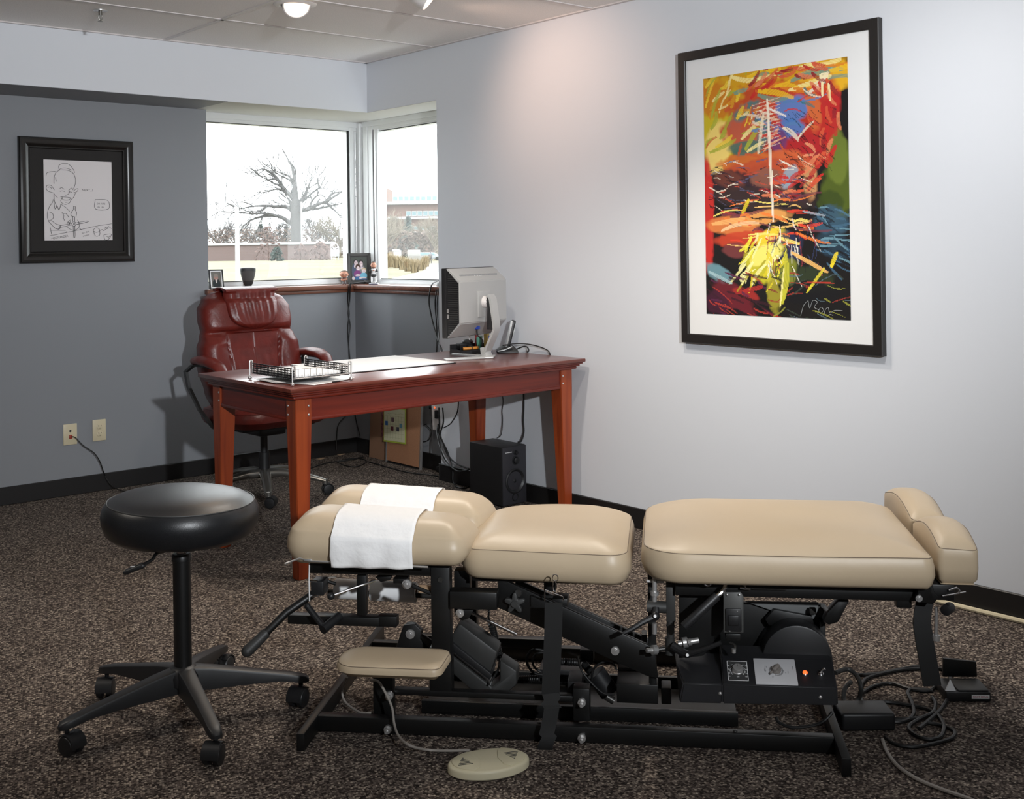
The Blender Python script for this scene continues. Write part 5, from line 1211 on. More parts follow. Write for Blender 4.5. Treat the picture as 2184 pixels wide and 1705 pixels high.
# strokes traced in the sheet's own coordinates (0..1 across, 0..1 down)
def DS(x, y): x = (x-395)/(1200-395); y = (y-385)/(1335-385); return Vector((px0+x*(px1-px0), -0.0118, pz1-y*(pz1-pz0)))
ST = [
 [(575, 500), (570, 455), (605, 430), (660, 422), (710, 450), (745, 500), (755, 530)], [(575, 500), (610, 480), (660, 478), (720, 500)],
 [(530, 520), (470, 528), (430, 545), (425, 570)], [(580, 505), (540, 530), (518, 580), (512, 640), (515, 665)], [(600, 500), (680, 505), (740, 540), (762, 600), (760, 660), (740, 720)],
 [(515, 740), (480, 690), (440, 685), (422, 710), (432, 745), (470, 765), (510, 775)], [(490, 730), (465, 705), (440, 715)], [(740, 750), (765, 725), (792, 720), (785, 745), (760, 765), (742, 762)],
 [(510, 775), (512, 850), (525, 900), (545, 940)], [(515, 790), (550, 830)], [(760, 770), (740, 820), (710, 850), (688, 890), (640, 908), (600, 890), (585, 860)],
 [(578, 722), (600, 710), (630, 730)], [(680, 745), (715, 712), (735, 735)], [(580, 755), (605, 748), (635, 755)], [(680, 765), (700, 758), (720, 765)], [(690, 745), (682, 780), (650, 798), (640, 800)],
 [(585, 815), (605, 818), (650, 822), (695, 826)], [(605, 818), (612, 850), (655, 858), (690, 850), (700, 826)], [(640, 885), (665, 882)],
 [(500, 850), (492, 885), (455, 940), (435, 1000), (432, 1060), (445, 1110)], [(510, 880), (520, 965), (545, 930), (565, 975), (590, 905)], [(585, 905), (640, 940), (690, 990)], [(600, 1000), (620, 1040), (615, 1070), (632, 1100)], [(615, 1020), (645, 1015), (680, 1060)],
 [(455, 1000), (490, 1015), (500, 1060), (480, 1090), (450, 1100)], [(445, 1110), (480, 1150), (520, 1190), (560, 1205)], [(480, 1100), (530, 1140), (575, 1155), (570, 1190), (540, 1200), (510, 1185)],
 [(460, 1180), (480, 1275)], [(470, 1215), (640, 1215)],
 [(735, 930), (755, 930), (755, 970), (770, 1000), (765, 1050)], [(735, 930), (732, 970), (710, 1000), (705, 1040), (740, 1050)],
 [(725, 1050), (725, 1110)], [(748, 1050), (748, 1110)], [(560, 1165), (715, 1130)], [(560, 1185), (715, 1150)], [(765, 1125), (890, 1102), (898, 1115), (768, 1145)], [(728, 1165), (732, 1290), (748, 1290), (748, 1165)],
 [(738, 1112), (718, 1120), (712, 1140), (722, 1160), (742, 1166), (760, 1150), (760, 1125), (738, 1112)], [(738, 1128), (730, 1140), (742, 1150), (750, 1138), (738, 1128)],
 [(780, 1090), (795, 1120), (800, 1170), (775, 1200), (740, 1212)], [(700, 1090), (670, 1110), (655, 1140)], [(660, 1175), (690, 1200), (720, 1210)],
 [(450, 1280), (600, 1250), (800, 1210), (1000, 1165), (1195, 1135)], [(800, 1190), (830, 1210)],
 [(965, 1210), (1000, 1185), (1035, 1195), (1045, 1235), (1040, 1275), (1000, 1285), (980, 1260), (965, 1210)], [(975, 1225), (1000, 1240), (1040, 1230)], [(1045, 1220), (1075, 1205), (1095, 1220), (1120, 1200), (1150, 1190), (1130, 1175), (1100, 1195)], [(1150, 1165), (1190, 1195)],
 [(1095, 1270), (1140, 1262), (1185, 1262), (1170, 1300), (1140, 1330), (1105, 1325), (1095, 1270)], [(1120, 1280), (1150, 1300), (1165, 1280)],
 [(995, 845), (1145, 852), (1155, 955), (998, 958), (995, 845)], [(655, 1225), (640, 1245)], [(690, 1105), (700, 1125), (672, 1118), (690, 1140), (668, 1140)], [(590, 815), (600, 850)], [(530, 590), (540, 640)], [(560, 1190), (575, 1200)]]
k = MB()
for s_ in ST: k.tube([DS(*p) for p in s_], 0.0013, 4, 4)
k.build('drawing_lines', mat('pencil_line', (0.03, 0.028, 0.03), 0.9), fr_)
for body, x, y, sz, rt in (('NEXT...?', 905, 735, 0.017, 0), ('DR KITS', 1065, 895, 0.013, 0), ('IN   IN', 1060, 937, 0.012, 0), ('POSTURIZER', 570, 1297, 0.016, 0.17), ('for all it', 875, 1240, 0.013, 0.25), ('cramps', 880, 1275, 0.013, 0.25)):
    q_ = DS(x, y); MB().add_mesh(text_mesh(body, sz, 0.0), frame_mtx(q_, (math.cos(rt), 0, math.sin(rt)), (0, 0, 1))).build('lettering', M['ink'], fr_, smooth=False)

# ---------------------------------------------------------------- large framed abstract painting on the right wall
pa_ = thing('framed_painting', 'tall black framed colourful abstract painting on the pale right wall', 'picture', (0, 0, 0))
Xp = -0.028
ay0, ay1 = hx(1443, 113, Xp), hx(1873, 37.5, Xp); by0, by1 = hx(1455, 728, Xp), hx(1882.5, 764, Xp)
yL_, yR_ = (ay0.y+by0.y)/2, (ay1.y+by1.y)/2; zb_, zt_ = (by0.z+by1.z)/2, (ay0.z+ay1.z)/2
pa_.location = (0, (yL_+yR_)/2, (zb_+zt_)/2)
W_, H_ = yL_-yR_, zt_-zb_
mitre_frame(pa_, W_, H_, [(0, 0), (0, 0.026), (0.003, 0.029), (0.038, 0.029), (0.041, 0.026), (0.041, 0)], mat('matte_black_frame', (0.014, 0.012, 0.011), 0.42), lambda x, z, d: Vector((-d, -x, z)))
MB().box((-0.018, -W_/2+0.03, -H_/2+0.03), (-0.012, W_/2-0.03, H_/2-0.03)).build('mount', mat('white_mount_board', (0.78, 0.78, 0.77), 0.8), pa_, smooth=False)
c0, c1, c2, c3 = hx(1499, 167, -0.018), hx(1807, 123, -0.018), hx(1509, 669, -0.018), hx(1816, 684, -0.018)
aw = ((c0.y-c1.y)+(c2.y-c3.y))/2; ah = ((c0.z-c2.z)+(c1.z-c3.z))/2; ac = (c0+c1+c2+c3)/4-Vector(pa_.location)
NW, NH = 190, 312
rng = np.random.default_rng(11)
Yg, Xg = np.mgrid[0:NH, 0:NW]; U = (Xg+0.5)/NW; V = (Yg+0.5)/NH
art = np.zeros((NH, NW, 3)); art[:] = sr((28, 26, 26))
def noise2(fx, fy, seed):
    r_ = np.random.default_rng(seed); g_ = r_.random((fy+2, fx+2)); x = U*fx; y = V*fy; xi = x.astype(int); yi = y.astype(int); tx_ = x-xi; ty_ = y-yi; tx_ = tx_*tx_*(3-2*tx_); ty_ = ty_*ty_*(3-2*ty_)
    return (g_[yi, xi]*(1-tx_)+g_[yi, xi+1]*tx_)*(1-ty_)+(g_[yi+1, xi]*(1-tx_)+g_[yi+1, xi+1]*tx_)*ty_
def patch(cx_, cy_, rx, ry, c, ang_=0, a=0.9, sd=0):
    n_ = noise2(14, 22, 100+sd)*0.7+noise2(40, 60, 200+sd)*0.5
    X = (U-cx_); Y = (V-cy_)*NH/NW; ca, sa = math.cos(ang_), math.sin(ang_); u = (X*ca+Y*sa)/rx; v = (-X*sa+Y*ca)/(ry*NH/NW)
    m_ = np.clip((1.15-(u*u+v*v))*2.2+(n_-0.6)*1.6, 0, 1)*a
    art[:] = art*(1-m_[..., None])+np.array(sr(c))*m_[..., None]
def stroke(x0_, y0_, x1_, y1_, wd, c, bend=0.0, a=0.95, dry=0.35):
    AR = NH/NW; p0 = np.array([x0_, y0_*AR]); p1 = np.array([x1_, y1_*AR]); d = p1-p0; L_ = np.hypot(*d); d = d/L_; nn = np.array([-d[1], d[0]])
    X = U-p0[0]; Y = V*AR-p0[1]; t_ = X*d[0]+Y*d[1]; s_ = X*nn[0]+Y*nn[1]-bend*np.sin(np.clip(t_/L_, 0, 1)*PI)
    w_ = wd*np.clip(np.sin(np.clip(t_/L_*0.94+0.03, 0, 1)*PI), 0, 1)**0.35
    jit = np.sin(s_*900+rng.random()*9)*0.5+0.5
    m_ = ((np.abs(s_) < w_) & (t_ > 0) & (t_ < L_)).astype(float)*(1-dry*jit*(t_/L_ > 0.3))*a
    art[:] = art*(1-m_[..., None])+np.array(sr(c))*m_[..., None]
PT = [ # cx, cy, rx, ry, colour, angle
 (.50, .06, .60, .10, (222, 165, 30), 0), (.12, .20, .20, .17, (212, 190, 40), 0), (.10, .10, .14, .08, (205, 120, 30), 0), (.85, .07, .18, .07, (235, 180, 40), 0), (.10, .30, .10, .12, (242, 212, 120), .2),
 (.50, .20, .36, .16, (190, 60, 40), 0), (.35, .22, .15, .10, (70, 120, 120), .3), (.30, .25, .12, .06, (200, 90, 60), .4), (.62, .14, .25, .05, (200, 70, 45), -.2), (.64, .17, .11, .055, (80, 130, 195), .1), (.62, .25, .12, .045, (75, 125, 190), 0), (.55, .29, .06, .05, (110, 60, 110), 0),
 (.86, .22, .09, .16, (200, 45, 45), .1), (.80, .30, .10, .12, (190, 50, 40), .2), (.72, .33, .16, .06, (180, 40, 45), -.3), (.78, .18, .05, .10, (215, 110, 60), -.1),
 (.30, .36, .20, .035, (210, 110, 50), -.1), (.60, .38, .15, .05, (215, 105, 60), .1), (.42, .40, .30, .04, (190, 80, 50), -.05), (.30, .31, .15, .03, (70, 110, 100), 0),
 (.95, .47, .12, .15, (85, 100, 35), .1), (.93, .38, .07, .10, (110, 125, 50), 0), (.88, .55, .09, .05, (60, 75, 30), .2), (.75, .47, .05, .08, (205, 150, 100), .0),
 (.30, .47, .28, .06, (48, 38, 45), .2), (.20, .44, .12, .04, (110, 60, 50), .3), (.50, .46, .16, .05, (140, 90, 75), .3), (.62, .44, .05, .05, (150, 165, 180), .5), (.40, .52, .40, .05, (60, 45, 45), .1),
 (.02, .58, .05, .24, (205, 50, 45), 0), (.20, .63, .20, .04, (225, 130, 70), .1), (.40, .60, .22, .03, (235, 165, 90), -.1), (.30, .68, .28, .03, (200, 70, 45), -.08), (.50, .70, .12, .06, (240, 215, 60), -.6),
 (.88, .62, .12, .06, (60, 90, 110), .4), (.90, .72, .12, .05, (40, 60, 75), .4), (.60, .72, .10, .07, (45, 50, 80), .2), (.22, .73, .10, .035, (120, 60, 60), .1),
 (.42, .80, .16, .06, (205, 195, 50), .7), (.45, .75, .12, .04, (245, 235, 120), -.5), (.10, .83, .11, .035, (110, 150, 160), .5), (.20, .92, .20, .05, (110, 35, 45), .6), (.30, .91, .10, .02, (165, 50, 45), .3), (.08, .95, .10, .05, (70, 30, 50), .4),
 (.70, .84, .22, .05, (50, 60, 40), .2), (.72, .90, .25, .05, (25, 25, 28), 0), (.50, .92, .05, .07, (160, 150, 50), -.1), (.60, .82, .06, .06, (130, 135, 50), .3)]
for i, q_ in enumerate(PT): patch(*q_, sd=i)
def S(n_, bx, by, cols, L0, L1, ang0, ang1, w0_, w1_, bend=0.02, a=0.9):
    for _ in range(n_):
        x = rng.uniform(*bx); y = rng.uniform(*by); an = rng.uniform(ang0, ang1); L_ = rng.uniform(L0, L1); c = cols[rng.integers(len(cols))]
        stroke(x, y, x+math.cos(an)*L_, y+math.sin(an)*L_*NW/NH, rng.uniform(w0_, w1_), c, rng.uniform(-bend, bend), a)
K_ = (26, 24, 28)
S(40, (0, .35), (0, .35), [(235, 200, 60), (245, 225, 150), (215, 150, 40), (170, 175, 60), (200, 90, 50)], .06, .22, -1.4, -.2, .006, .018)
S(30, (.2, .9), (0, .1), [(240, 190, 40), (250, 230, 150), (225, 130, 40), (120, 150, 130)], .1, .3, -.3, .3, .008, .02)
S(36, (.3, .8), (.08, .38), [(205, 60, 50), (235, 150, 110), (90, 130, 180), (240, 225, 200), (200, 90, 50), (60, 120, 120)], .06, .2, -1.0, .9, .005, .015)
for k_ in range(60):   # big red swirl on the right
    a_ = -2.6+k_*0.075; R_ = .30+.05*math.sin(k_); x = .60+R_*math.cos(a_)*0.98; y = .24+R_*math.sin(a_)*NW/NH*1.35
    an = a_+PI/2; stroke(x, y, x+math.cos(an)*.12, y+math.sin(an)*.12*NW/NH, .010+.006*rng.random(), [(200, 45, 42), (215, 90, 60), (150, 40, 45), (225, 130, 90), (190, 50, 45)][k_ % 5], .01)
S(70, (.55, .9), (.18, .40), [K_], .03, .08, .5, 1.1, .0015, .003, .004, .8)
S(120, (.02, .75), (.36, .56), [K_, (60, 40, 50), (245, 235, 215), (200, 80, 60), (90, 90, 120)], .03, .12, -.3, .7, .002, .005, .01, .85)
S(50, (.05, .7), (.52, .72), [(245, 200, 120), (240, 130, 60), (225, 70, 50), (250, 230, 120), K_, (120, 60, 70)], .08, .28, -.25, .35, .004, .012, .02)
S(26, (.30, .60), (.66, .86), [(245, 235, 70), (250, 245, 170), (225, 205, 50), (170, 160, 40)], .05, .2, 1.6, 2.4, .006, .014)
S(60, (.45, .8), (.60, .80), [K_, (60, 70, 110), (150, 60, 70), (240, 235, 220)], .04, .16, 1.0, 2.0, .002, .004, .01)
S(50, (.75, 1), (.55, .80), [(70, 105, 130), (110, 150, 165), K_, (35, 50, 65)], .05, .16, -.2, .9, .003, .008, .01)
S(40, (0, .5), (.82, 1), [(130, 40, 50), (175, 60, 50), K_, (90, 40, 70), (60, 30, 40)], .06, .2, .1, .8, .004, .010, .01)
S(30, (.45, 1), (.82, 1), [K_, (60, 70, 60), (90, 110, 120), (160, 60, 50), (150, 150, 60)], .04, .16, -.9, .6, .002, .006, .01)
stroke(.47, .12, .50, .62, .010, (245, 235, 215), .0, .95); stroke(.44, .18, .40, .34, .012, (240, 225, 190), 0, .8); stroke(.48, .16, .60, .20, .008, (245, 235, 225)); stroke(.30, .17, .55, .21, .010, (240, 215, 180), .0, .7)
for q_ in range(14): stroke(.36+.01*q_*0.5, .14+.014*q_, .56, .12+.014*q_, .0035, (245, 225, 200), 0, .6)
stroke(.62, .74, .86, .82, .014, (245, 190, 110)); stroke(.55, .95, .58, .74, .020, (200, 195, 60), .02); stroke(.54, .96, .57, .80, .007, (245, 235, 150)); stroke(.72, .90, .84, .80, .010, (225, 210, 60)); stroke(.88, .80, .92, .74, .014, (240, 215, 50)); stroke(.90, .86, .70, .86, .006, (190, 60, 50))
stroke(.05, .62, .30, .60, .018, (245, 180, 110)); stroke(.12, .65, .40, .62, .014, (245, 200, 150), -.02); stroke(.33, .52, .28, .58, .014, (225, 200, 50)); stroke(.82, .06, .88, .06, .02, (250, 235, 190)); stroke(.84, .08, .84, .14, .008, (250, 235, 180)); stroke(.88, .09, .89, .16, .008, (250, 230, 170))
stroke(.02, .82, .20, .87, .012, (160, 190, 195)); stroke(.28, .90, .42, .88, .016, (175, 50, 45)); stroke(.70, .58, .85, .60, .008, (150, 160, 170))
mt_ = frame_mtx((-0.0195, ac.y, ac.z), (0, -1, 0), (0, 0, 1))
raster('canvas_print', art, mt_, aw, ah, 'pigment', pa_)
sg = MB()
def SG(x, y): return Vector((-0.0202, ac.y+aw/2-aw*x, ac.z+ah/2-ah*y))
for s_ in ([(.68, .99), (.70, .95), (.73, .93)], [(.73, .93), (.74, .96), (.76, .93), (.79, .935), (.77, .955), (.80, .965)], [(.79, .98), (.81, .955), (.83, .965), (.81, .98)], [(.83, .99), (.84, .965), (.86, .955), (.87, .975), (.90, .965), (.95, .965)], [(.86, .985), (.87, .98), (.89, .985)]):
    sg.tube([SG(*p) for p in s_], 0.0009, 4, 4)
sg.build('signature', mat('silver_ink', (0.35, 0.37, 0.37), 0.6), pa_)

# ---------------------------------------------------------------- ceiling fittings
def gimbal(label, c, aim):
    t = thing('gimbal_light', label, 'ceiling light', (c[0], c[1], H), 0, 'recessed gimbal ceiling lights')
    MB().lathe([(0.066, 0.0), (0.100, 0.0), (0.100, -0.004), (0.094, -0.008), (0.074, -0.012), (0.066, -0.008)], n=40, cap=False).build('trim_ring', 'lamp_white', t)
    d = (Vector(aim)-Vector((c[0], c[1], H-0.03))).normalized()
    o_ = Vector((0, 0, 0.012))
    MB().lathe([(0.030, -0.03), (0.064, -0.02), (0.066, 0.03), (0.064, 0.052), (0.058, 0.055), (0.054, 0.045), (0.050, 0.030)], origin=o_, axis=d, n=36, cap=False).build('eyeball', 'lamp_white', t)
    MB().lathe([(0.051, 0.040), (0.040, 0.043), (0.02, 0.045), (0.001, 0.0455)], origin=o_, axis=d, n=30, cap=False).build('bulb_face', 'bulb', t)
    return t
gimbal('round ceiling gimbal light glowing above the window corner', hz(629, 8, H), (-2.3, -4.2, 0.4))
gimbal('ceiling gimbal light cut by the top edge of the photo', hz(898, -12, H), (0.2, -2.6, 1.4))
sp = thing('fire_sprinkler', 'small chrome fire sprinkler hanging from the ceiling tile', 'sprinkler', hz(214, 22, H))
sp.location.z = H
MB().lathe([(0.001, -0.002), (0.028, -0.002), (0.032, -0.004), (0.033, 0.0)], n=28, cap=False).build('escutcheon', 'steel', sp)
k = MB().cyl((0, 0, -0.002), (0, 0, -0.024), 0.009, n=14).tube([(-0.008, 0, -0.022), (-0.011, 0, -0.034), (-0.004, 0, -0.046)], 0.0022, 6).tube([(0.008, 0, -0.022), (0.011, 0, -0.034), (0.004, 0, -0.046)], 0.0022, 6).cyl((0, 0, -0.022), (0, 0, -0.046), 0.0025, n=8).cyl((0, 0, -0.046), (0, 0, -0.052), 0.004, n=10); k.build('body', 'pewter', sp)
k = MB().lathe([(0.002, -0.052), (0.012, -0.052), (0.013, -0.054), (0.002, -0.054)], n=20)
k.build('deflector', 'pewter', sp)

# ---------------------------------------------------------------- rolling stool
SX, SY = -2.500, -2.800
st = thing('rolling_stool', 'round black padded stool on a five-star castor base', 'stool', (SX, SY, 0))
tm_ = Matrix.Translation((0, 0, 0.565)) @ Matrix.Rotation(math.radians(2.2), 4, (0.652, 0.758, 0)) 
k = MB().lathe([(0.001, -0.052), (0.150, -0.052), (0.186, -0.047), (0.204, -0.032), (0.214, -0.005), (0.216, 0.015), (0.212, 0.035), (0.203, 0.049), (0.2005, 0.0515), (0.197, 0.052), (0.180, 0.062), (0.145, 0.071), (0.09, 0.077), (0.03, 0.079), (0.001, 0.079)], n=72, cap=False)
bmesh.ops.transform(k.bm, matrix=tm_, verts=k.bm.verts); k.build('seat', 'black_leather', st, angle=50)
n = 72; k = MB().tube([tm_ @ Vector((0.2008*math.cos(2*PI*i/n), 0.2008*math.sin(2*PI*i/n), 0.0515)) for i in range(n)], 0.0022, 6, closed=True); k.build('seat_piping', 'plastic_grey', st)
MB().box((-0.07, -0.07, 0.497), (0.07, 0.07, 0.512), 0.003).cyl((0, 0, 0.485), (0, 0, 0.50), 0.03, n=20).build('seat_plate', 'black_metal', st)
k = MB()
def SP(px, py, dep=3.13): return far(px, py, dep)-Vector((SX, SY, 0))
k.tube([SP(352, 1176, 3.10), SP(333, 1182, 3.04), SP(325, 1194, 3.02), SP(308, 1204, 3.0)], 0.0045, 8, 4); k.build('lever', 'black_metal', st)
k = MB(); c = SP(288, 1213, 2.99); k.box((-0.030, -0.014, -0.006), (0.030, 0.014, 0.006), 0.005, 3, mtx=Matrix.Translation(c) @ Matrix.Rotation(-0.70, 4, 'Z') @ Matrix.Rotation(-0.35, 4, 'Y')); pdl = k.build('lever_paddle', 'plastic', st)
k = MB(); k.box((-0.012, -0.001, 0.0058), (0.012, 0.001, 0.0066), mtx=Matrix.Translation(c) @ Matrix.Rotation(-0.5, 4, 'Z')).box((-0.010, -0.001, 0.0058), (0.008, 0.001, 0.0066), mtx=Matrix.Translation(c) @ Matrix.Rotation(0.2, 4, 'Z')); k.build('arrow_mark', 'white_print', pdl, smooth=False)
MB().cyl((0, 0, 0.40), (0, 0, 0.50), 0.0135, n=24).build('gas_rod', 'chrome', st)
MB().lathe([(0.0245, 0.14), (0.0245, 0.445), (0.0265, 0.446), (0.0265, 0.462), (0.024, 0.466), (0.014, 0.466)], n=32, cap=False).build('column', 'black_metal', st)
hb = MB().lathe([(0.03, 0.086), (0.045, 0.10), (0.048, 0.125), (0.040, 0.142), (0.028, 0.150), (0.024, 0.150)], n=32); hb.build('hub', 'plastic', st)
FT = [hz(160, 1603, 0), hz(457, 1623, 0), hz(648, 1503, 0), hz(487, 1423, 0), hz(215, 1480, 0)]
for i, q_ in enumerate(FT):
    v = Vector((q_.x-SX, q_.y-SY, 0)); R_ = 0.325; a = math.atan2(v.y, v.x); c_, s_ = math.cos(a), math.sin(a)
    mb = MB(); vs = []; sd = Vector((-s_, c_, 0)); fs = []
    for r_, zt1, zb1, w_ in ((0.025, 0.146, 0.080, 0.024), (0.08, 0.139, 0.080, 0.022), (0.17, 0.122, 0.082, 0.020), (0.27, 0.103, 0.080, 0.0185), (0.315, 0.093, 0.072, 0.0185), (0.342, 0.086, 0.068, 0.015), (0.350, 0.078, 0.068, 0.008)):
        o_ = Vector((c_*r_, s_*r_, 0)); b_ = min(0.007, w_*0.5)
        for x_, z_ in ((-w_, zb1), (-w_, zt1-b_), (-w_+b_*0.3, zt1-b_*0.3), (-w_+b_, zt1), (w_-b_, zt1), (w_-b_*0.3, zt1-b_*0.3), (w_, zt1-b_), (w_, zb1)): vs.append(o_+sd*x_+Vector((0, 0, z_)))
    n = 8
    for u__ in range(6):
        for q__ in range(n): fs.append((u__*n+q__, u__*n+(q__+1) % n, (u__+1)*n+(q__+1) % n, (u__+1)*n+q__))
    fs.append(tuple(range(n))[::-1]); fs.append(tuple(range(6*n, 7*n)))
    mb._add(vs, fs); lg = mb.build('leg', 'plastic', st, angle=40)
    castor_parts(lg, (c_*R_, s_*R_, 0), [-1.2, -2.4, -2.6, 0.6, -2.2][i], 0.027)
# ---------------------------------------------------------------- chiropractic drop table
TO = Vector((-2.372, -3.205, 0)); TU = Vector((0.665, -0.747, 0)).normalized(); TV = Vector((-TU.y, TU.x, 0))
TR = math.atan2(TU.y, TU.x)
def loc3(P): d = Vector(P)-TO; return Vector((d.dot(TU), d.dot(TV), d.z))
def t(px, py, v):
    """point seen at pixel (px, py) on the table's upright plane at depth v -> local (u, v, w)"""
    d = ray(px, py); k_ = ((TO-CAMP).dot(TV)+v)/d.dot(TV); return loc3(CAMP+d*k_)
tb = thing('treatment_table', 'long cream padded chiropractic table on a black steel base', 'treatment table', TO, TR)
def tbox(a, b, v0, v1, bev=0.002, mb=None):
    """box whose near face spans pixels a..b on plane v0, back to v1"""
    p, q = t(a[0], a[1], v0), t(b[0], b[1], v0)
    mb = mb or MB(); mb.box((p.x, v0, p.z), (q.x, v1, q.z), bev); return mb
def tpoly(px, v0, v1, bev=0.002, mb=None):
    mb = mb or MB(); mb.prism([t(x, y, v0) for x, y in px], (0, v1-v0, 0), bev); return mb
def ttube(pts, r, n=10, smooth=0, mb=None):
    mb = mb or MB(); mb.tube([t(*p) for p in pts], r, n, smooth); return mb
def P_(name, mb, m_, label=None, angle=35, parent=None):
    o_ = mb.build(name, m_, parent or tb, angle=angle)
    if label: o_['label'] = label
    return o_
def bolt(px, py, v, r=0.008, L_=0.012, nm='bolt', m_='steel', parent=None):
    c = t(px, py, v); mb = MB().cyl((c.x, v+0.002, c.z), (c.x, v-L_*0.4, c.z), r*1.45, n=18).cyl((c.x, v-L_*0.4, c.z), (c.x, v-L_, c.z), r, n=6).cyl((c.x, v-L_, c.z), (c.x, v-L_*1.35, c.z), r*0.55, n=12); return P_(nm, mb, m_, parent=parent)
def seam(loop, r=0.0010, parent=None, name='seam'):
    o_ = MB().tube(loop, r, 5, closed=True).build(name, 'seam', parent or tb); return o_

# cushions ---------------------------------------------------
def wrinkle(seed, amp):
    r_ = random.Random(seed); K = [(r_.uniform(6, 22), r_.uniform(6, 22), r_.uniform(0, 6.28)) for _ in range(5)]
    return lambda x, y: amp*sum(math.sin(a*x+b*y+c) for a, b, c in K)/5
c_ = MB()
lp = cushion(c_, arc_poly([(0.912, 0.082, 0.105), (1.636, 0.086, 0.012), (1.636, 0.700, 0.08), (0.912, 0.700, 0.16)], 12), 0.438, 0.519, 0.553, bulge=0.008, n=150, p=4.5, under=0.045, tilt=wrinkle(1, 0.0025))
mc = P_('body_cushion', c_, 'cream', angle=70); seam(lp, parent=mc)
c_ = MB()
lp = cushion(c_, arc_poly([(0.418, 0.175, 0.055), (0.868, 0.135, 0.05), (0.868, 0.680, 0.10), (0.418, 0.640, 0.10)], 12), 0.412, 0.495, 0.532, bulge=0.010, n=130, p=4, under=0.04, tilt=wrinkle(2, 0.003))
mc = P_('chest_cushion', c_, 'cream', angle=70); seam(lp, parent=mc)
def head_pad(v0, v1, u0, u1, name, seed):
    c_ = MB()
    lp = cushion(c_, arc_poly([(u0+0.005, v0, 0.050), (u1, v0+0.01, 0.030), (u1+0.02, v1, 0.045), (u0-0.01, v1, 0.075)], 10), 0.462, 0.546, 0.586, bulge=0.013, n=110, p=3.6, under=0.03, tilt=lambda x, y: -0.050*(x-0.15)+wrinkle(seed, 0.004)(x, y))
    return P_(name, c_, 'cream', angle=70)
hp1 = head_pad(0.100, 0.325, -0.055, 0.425, 'head_pad', 3)
hp2 = head_pad(0.375, 0.600, -0.055, 0.430, 'head_pad', 4)
for v0, v1, nm in ((0.125, 0.385, 1), (0.445, 0.79, 2)):
    c_ = MB(); w1_, wt = (0.535, 0.553) if nm == 1 else (0.530, 0.548)
    lp = cushion(c_, arc_poly([(1.660, v0, 0.010), (1.755, v0, 0.012), (1.755, v1, 0.03), (1.650, v1, 0.012)], 5), 0.444, w1_, wt, bulge=0.003, n=80, p=3, under=0.006, tilt=lambda x, y, v0=v0, v1=v1: 0.030*math.sin(PI*min(1, max(0, (y-v0)/(v1-v0))))-0.10*(x-1.70)*0.5)
    mc = P_('ankle_pad', c_, 'cream', angle=60); seam(lp, 0.0009, parent=mc)
c_ = MB()
lp = cushion(c_, arc_poly([(0.126, -0.082, 0.060), (0.402, -0.082, 0.022), (0.408, 0.062, 0.03), (0.126, 0.062, 0.060)], 10), 0.228, 0.258, 0.268, bulge=0.004, n=90, p=4, under=0.02)
mc = P_('hand_rest', c_, 'cream', angle=60); seam(lp, 0.0009, parent=mc)

# base frame -------------------------------------------------
k = MB(); k.box((0.0, 0.0, 0.0), (0.022, 0.86, 0.046), 0.002).box((1.394, 0.0, 0.0), (1.417, 0.86, 0.046), 0.002)
k.box((0.020, 0.120, 0.003), (1.396, 0.150, 0.044), 0.002).box((0.020, 0.700, 0.003), (1.396, 0.730, 0.044), 0.002)
P_('base_frame', k, 'black_metal')
k = MB(); k.box((0.28, 0.26, 0.006), (1.16, 0.275, 0.040), 0.001).box((0.28, 0.50, 0.006), (1.16, 0.515, 0.040), 0.001).box((0.28, 0.26, 0.004), (1.16, 0.515, 0.010), 0.001); P_('slide_channel', k, 'black_metal')
k = MB(); tbox((840, 1471), (1242, 1499), 0.158, 0.185, mb=k); tbox((795, 1440), (838, 1545), 0.175, 0.21, mb=k); P_('lift_arm', k, 'black_metal')
k = MB(); k.box((0.16, 0.60, 0.075), (0.62, 0.63, 0.105), 0.002); tbox((600+450, 1378), (1240, 1396), 0.70, 0.73, mb=k); P_('rear_lift_arm', k, 'black_metal')
k = MB(); tbox((1222, 1470), (1258, 1540), 0.152, 0.20, mb=k); P_('pivot_bracket', k, 'black_metal')
for px, py, v in ((831, 1483, 0.150), (828, 1555, 0.118), (1241, 1498, 0.148), (1241, 1574, 0.118)): bolt(px, py, v, 0.0075, 0.020)
for px, py in ((1150, 1534), (1568, 1552)):
    c = t(px, py, 0.135); P_('screw', MB().lathe([(0.006, 0), (0.005, 0.003), (0.001, 0.004)], origin=(c.x, 0.135, 0.044), n=12), 'dark_metal')
# post under the head end, cross arm and head tray
k = MB(); tbox((918, 1211), (961, 1415), 0.150, 0.19, mb=k); tbox((962, 1385), (916, 1480), 0.16, 0.20, mb=k); P_('head_post', k, 'black_metal')
c = t(939, 1237, 0.15); P_('socket_screw', MB().lathe([(0.008, 0), (0.007, 0.004), (0.003, 0.004), (0.003, 0.002)], origin=(c.x, 0.150, c.z), axis=(0, -1, 0), n=18), 'dark_metal')
k = MB(); tbox((958, 1262), (1060, 1303), 0.135, 0.18, 0.004, mb=k); P_('cross_arm', k, 'black_metal')
bolt(981, 1308, 0.150, 0.008, 0.010)
P_('bracket', tpoly([(968, 1300), (1010, 1302), (1000, 1320), (985, 1325), (970, 1313)], 0.155, 0.18), 'black_metal')
P_('adjusting_rod', ttube([(1004, 1307, 0.16), (1102, 1354, 0.16)], 0.0042), 'chrome')
k = MB(); tbox((660, 1196), (960, 1231), 0.155, 0.175, mb=k); k.box((-0.0, 0.155, 0.425), (0.34, 0.56, 0.455), 0.002); P_('head_frame', k, 'black_metal')
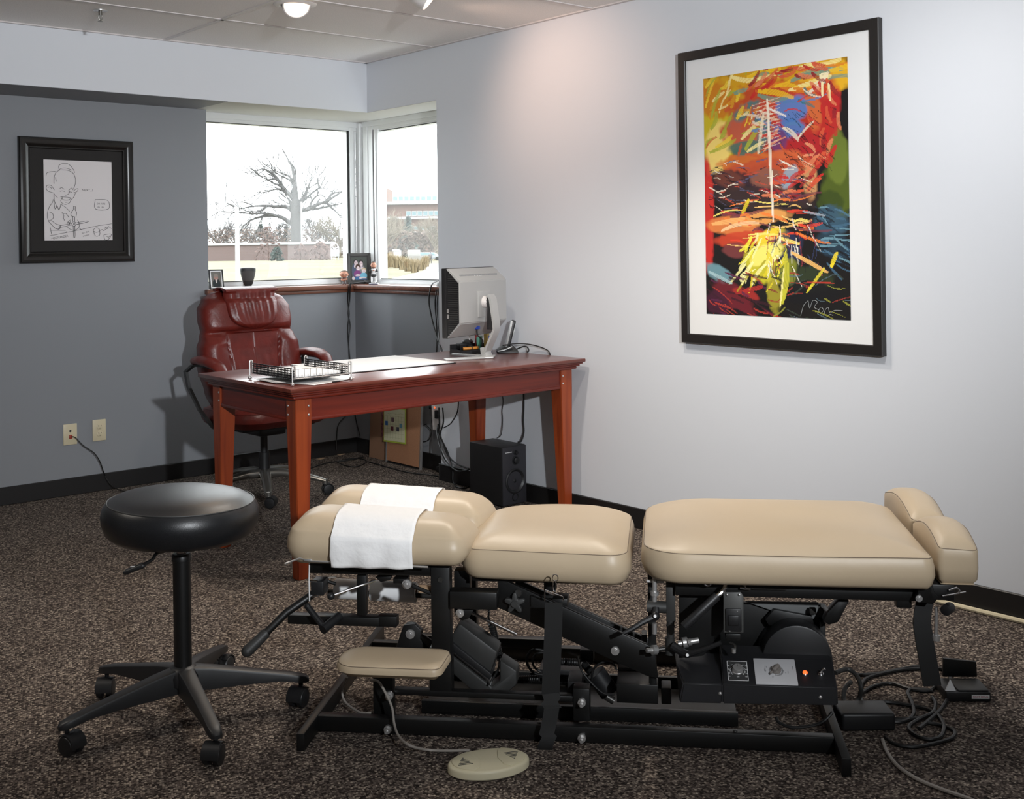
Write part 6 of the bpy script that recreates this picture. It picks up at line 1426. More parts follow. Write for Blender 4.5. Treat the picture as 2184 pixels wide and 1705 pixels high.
k = MB(); a, b = t(612, 1199, 0.10), t(918, 1210, 0.10); k.tube([t(608, 1203, 0.10), t(640, 1191, 0.10), t(660, 1197, 0.10), t(913, 1210, 0.10)], 0.0028, 6, 0); tbox((648, 1193), (664, 1199), 0.095, 0.14, mb=k); P_('paper_clamp_wire', k, 'steel')
P_('tear_bar', ttube([(660, 1198, 0.145), (659, 1240, 0.14), (660, 1283, 0.14)], 0.0018, 6), 'white_print')
k = MB(); tbox((662, 1240), (690, 1272), 0.15, 0.20, 0.004, mb=k); P_('lock_block', k, 'plastic')
k = MB(); ttube([(660, 1240, 0.145), (677, 1241, 0.15)], 0.003, mb=k); ttube([(666, 1274, 0.145), (680, 1271, 0.15)], 0.0025, mb=k); P_('lock_pin', k, 'chrome')
k = ttube([(676, 1262, 0.17), (610, 1308, 0.12), (566, 1352, 0.06)], 0.0105, 12); P_('pull_handle', k, 'black_metal')
k = MB(); k.tube([t(568, 1350, 0.062), t(550, 1368, 0.045), t(527, 1390, 0.020)], [0.0135, 0.0145, 0.0155], 14); k.ball(t(527, 1390, 0.020), 0.0152, 14); P_('grip', k, 'plastic_grey')
k = MB(); tbox((613, 1313), (808, 1338), 0.150, 0.185, mb=k); tbox((805, 1315), (846, 1339), 0.152, 0.183, mb=k); P_('lower_tube', k, 'black_metal')
P_('upright', tbox((760, 1228), (781, 1314), 0.155, 0.18), 'black_metal')
k = ttube([(656, 1294, 0.13), (672, 1315, 0.12), (690, 1338, 0.105)], 0.0085, 10); k.ball(t(656, 1294, 0.13), 0.009, 12); P_('crank', k, 'plastic')
k = MB(); c = t(690, 1342, 0.10); k.cyl(c+Vector((0, -0.008, 0)), c+Vector((0.03, 0.05, 0.02)), 0.0125, n=18); P_('crank_hub', k, 'plastic')
P_('crank_screw', ttube([(700, 1328, 0.13), (712, 1320, 0.148)], 0.005, 8), 'steel')
P_('release_lever', ttube([(712, 1270, 0.115), (800, 1239, 0.17)], 0.0036, 8), 'chrome')
P_('ball_knob', MB().ball(t(706, 1272, 0.110), 0.0105, 18), 'plastic')
k = tpoly([(800, 1232), (835, 1230), (832, 1238), (812, 1243)], 0.165, 0.19); tbox((838, 1235), (868, 1246), 0.16, 0.20, mb=k); P_('release_catch', k, 'black_metal')
bolt(868, 1246, 0.155, 0.009, 0.012)
P_('link_rod', ttube([(880, 1250, 0.165), (918, 1266, 0.165)], 0.0055), 'black_metal')
P_('loop_hose', ttube([(697, 1232, 0.2), (700, 1240, 0.2), (716, 1246, 0.2)], 0.005, 8, 4), 'cable')
P_('cable_stub', ttube([(682, 1238, 0.17), (700, 1233, 0.2), (716, 1231, 0.22)], 0.0022, 6, 3), 'cable_grey')
# roll carrier at the far side
P_('roll_spindle', MB().cyl(t(700, 1262, 0.46), t(925, 1272, 0.46), 0.008, n=14), 'dark_metal')
# far post and other dark structure under the chest cushion
k = MB(); k.box((0.36, 0.50, 0.05), (0.40, 0.54, 0.455), 0.002); tbox((968, 1218), (1002, 1262), 0.25, 0.29, mb=k); P_('rear_post', k, 'black_metal')
k = MB(); tpoly([(1004, 1212), (1160, 1228), (1160, 1240), (1004, 1228)], 0.19, 0.24, mb=k); k.box((0.44, 0.20, 0.400), (0.85, 0.62, 0.414), 0.002); P_('chest_frame', k, 'black_metal')
# sloping beams
k = tpoly([(1062, 1232), (1395, 1383), (1404, 1448), (1380, 1443), (1062, 1297)], 0.200, 0.215); P_('sloping_beam', k, 'black_metal')
k = tpoly([(1100, 1236), (1400, 1372), (1400, 1420), (1090, 1290)], 0.42, 0.435); P_('sloping_beam', k, 'black_metal')
for px, py in ((1312, 1389),): bolt(px, py, 0.198, 0.008, 0.004)
k = MB(); k.box(t(1160, 1262, 0.30)+Vector((0, 0, 0)), t(1185, 1238, 0.30)+Vector((0, 0.03, 0)), 0.002); tbox((1163, 1228), (1178, 1262), 0.25, 0.28, mb=k); tbox((1178, 1278), (1210, 1300), 0.24, 0.30, mb=k); P_('chest_strut', k, 'black_metal')
# star knob
c = t(1098, 1287, 0.185); k = MB()
pts = []
for i in range(48):
    a = 2*PI*i/48; r_ = 0.0215+0.008*math.cos(5*(a-PI/2)); pts.append((c.x+r_*math.cos(a), 0.180, c.z+r_*math.sin(a)))
k.prism(pts, (0, 0.014, 0), 0.002); k.cyl((c.x, 0.178, c.z), (c.x, 0.174, c.z), 0.009, n=18); P_('star_knob', k, 'plastic_grey')
P_('knob_washer', MB().cyl(t(1105, 1265, 0.198), t(1105, 1265, 0.198)+Vector((0, -0.005, 0)), 0.010, n=18), 'dark_metal')
# lift actuator: motor housing and slanted gear body
def slab(px, v0, v1, bev): return tpoly(px, v0, v1, bev)
k = slab([(980, 1330), (1062, 1392), (1044, 1444), (960, 1376), (966, 1350)], 0.215, 0.30, 0.008); P_('motor_housing', k, 'plastic_grey')
k = slab([(958, 1366), (1050, 1440), (1044, 1452), (956, 1384)], 0.205, 0.29, 0.003); P_('motor_flange', k, 'plastic')
k = slab([(955, 1392), (1048, 1466), (1066, 1452), (1066, 1408), (1102, 1432), (1102, 1462), (1078, 1482), (1010, 1478), (956, 1430)], 0.225, 0.29, 0.006); P_('gear_body', k, 'plastic_grey')
k = MB(); k.cyl(t(880, 1350, 0.25), t(960, 1405, 0.25), 0.014, n=18); P_('actuator_rod', k, 'dark_metal')
k = tpoly([(860, 1335), (885, 1332), (898, 1345), (896, 1365), (912, 1390), (842, 1390), (852, 1358)], 0.225, 0.24, 0.002); tpoly([(866, 1330), (884, 1330), (900, 1345), (900, 1372), (850, 1388)], 0.275, 0.29, 0.002, mb=k); P_('actuator_bracket', k, 'black_metal')
bolt(875, 1353, 0.222, 0.009, 0.006)
ring_ = []
# spring and hoses
def coil(p, q, r, turns, wr, name='coil_cord', m_='cable', squash=1.0):
    p, q = t(*p), t(*q); d = (q-p); L_ = d.length; d.normalize(); a = d.orthogonal().normalized(); b = d.cross(a); N_ = int(turns*10); pts = [p+d*L_*i/N_+(a*math.cos(2*PI*turns*i/N_)+b*math.sin(2*PI*turns*i/N_))*r for i in range(N_+1)]
    return P_(name, MB().tube(pts, wr, 6), m_)
coil((1048, 1330, 0.32), (1066, 1402, 0.32), 0.0085, 16, 0.0026)
P_('cord', ttube([(1043, 1303, 0.22), (1042, 1318, 0.28), (1048, 1332, 0.32)], 0.003, 8, 3), 'cable')
P_('cord', ttube([(1066, 1402, 0.32), (1064, 1425, 0.25), (1050, 1450, 0.21), (1046, 1462, 0.2)], 0.0035, 8, 4), 'cable')
coil((1196, 1412, 0.36), (1238, 1414, 0.36), 0.0085, 12, 0.0022); coil((1245, 1416, 0.36), (1262, 1436, 0.33), 0.009, 9, 0.0024); coil((1100, 1450, 0.35), (1150, 1448, 0.35), 0.008, 13, 0.0024)
P_('hose', ttube([(1160, 1388, 0.3), (1138, 1386, 0.3), (1125, 1400, 0.3), (1126, 1420, 0.3), (1140, 1436, 0.3), (1160, 1440, 0.3)], 0.004, 8, 5), 'cable')
P_('hose', ttube([(1160, 1392, 0.28), (1144, 1395, 0.28), (1136, 1408, 0.28), (1140, 1424, 0.28), (1155, 1434, 0.28)], 0.0035, 8, 5), 'cable')
P_('hose', ttube([(1232, 1402, 0.26), (1238, 1425, 0.22), (1255, 1450, 0.21), (1285, 1478, 0.21), (1310, 1482, 0.22)], 0.003, 8, 5), 'cable')
P_('hose', ttube([(1262, 1452, 0.26), (1266, 1428, 0.26), (1285, 1413, 0.26), (1306, 1415, 0.26), (1316, 1430, 0.26)], 0.0032, 8, 5), 'cable')
k = MB(); tbox((1237, 1387), (1266, 1414), 0.40, 0.44, mb=k); tbox((1210, 1455), (1240, 1480), 0.21, 0.30, mb=k); k.cyl(t(1270, 1435, 0.3), t(1300, 1478, 0.3), 0.028, n=18); tbox((1150, 1428), (1240, 1450), 0.42, 0.5, mb=k); P_('valve_body', k, 'plastic')
k = MB(); tbox((1195, 1430), (1232, 1452), 0.44, 0.52, 0.003, mb=k); P_('grey_canister', k, 'plastic_grey')
P_('canister', tpoly([(1318, 1424), (1370, 1426), (1384, 1446), (1376, 1462), (1316, 1460)], 0.30, 0.40, 0.004), 'plastic_grey', label='dark grey housing')
k = MB(); tbox((1315, 1459), (1404, 1503), 0.20, 0.30, mb=k); P_('base_block', k, 'black_metal')
k = MB(); tbox((1381, 1222), (1401, 1500), 0.215, 0.245, mb=k); P_('centre_post', k, 'black_metal')
P_('clevis', tbox((1410, 1468), (1432, 1504), 0.26, 0.32, 0.003), 'plastic_grey')
P_('roller', MB().cyl(t(1293, 1486, 0.22), t(1309, 1496, 0.22), 0.010, n=14), 'dark_metal')
P_('clamp_tab', tbox((1368, 1354), (1380, 1372), 0.36, 0.40, 0.002), 'plastic_grey')

# strap hanging with wire buckle and snap hook
k = MB(); k.ribbon([t(1181, 1287, 0.095), t(1180, 1340, 0.097), t(1177, 1420, 0.10), t(1174, 1482, 0.105)], TU if False else (1, 0, 0), 0.047, 0.003)
k.ribbon([t(1174, 1480, 0.103), t(1178, 1492, 0.098), t(1172, 1500, 0.095), t(1180, 1512, 0.090)], (1, 0, 0.15), 0.044, 0.003)
k.ribbon([t(1178, 1505, 0.092), t(1172, 1540, 0.085), t(1166, 1566, 0.08), t(1172, 1572, 0.075), t(1164, 1588, 0.07), t(1162, 1600, 0.075), t(1170, 1606, 0.085)], (1, 0, 0.08), 0.040, 0.0035)
P_('strap', k, 'strap')
k = ttube([(1162, 1283, 0.093), (1162, 1262, 0.093), (1166, 1260, 0.093), (1180, 1266, 0.093), (1198, 1272, 0.093), (1202, 1276, 0.093), (1199, 1284, 0.093)], 0.0016, 6, 2); P_('wire_buckle', k, 'chrome')
k = MB(); n = 20; c1_, c2_ = t(1184, 1233, 0.10), t(1183, 1251, 0.10)
k.tube([c1_+Vector((0.0075*math.cos(2*PI*i/n), 0, 0.009*math.sin(2*PI*i/n))) for i in range(n)], 0.0015, 6, closed=True)
k.tube([c2_+Vector((0.0045*math.cos(2*PI*i/n), 0, 0.014*math.sin(2*PI*i/n))) for i in range(n)], 0.0016, 6, closed=True); k.cyl(t(1183, 1262, 0.10), t(1184, 1270, 0.10), 0.003, n=8); P_('snap_hook', k, 'chrome')

# underframe of the body cushion ------------------------------
k = MB(); tbox((1440, 1244), (1962, 1284), 0.150, 0.185, mb=k); k.box((1.02, 0.17, 0.424), (1.62, 0.62, 0.438), 0.002); P_('body_frame', k, 'black_metal')
k = tpoly([(1448, 1244), (1545, 1248), (1545, 1340), (1500, 1400), (1448, 1405)], 0.20, 0.215, 0.002); P_('side_plate', k, 'black_metal')
c = t(1480.5, 1254, 0.198); P_('plug_cap', MB().lathe([(0.0115, 0), (0.0115, 0.002), (0.010, 0.0035), (0.001, 0.0035)], origin=(c.x, 0.2, c.z), axis=(0, -1, 0), n=24), 'dark_metal')
k = MB(); tbox((1500, 1285), (1760, 1420), 0.30, 0.32, mb=k); P_('rear_panel', k, 'black_metal')
P_('grey_plate', tpoly([(1590, 1284), (1746, 1286), (1745, 1300), (1736, 1321), (1690, 1312), (1650, 1304)], 0.285, 0.292, 0.0005), mat('grey_sheet', (0.16, 0.165, 0.165), 0.6), label='light grey sheet metal plate')
k = tpoly([(1651, 1301), (1732, 1316), (1736, 1330), (1640, 1335), (1632, 1322)], 0.265, 0.280, 0.001); P_('guard_plate', k, 'black_metal')
# clamp rods, collars and levers near the middle
def rod(a, b, r, nm='rod', m_='steel', n=14): return P_(nm, MB().cyl(t(*a), t(*b), r, n=n), m_)
rod((1396, 1228, 0.155), (1396, 1283, 0.155), 0.0065)
rod((1396, 1262, 0.155), (1396, 1270, 0.155), 0.0115, 'collar')
rod((1379, 1240, 0.17), (1416, 1240, 0.17), 0.0045)
k = MB().cyl(t(1380, 1294, 0.155), t(1421, 1296, 0.155), 0.0155, n=20); P_('clamp_tube', k, 'plastic_grey')
k = MB(); k.tube([t(1399, 1296, 0.140), t(1398, 1312, 0.130), t(1392, 1318, 0.125), t(1372, 1327, 0.118), t(1350, 1341, 0.11), t(1330, 1351, 0.105)], [0.0085, 0.011, 0.0095, 0.0075, 0.0065, 0.0055], 10, 2); k.ball(t(1398, 1315, 0.125), 0.0115, 12); P_('clamp_lever', k, 'plastic')
rod((1397, 1315, 0.112), (1397, 1315, 0.108), 0.004, 'lever_screw')
rod((1396, 1330, 0.175), (1396, 1352, 0.175), 0.0065)
rod((1379, 1388, 0.15), (1402, 1387, 0.165), 0.0065); rod((1391, 1387, 0.155), (1400, 1386.5, 0.162), 0.0125, 'collar')
k = MB(); tbox((1420, 1245), (1441, 1328), 0.17, 0.19, 0.002, mb=k); P_('hanger_bar', k, 'plastic_grey')
k = MB().cyl(t(1430, 1322, 0.18), t(1430, 1362, 0.18), 0.0105, n=20).cyl(t(1430, 1333, 0.18), t(1430, 1336, 0.18), 0.0118, n=20).cyl(t(1429, 1360, 0.18), t(1429, 1396, 0.18), 0.0125, n=20); P_('swivel_joint', k, 'plastic_grey')
rod((1404, 1386, 0.17), (1418, 1384, 0.175), 0.006, m_='dark_metal')
rod((1446, 1374, 0.16), (1490, 1366, 0.17), 0.0075, m_='steel'); rod((1455, 1372, 0.158), (1466, 1370, 0.162), 0.0135, 'collar'); rod((1468, 1371, 0.15), (1474, 1369, 0.15), 0.009, 'nut')
k = MB(); k.tube([t(1434, 1378, 0.155), t(1450, 1388, 0.145), t(1465, 1396, 0.13), t(1475, 1394, 0.12), t(1500, 1386, 0.11), t(1538, 1371, 0.10)], [0.012, 0.0115, 0.0105, 0.008, 0.007, 0.0055], 10, 2); P_('clamp_lever', k, 'plastic')
rod((1466, 1398, 0.118), (1466, 1398, 0.112), 0.004, 'lever_screw')
# long handle with foam grip
P_('handle_rod', ttube([(1548, 1246, 0.115), (1546, 1254, 0.108), (1540, 1263, 0.10), (1528, 1273, 0.095)], 0.0060, 10, 4), 'chrome')
k = MB(); k.cyl(t(1530, 1271, 0.095), t(1458, 1338, 0.070), 0.0118, n=20, bev=0.002); P_('foam_grip', k, 'plastic')
k = MB(); k.tube([t(1500, 1243, 0.12), t(1506, 1249, 0.12), t(1514, 1249, 0.12), t(1520, 1243, 0.12)], 0.0028, 8, 3); P_('hook', k, 'chrome')
k = MB(); ttube([(1584, 1245, 0.14), (1588, 1250, 0.14), (1590, 1256, 0.14)], 0.004, mb=k); ttube([(1578, 1255, 0.14), (1600, 1257, 0.14)], 0.0035, mb=k); P_('latch', k, 'chrome')
P_('pull_rod', ttube([(1605, 1257, 0.14), (1678, 1258, 0.14)], 0.0015, 6), 'dark_metal')
# rocker switch plate
k = tpoly([(1543, 1264), (1580, 1264), (1586, 1273), (1586, 1350), (1543, 1350)], 0.118, 0.124, 0.001); sp_ = P_('switch_plate', k, mat('grey_switch_plate', (0.075, 0.075, 0.072), 0.5, metal=0.3), label='grey switch plate')
k = tbox((1547, 1299), (1582, 1349), 0.112, 0.119, 0.003); tbox((1553, 1314), (1576, 1336), 0.106, 0.115, 0.002, mb=k); P_('rocker_switch', k, 'plastic', parent=sp_)
for x, y in ((1551, 1269), (1577, 1269), (1573, 1304), (1556, 1346)):
    P_('screw', MB().ball(t(x, y, 0.114), 0.0032, 10, (1, 0.7, 1)), 'steel', parent=sp_)
k = MB(); tbox((1548, 1352), (1580, 1368), 0.12, 0.17, mb=k); P_('switch_box', k, 'black_metal')
k = MB(); ttube([(1556, 1371, 0.15), (1568, 1378, 0.14), (1566, 1392, 0.13)], 0.0035, mb=k, smooth=3); rod((1565, 1384, 0.13), (1565, 1393, 0.13), 0.0055, 'cap_nut'); P_('wire_link', k, 'dark_metal')
# motor drum
c = t(1701, 1408, 0.20); r_ = (t(1776, 1408, 0.20)-t(1626, 1408, 0.20)).length/2
k = MB().cyl((c.x, 0.20, c.z), (c.x, 0.285, c.z), r_, n=64, bev=0.005); P_('motor_drum', k, 'plastic')
c2 = t(1690, 1395, 0.26); k = MB().cyl((c2.x, 0.262, c2.z), (c2.x, 0.36, c2.z), r_*0.98, n=48, bev=0.004); P_('motor_drum_back', k, 'plastic')
P_('wire_tie', tbox((1728, 1300), (1741, 1312), 0.25, 0.27, 0.001), 'dark_metal')
# control console
vF = 0.075; vB = 0.165
def pl(a): return t(*a)
k = MB()
A_ = [pl((1538, 1402, vB)), pl((1776, 1409, vB)), pl((1786, 1468, vF)), pl((1541, 1460, vF)), ]
L_ = [pl((1440, 1408, vB)), pl((1540, 1412, vB)), pl((1541, 1460, vF)), pl((1457, 1458, vF))]
Bt = [pl((1448, 1500, vF)), pl((1541, 1502, vF)), pl((1788, 1506, vF))]
back = 0.26
def bk(p, dz=0): return Vector((p.x, back, p.z+dz))
k._add([A_[0], A_[1], A_[2], A_[3], Bt[1], Bt[2], bk(A_[0]), bk(A_[1]), bk(Bt[1]), bk(Bt[2])], [(0,1,2,3), (3,2,5,4), (1,7,9,5,2), (0,6,7,1), (0,3,4,8,6), (4,5,9,8), (6,8,9,7)])
bmesh.ops.recalc_face_normals(k.bm, faces=k.bm.faces); bmesh.ops.bevel(k.bm, geom=list(k.bm.edges), offset=0.0035, segments=3, affect='EDGES')
k2 = MB(); dz_ = -0.012
l0, l1, l2, l3 = Vector(L_[0])+Vector((0, 0, dz_)), Vector(L_[1])+Vector((0, 0, dz_)), L_[2], L_[3]
k2._add([l0, l1, l2, l3, Bt[1], Bt[0], bk(l0), bk(l1), bk(Bt[1]), bk(Bt[0])], [(0,1,2,3), (3,2,4,5), (1,7,8,4,2), (0,6,7,1), (0,3,5,9,6), (5,4,8,9), (6,9,8,7)])
bmesh.ops.recalc_face_normals(k2.bm, faces=k2.bm.faces); bmesh.ops.bevel(k2.bm, geom=list(k2.bm.edges), offset=0.004, segments=3, affect='EDGES')
me_ = bpy.data.meshes.new('tmp'); k2.bm.to_mesh(me_); k2.bm.free(); k.add_mesh(me_)
con = P_('control_console', k, mat('console_black', (0.013, 0.013, 0.015), 0.5, bump=(900, 0.2, 0.0005)))
# panel face frame: px across, 'down' along the slope
xax = (A_[1]-A_[0]).normalized(); dax = ((A_[3]-A_[0])+(A_[2]-A_[1])).normalized(); nax = dax.cross(xax).normalized()
if nax.y > 0: nax = -nax
up_ = -dax
def face(px, py, off=0.001):
    """point on the sloped panel at pixel"""
    d = ray(px, py); dl_ = Vector((d.dot(TU), d.dot(TV), d.z)); o_ = loc3(CAMP); tt = (A_[0]-o_).dot(nax)/dl_.dot(nax); return o_+dl_*tt+nax*off
def fm(px, py, off=0.001): return frame_mtx(face(px, py, off), xax, up_)
def fbox(px0, py0, px1, py1, th_, off, bev, mb):
    a_, b_ = face(px0, py0, 0), face(px1, py1, 0); c_ = (a_+b_)/2; w_ = abs((b_-a_).dot(xax)); h_ = abs((b_-a_).dot(up_))
    mb.box((-w_/2, -h_/2, 0), (w_/2, h_/2, th_), bev, 2, mtx=frame_mtx(c_+nax*off, xax, up_)); return w_, h_, frame_mtx(c_+nax*off, xax, up_)
k = MB(); w_, h_, fmx = fbox(1549, 1410, 1598, 1455, 0.0012, 0.0, 0, k); dp = P_('speed_dial_plate', k, 'ink', parent=con)
k = MB()
for s_ in (1,):
    bw_ = 0.0012; W2, H2 = w_/2-0.001, h_/2-0.001
    for x0_, y0_, x1_, y1_ in ((-W2, -H2, W2, -H2+bw_), (-W2, H2-bw_, W2, H2), (-W2, -H2, -W2+bw_, H2), (W2-bw_, -H2, W2, H2)): k.box((x0_, y0_, 0.0012), (x1_, y1_, 0.0016), mtx=fmx)
for i in range(21):
    a = math.radians(-135-90+90)+math.radians(270)*i/20-math.radians(-0); a = math.radians(225-270*i/20); c_, s_ = math.cos(a), math.sin(a)
    q_ = Matrix.Translation((c_*0.0185, s_*0.0175, 0.0012)) @ Matrix.Rotation(a, 4, 'Z'); k.box((-0.0018, -0.0005, 0), (0.0018, 0.0005, 0.0004), mtx=fmx @ q_)
for i, n_ in enumerate(['0', '10', '20', '30', '40', '50', '60', '70', '80', '90', '100']):
    a = math.radians(225-27*i); x_, y_ = max(-0.0225, min(0.0225, 0.030*math.cos(a))), max(-0.0205, min(0.0205, 0.030*math.sin(a)))
    k.add_mesh(text_mesh(n_, 0.0055, 0), fmx @ Matrix.Translation((x_, y_, 0.0015)))
k.add_mesh(text_mesh('(S)', 0.006, 0), fmx @ Matrix.Translation((0, -0.0205, 0.0015)))
P_('dial_markings', k, 'white_print', parent=con)
k = MB().lathe([(0.0145, 0.001), (0.0145, 0.003), (0.0130, 0.0045), (0.0128, 0.013), (0.0118, 0.0145), (0.001, 0.0145)], n=40); bmesh.ops.transform(k.bm, matrix=fmx, verts=k.bm.verts); P_('speed_knob', k, 'steel', parent=con)
k = MB().box((-0.0004, 0.001, 0.0144), (0.0004, 0.0115, 0.0148), mtx=fmx); P_('knob_pointer', k, 'ink', parent=con)
k = MB(); w_, h_, fmx = fbox(1606, 1406, 1703, 1465, 0.004, 0.0, 0.0018, k); P_('timer_plate', k, mat('brushed_timer_plate', (0.62, 0.62, 0.64), 0.4, metal=0.2), parent=con)
tc = fmx @ Matrix.Translation((0.002, 0.002, 0.0042))
k = MB()
for i in range(49):
    a = math.radians(200-300*i/48); c_, s_ = math.cos(a), math.sin(a); L2 = 0.0026 if i % 8 else 0.0042
    k.box((-L2, -0.00032, 0), (L2*0.6, 0.00032, 0.0003), mtx=tc @ Matrix.Translation((c_*0.0172, s_*0.0172, 0)) @ Matrix.Rotation(a, 4, 'Z'))
for body, x_, y_, s_, rt in (('OFF', -0.0275, 0.001, 0.0058, 90), ('Twist', -0.0270, 0.0125, 0.003, 90), ('Hold', -0.0235, 0.0125, 0.003, 90), ('10', 0.000, 0.0225, 0.0035, 80), ('20', 0.0235, -0.007, 0.0035, 90), ('30', -0.010, -0.0225, 0.0035, 80), ('MINUTES', 0.030, -0.004, 0.0024, 90), ('Intermatic', 0.043, 0.012, 0.0030, 90)):
    k.add_mesh(text_mesh(body, s_, 0), tc @ Matrix.Translation((x_, y_, 0.0003)) @ Matrix.Rotation(math.radians(rt), 4, 'Z'))
P_('timer_markings', k, 'ink', parent=con)
k = MB().lathe([(0.0125, 0), (0.0125, 0.006), (0.0115, 0.0075), (0.001, 0.0078)], n=32); bmesh.ops.transform(k.bm, matrix=tc, verts=k.bm.verts)
k.box((-0.0125, -0.0048, 0.005), (0.0125, 0.0048, 0.015), 0.003, 3, mtx=tc @ Matrix.Rotation(math.radians(52), 4, 'Z')); k.box((-0.022, -0.0022, 0.001), (-0.010, 0.0022, 0.006), 0.001, mtx=tc @ Matrix.Rotation(math.radians(38), 4, 'Z'))
P_('timer_knob', k, mat('taupe_plastic', (0.20, 0.18, 0.165), 0.5), parent=con)
k = MB().box((-0.0245, -0.0022, 0.0006), (-0.018, 0.0022, 0.003), 0.0005, mtx=tc @ Matrix.Rotation(math.radians(38), 4, 'Z')); P_('timer_pointer', k, 'ink', parent=con)
fmx = fm(1717, 1438, 0.0); k = MB().lathe([(0.0080, 0), (0.0080, 0.003), (0.0066, 0.004)], n=26); bmesh.ops.transform(k.bm, matrix=fmx, verts=k.bm.verts); lb = P_('lamp_bezel', k, 'chrome', parent=con)
k = MB().lathe([(0.0063, 0.002), (0.006, 0.006), (0.004, 0.008), (0.001, 0.0088)], n=24); bmesh.ops.transform(k.bm, matrix=fmx, verts=k.bm.verts); P_('indicator_lamp', k, 'red_led', parent=con)
fmx = fm(1750, 1438, 0.0); k = MB().lathe([(0.0085, 0), (0.0085, 0.002), (0.0062, 0.004), (0.0058, 0.008), (0.003, 0.009)], n=24); bmesh.ops.transform(k.bm, matrix=fmx, verts=k.bm.verts); k.tube([fmx @ Vector((0, 0, 0.006)), fmx @ Vector((0.010, 0.002, 0.016))], [0.0022, 0.0032], 10); P_('toggle_switch', k, 'chrome', parent=con)
for px, py in ((1536, 1480), (1750, 1488)):
    P_('console_screw', MB().ball(t(px, py, vF-0.001), 0.0045, 12, (1, 0.6, 1)), 'steel', parent=con)

# foot end ----------------------------------------------------
k = MB(); tpoly([(1972, 1203), (1984, 1206), (1992, 1262), (2003, 1275), (1990, 1290), (1952, 1284), (1962, 1245)], 0.118, 0.135, mb=k); k.box((1.62, 0.14, 0.40), (1.70, 0.62, 0.440), 0.002); tbox((1912, 1268), (1945, 1298), 0.155, 0.19, mb=k); P_('ankle_bracket', k, 'black_metal')
bolt(1960, 1277, 0.116, 0.006, 0.004)
k = MB(); ttube([(2024, 1260, 0.13), (2040, 1254, 0.13), (2046, 1262, 0.13)], 0.003, mb=k, smooth=2); ttube([(2010, 1272, 0.13), (2060, 1263, 0.13)], 0.0022, mb=k); P_('ankle_latch', k, 'chrome')
P_('ankle_knob', MB().cyl(t(2016, 1303, 0.13), t(2016, 1303, 0.13)+Vector((0.02, 0.03, 0)), 0.014, n=18, bev=0.003), 'plastic')
rod((1997, 1296, 0.16), (1996, 1356, 0.16), 0.0045); rod((1996, 1355, 0.16), (1996, 1366, 0.16), 0.0105, 'collar')
k = MB(); k.ribbon([t(1972, 1283, 0.18), t(1968, 1305, 0.17), t(1966, 1330, 0.165), t(1972, 1370, 0.16), t(1979, 1410, 0.16), t(1988, 1462, 0.16)], (1, 0, 0.12), 0.044, 0.010); P_('foot_board', k, 'strap')
k = tpoly([(1790, 1280), (1812, 1282), (1788, 1328), (1768, 1334), (1756, 1326), (1764, 1308)], 0.20, 0.235, 0.003); P_('tilt_link', k, 'black_metal')
rod((1755, 1292, 0.19), (1762, 1300, 0.20), 0.006, 'link_bolt')
k = MB(); tbox((1748, 1328), (1762, 1440), 0.26, 0.30, mb=k); P_('rear_column', k, 'black_metal')
P_('hose', ttube([(1775, 1520, 0.11), (1760, 1536, 0.10), (1735, 1548, 0.10), (1690, 1552, 0.10), (1662, 1542, 0.11), (1655, 1530, 0.12)], 0.004, 8, 5), 'cable')

# ---------------------------------------------------------------- paper on the head pads and rolls below (things of their own)
def head_surface(u, v, v0, v1, off=0.0):
    return None
def face_paper(label, px_l, v0, v1, hang, seed, u0, u1):
    r_ = random.Random(seed); mb = MB(); nu, nv = 26, 30; vs = []; fs = []
    # section across the pad (v, w) from the near hem over the crown to the far hem
    def crown(u, s_):
        # s_ 0..1 from the near side seam to the far side; follows the pad's dome
        v = v0+0.002+(v1-v0-0.004)*s_; q = min(s_, 1-s_)*2
        e = (1-(1-min(1, q*1.02))**3.6); base = 0.548+(0.039)*e; return v, base-0.050*(u-0.15)+0.0045
    for j in range(nv+1):
        f = j/nv
        for i in range(nu+1):
            u = u0+(u1-u0)*i/nu
            if f < 0.42:
                g_ = f/0.42; w0_ = crown(u, 0.0)[1]-0.002; w = hang+(w0_-hang)*g_; edge = 0.0
                v = v0-0.016-0.004*math.sin(g_*PI)-0.0035*(1-g_)*math.sin(u*75+seed)-0.003*(1-g_)*math.sin(u*33+2)*math.sin(g_*6)
                if g_ > 0.86: v += 0.014*((g_-0.86)/0.14)**2
                if i in (0,) and g_ < 0.3: u += 0.010*(0.3-g_)/0.3
            else:
                v, w = crown(u, (f-0.42)/0.58)
            vs.append((u+(0.008*math.sin(f*4) if i == 0 else 0), v, w+0.0004*math.sin(u*90+f*30)))
    for j in range(nv):
        for i in range(nu): a = j*(nu+1)+i; fs.append((a, a+1, a+nu+2, a+nu+1))
    mb._add(vs, fs); o_ = mb.build('face_paper', 'crepe', angle=80); o_.location = TO; o_.rotation_euler = (0, 0, TR)
    md = o_.modifiers.new('thickness', 'SOLIDIFY'); md.thickness = 0.0008; md.offset = 1
    return tag(o_, label, 'paper', 'paper strips over the head pads')
face_paper('creased white paper strip draped over the near head pad', None, 0.100, 0.325, 0.462, 1, 0.068, 0.300)
face_paper('smooth white paper strip draped over the far head pad', None, 0.375, 0.600, 0.500, 4, 0.068, 0.296)
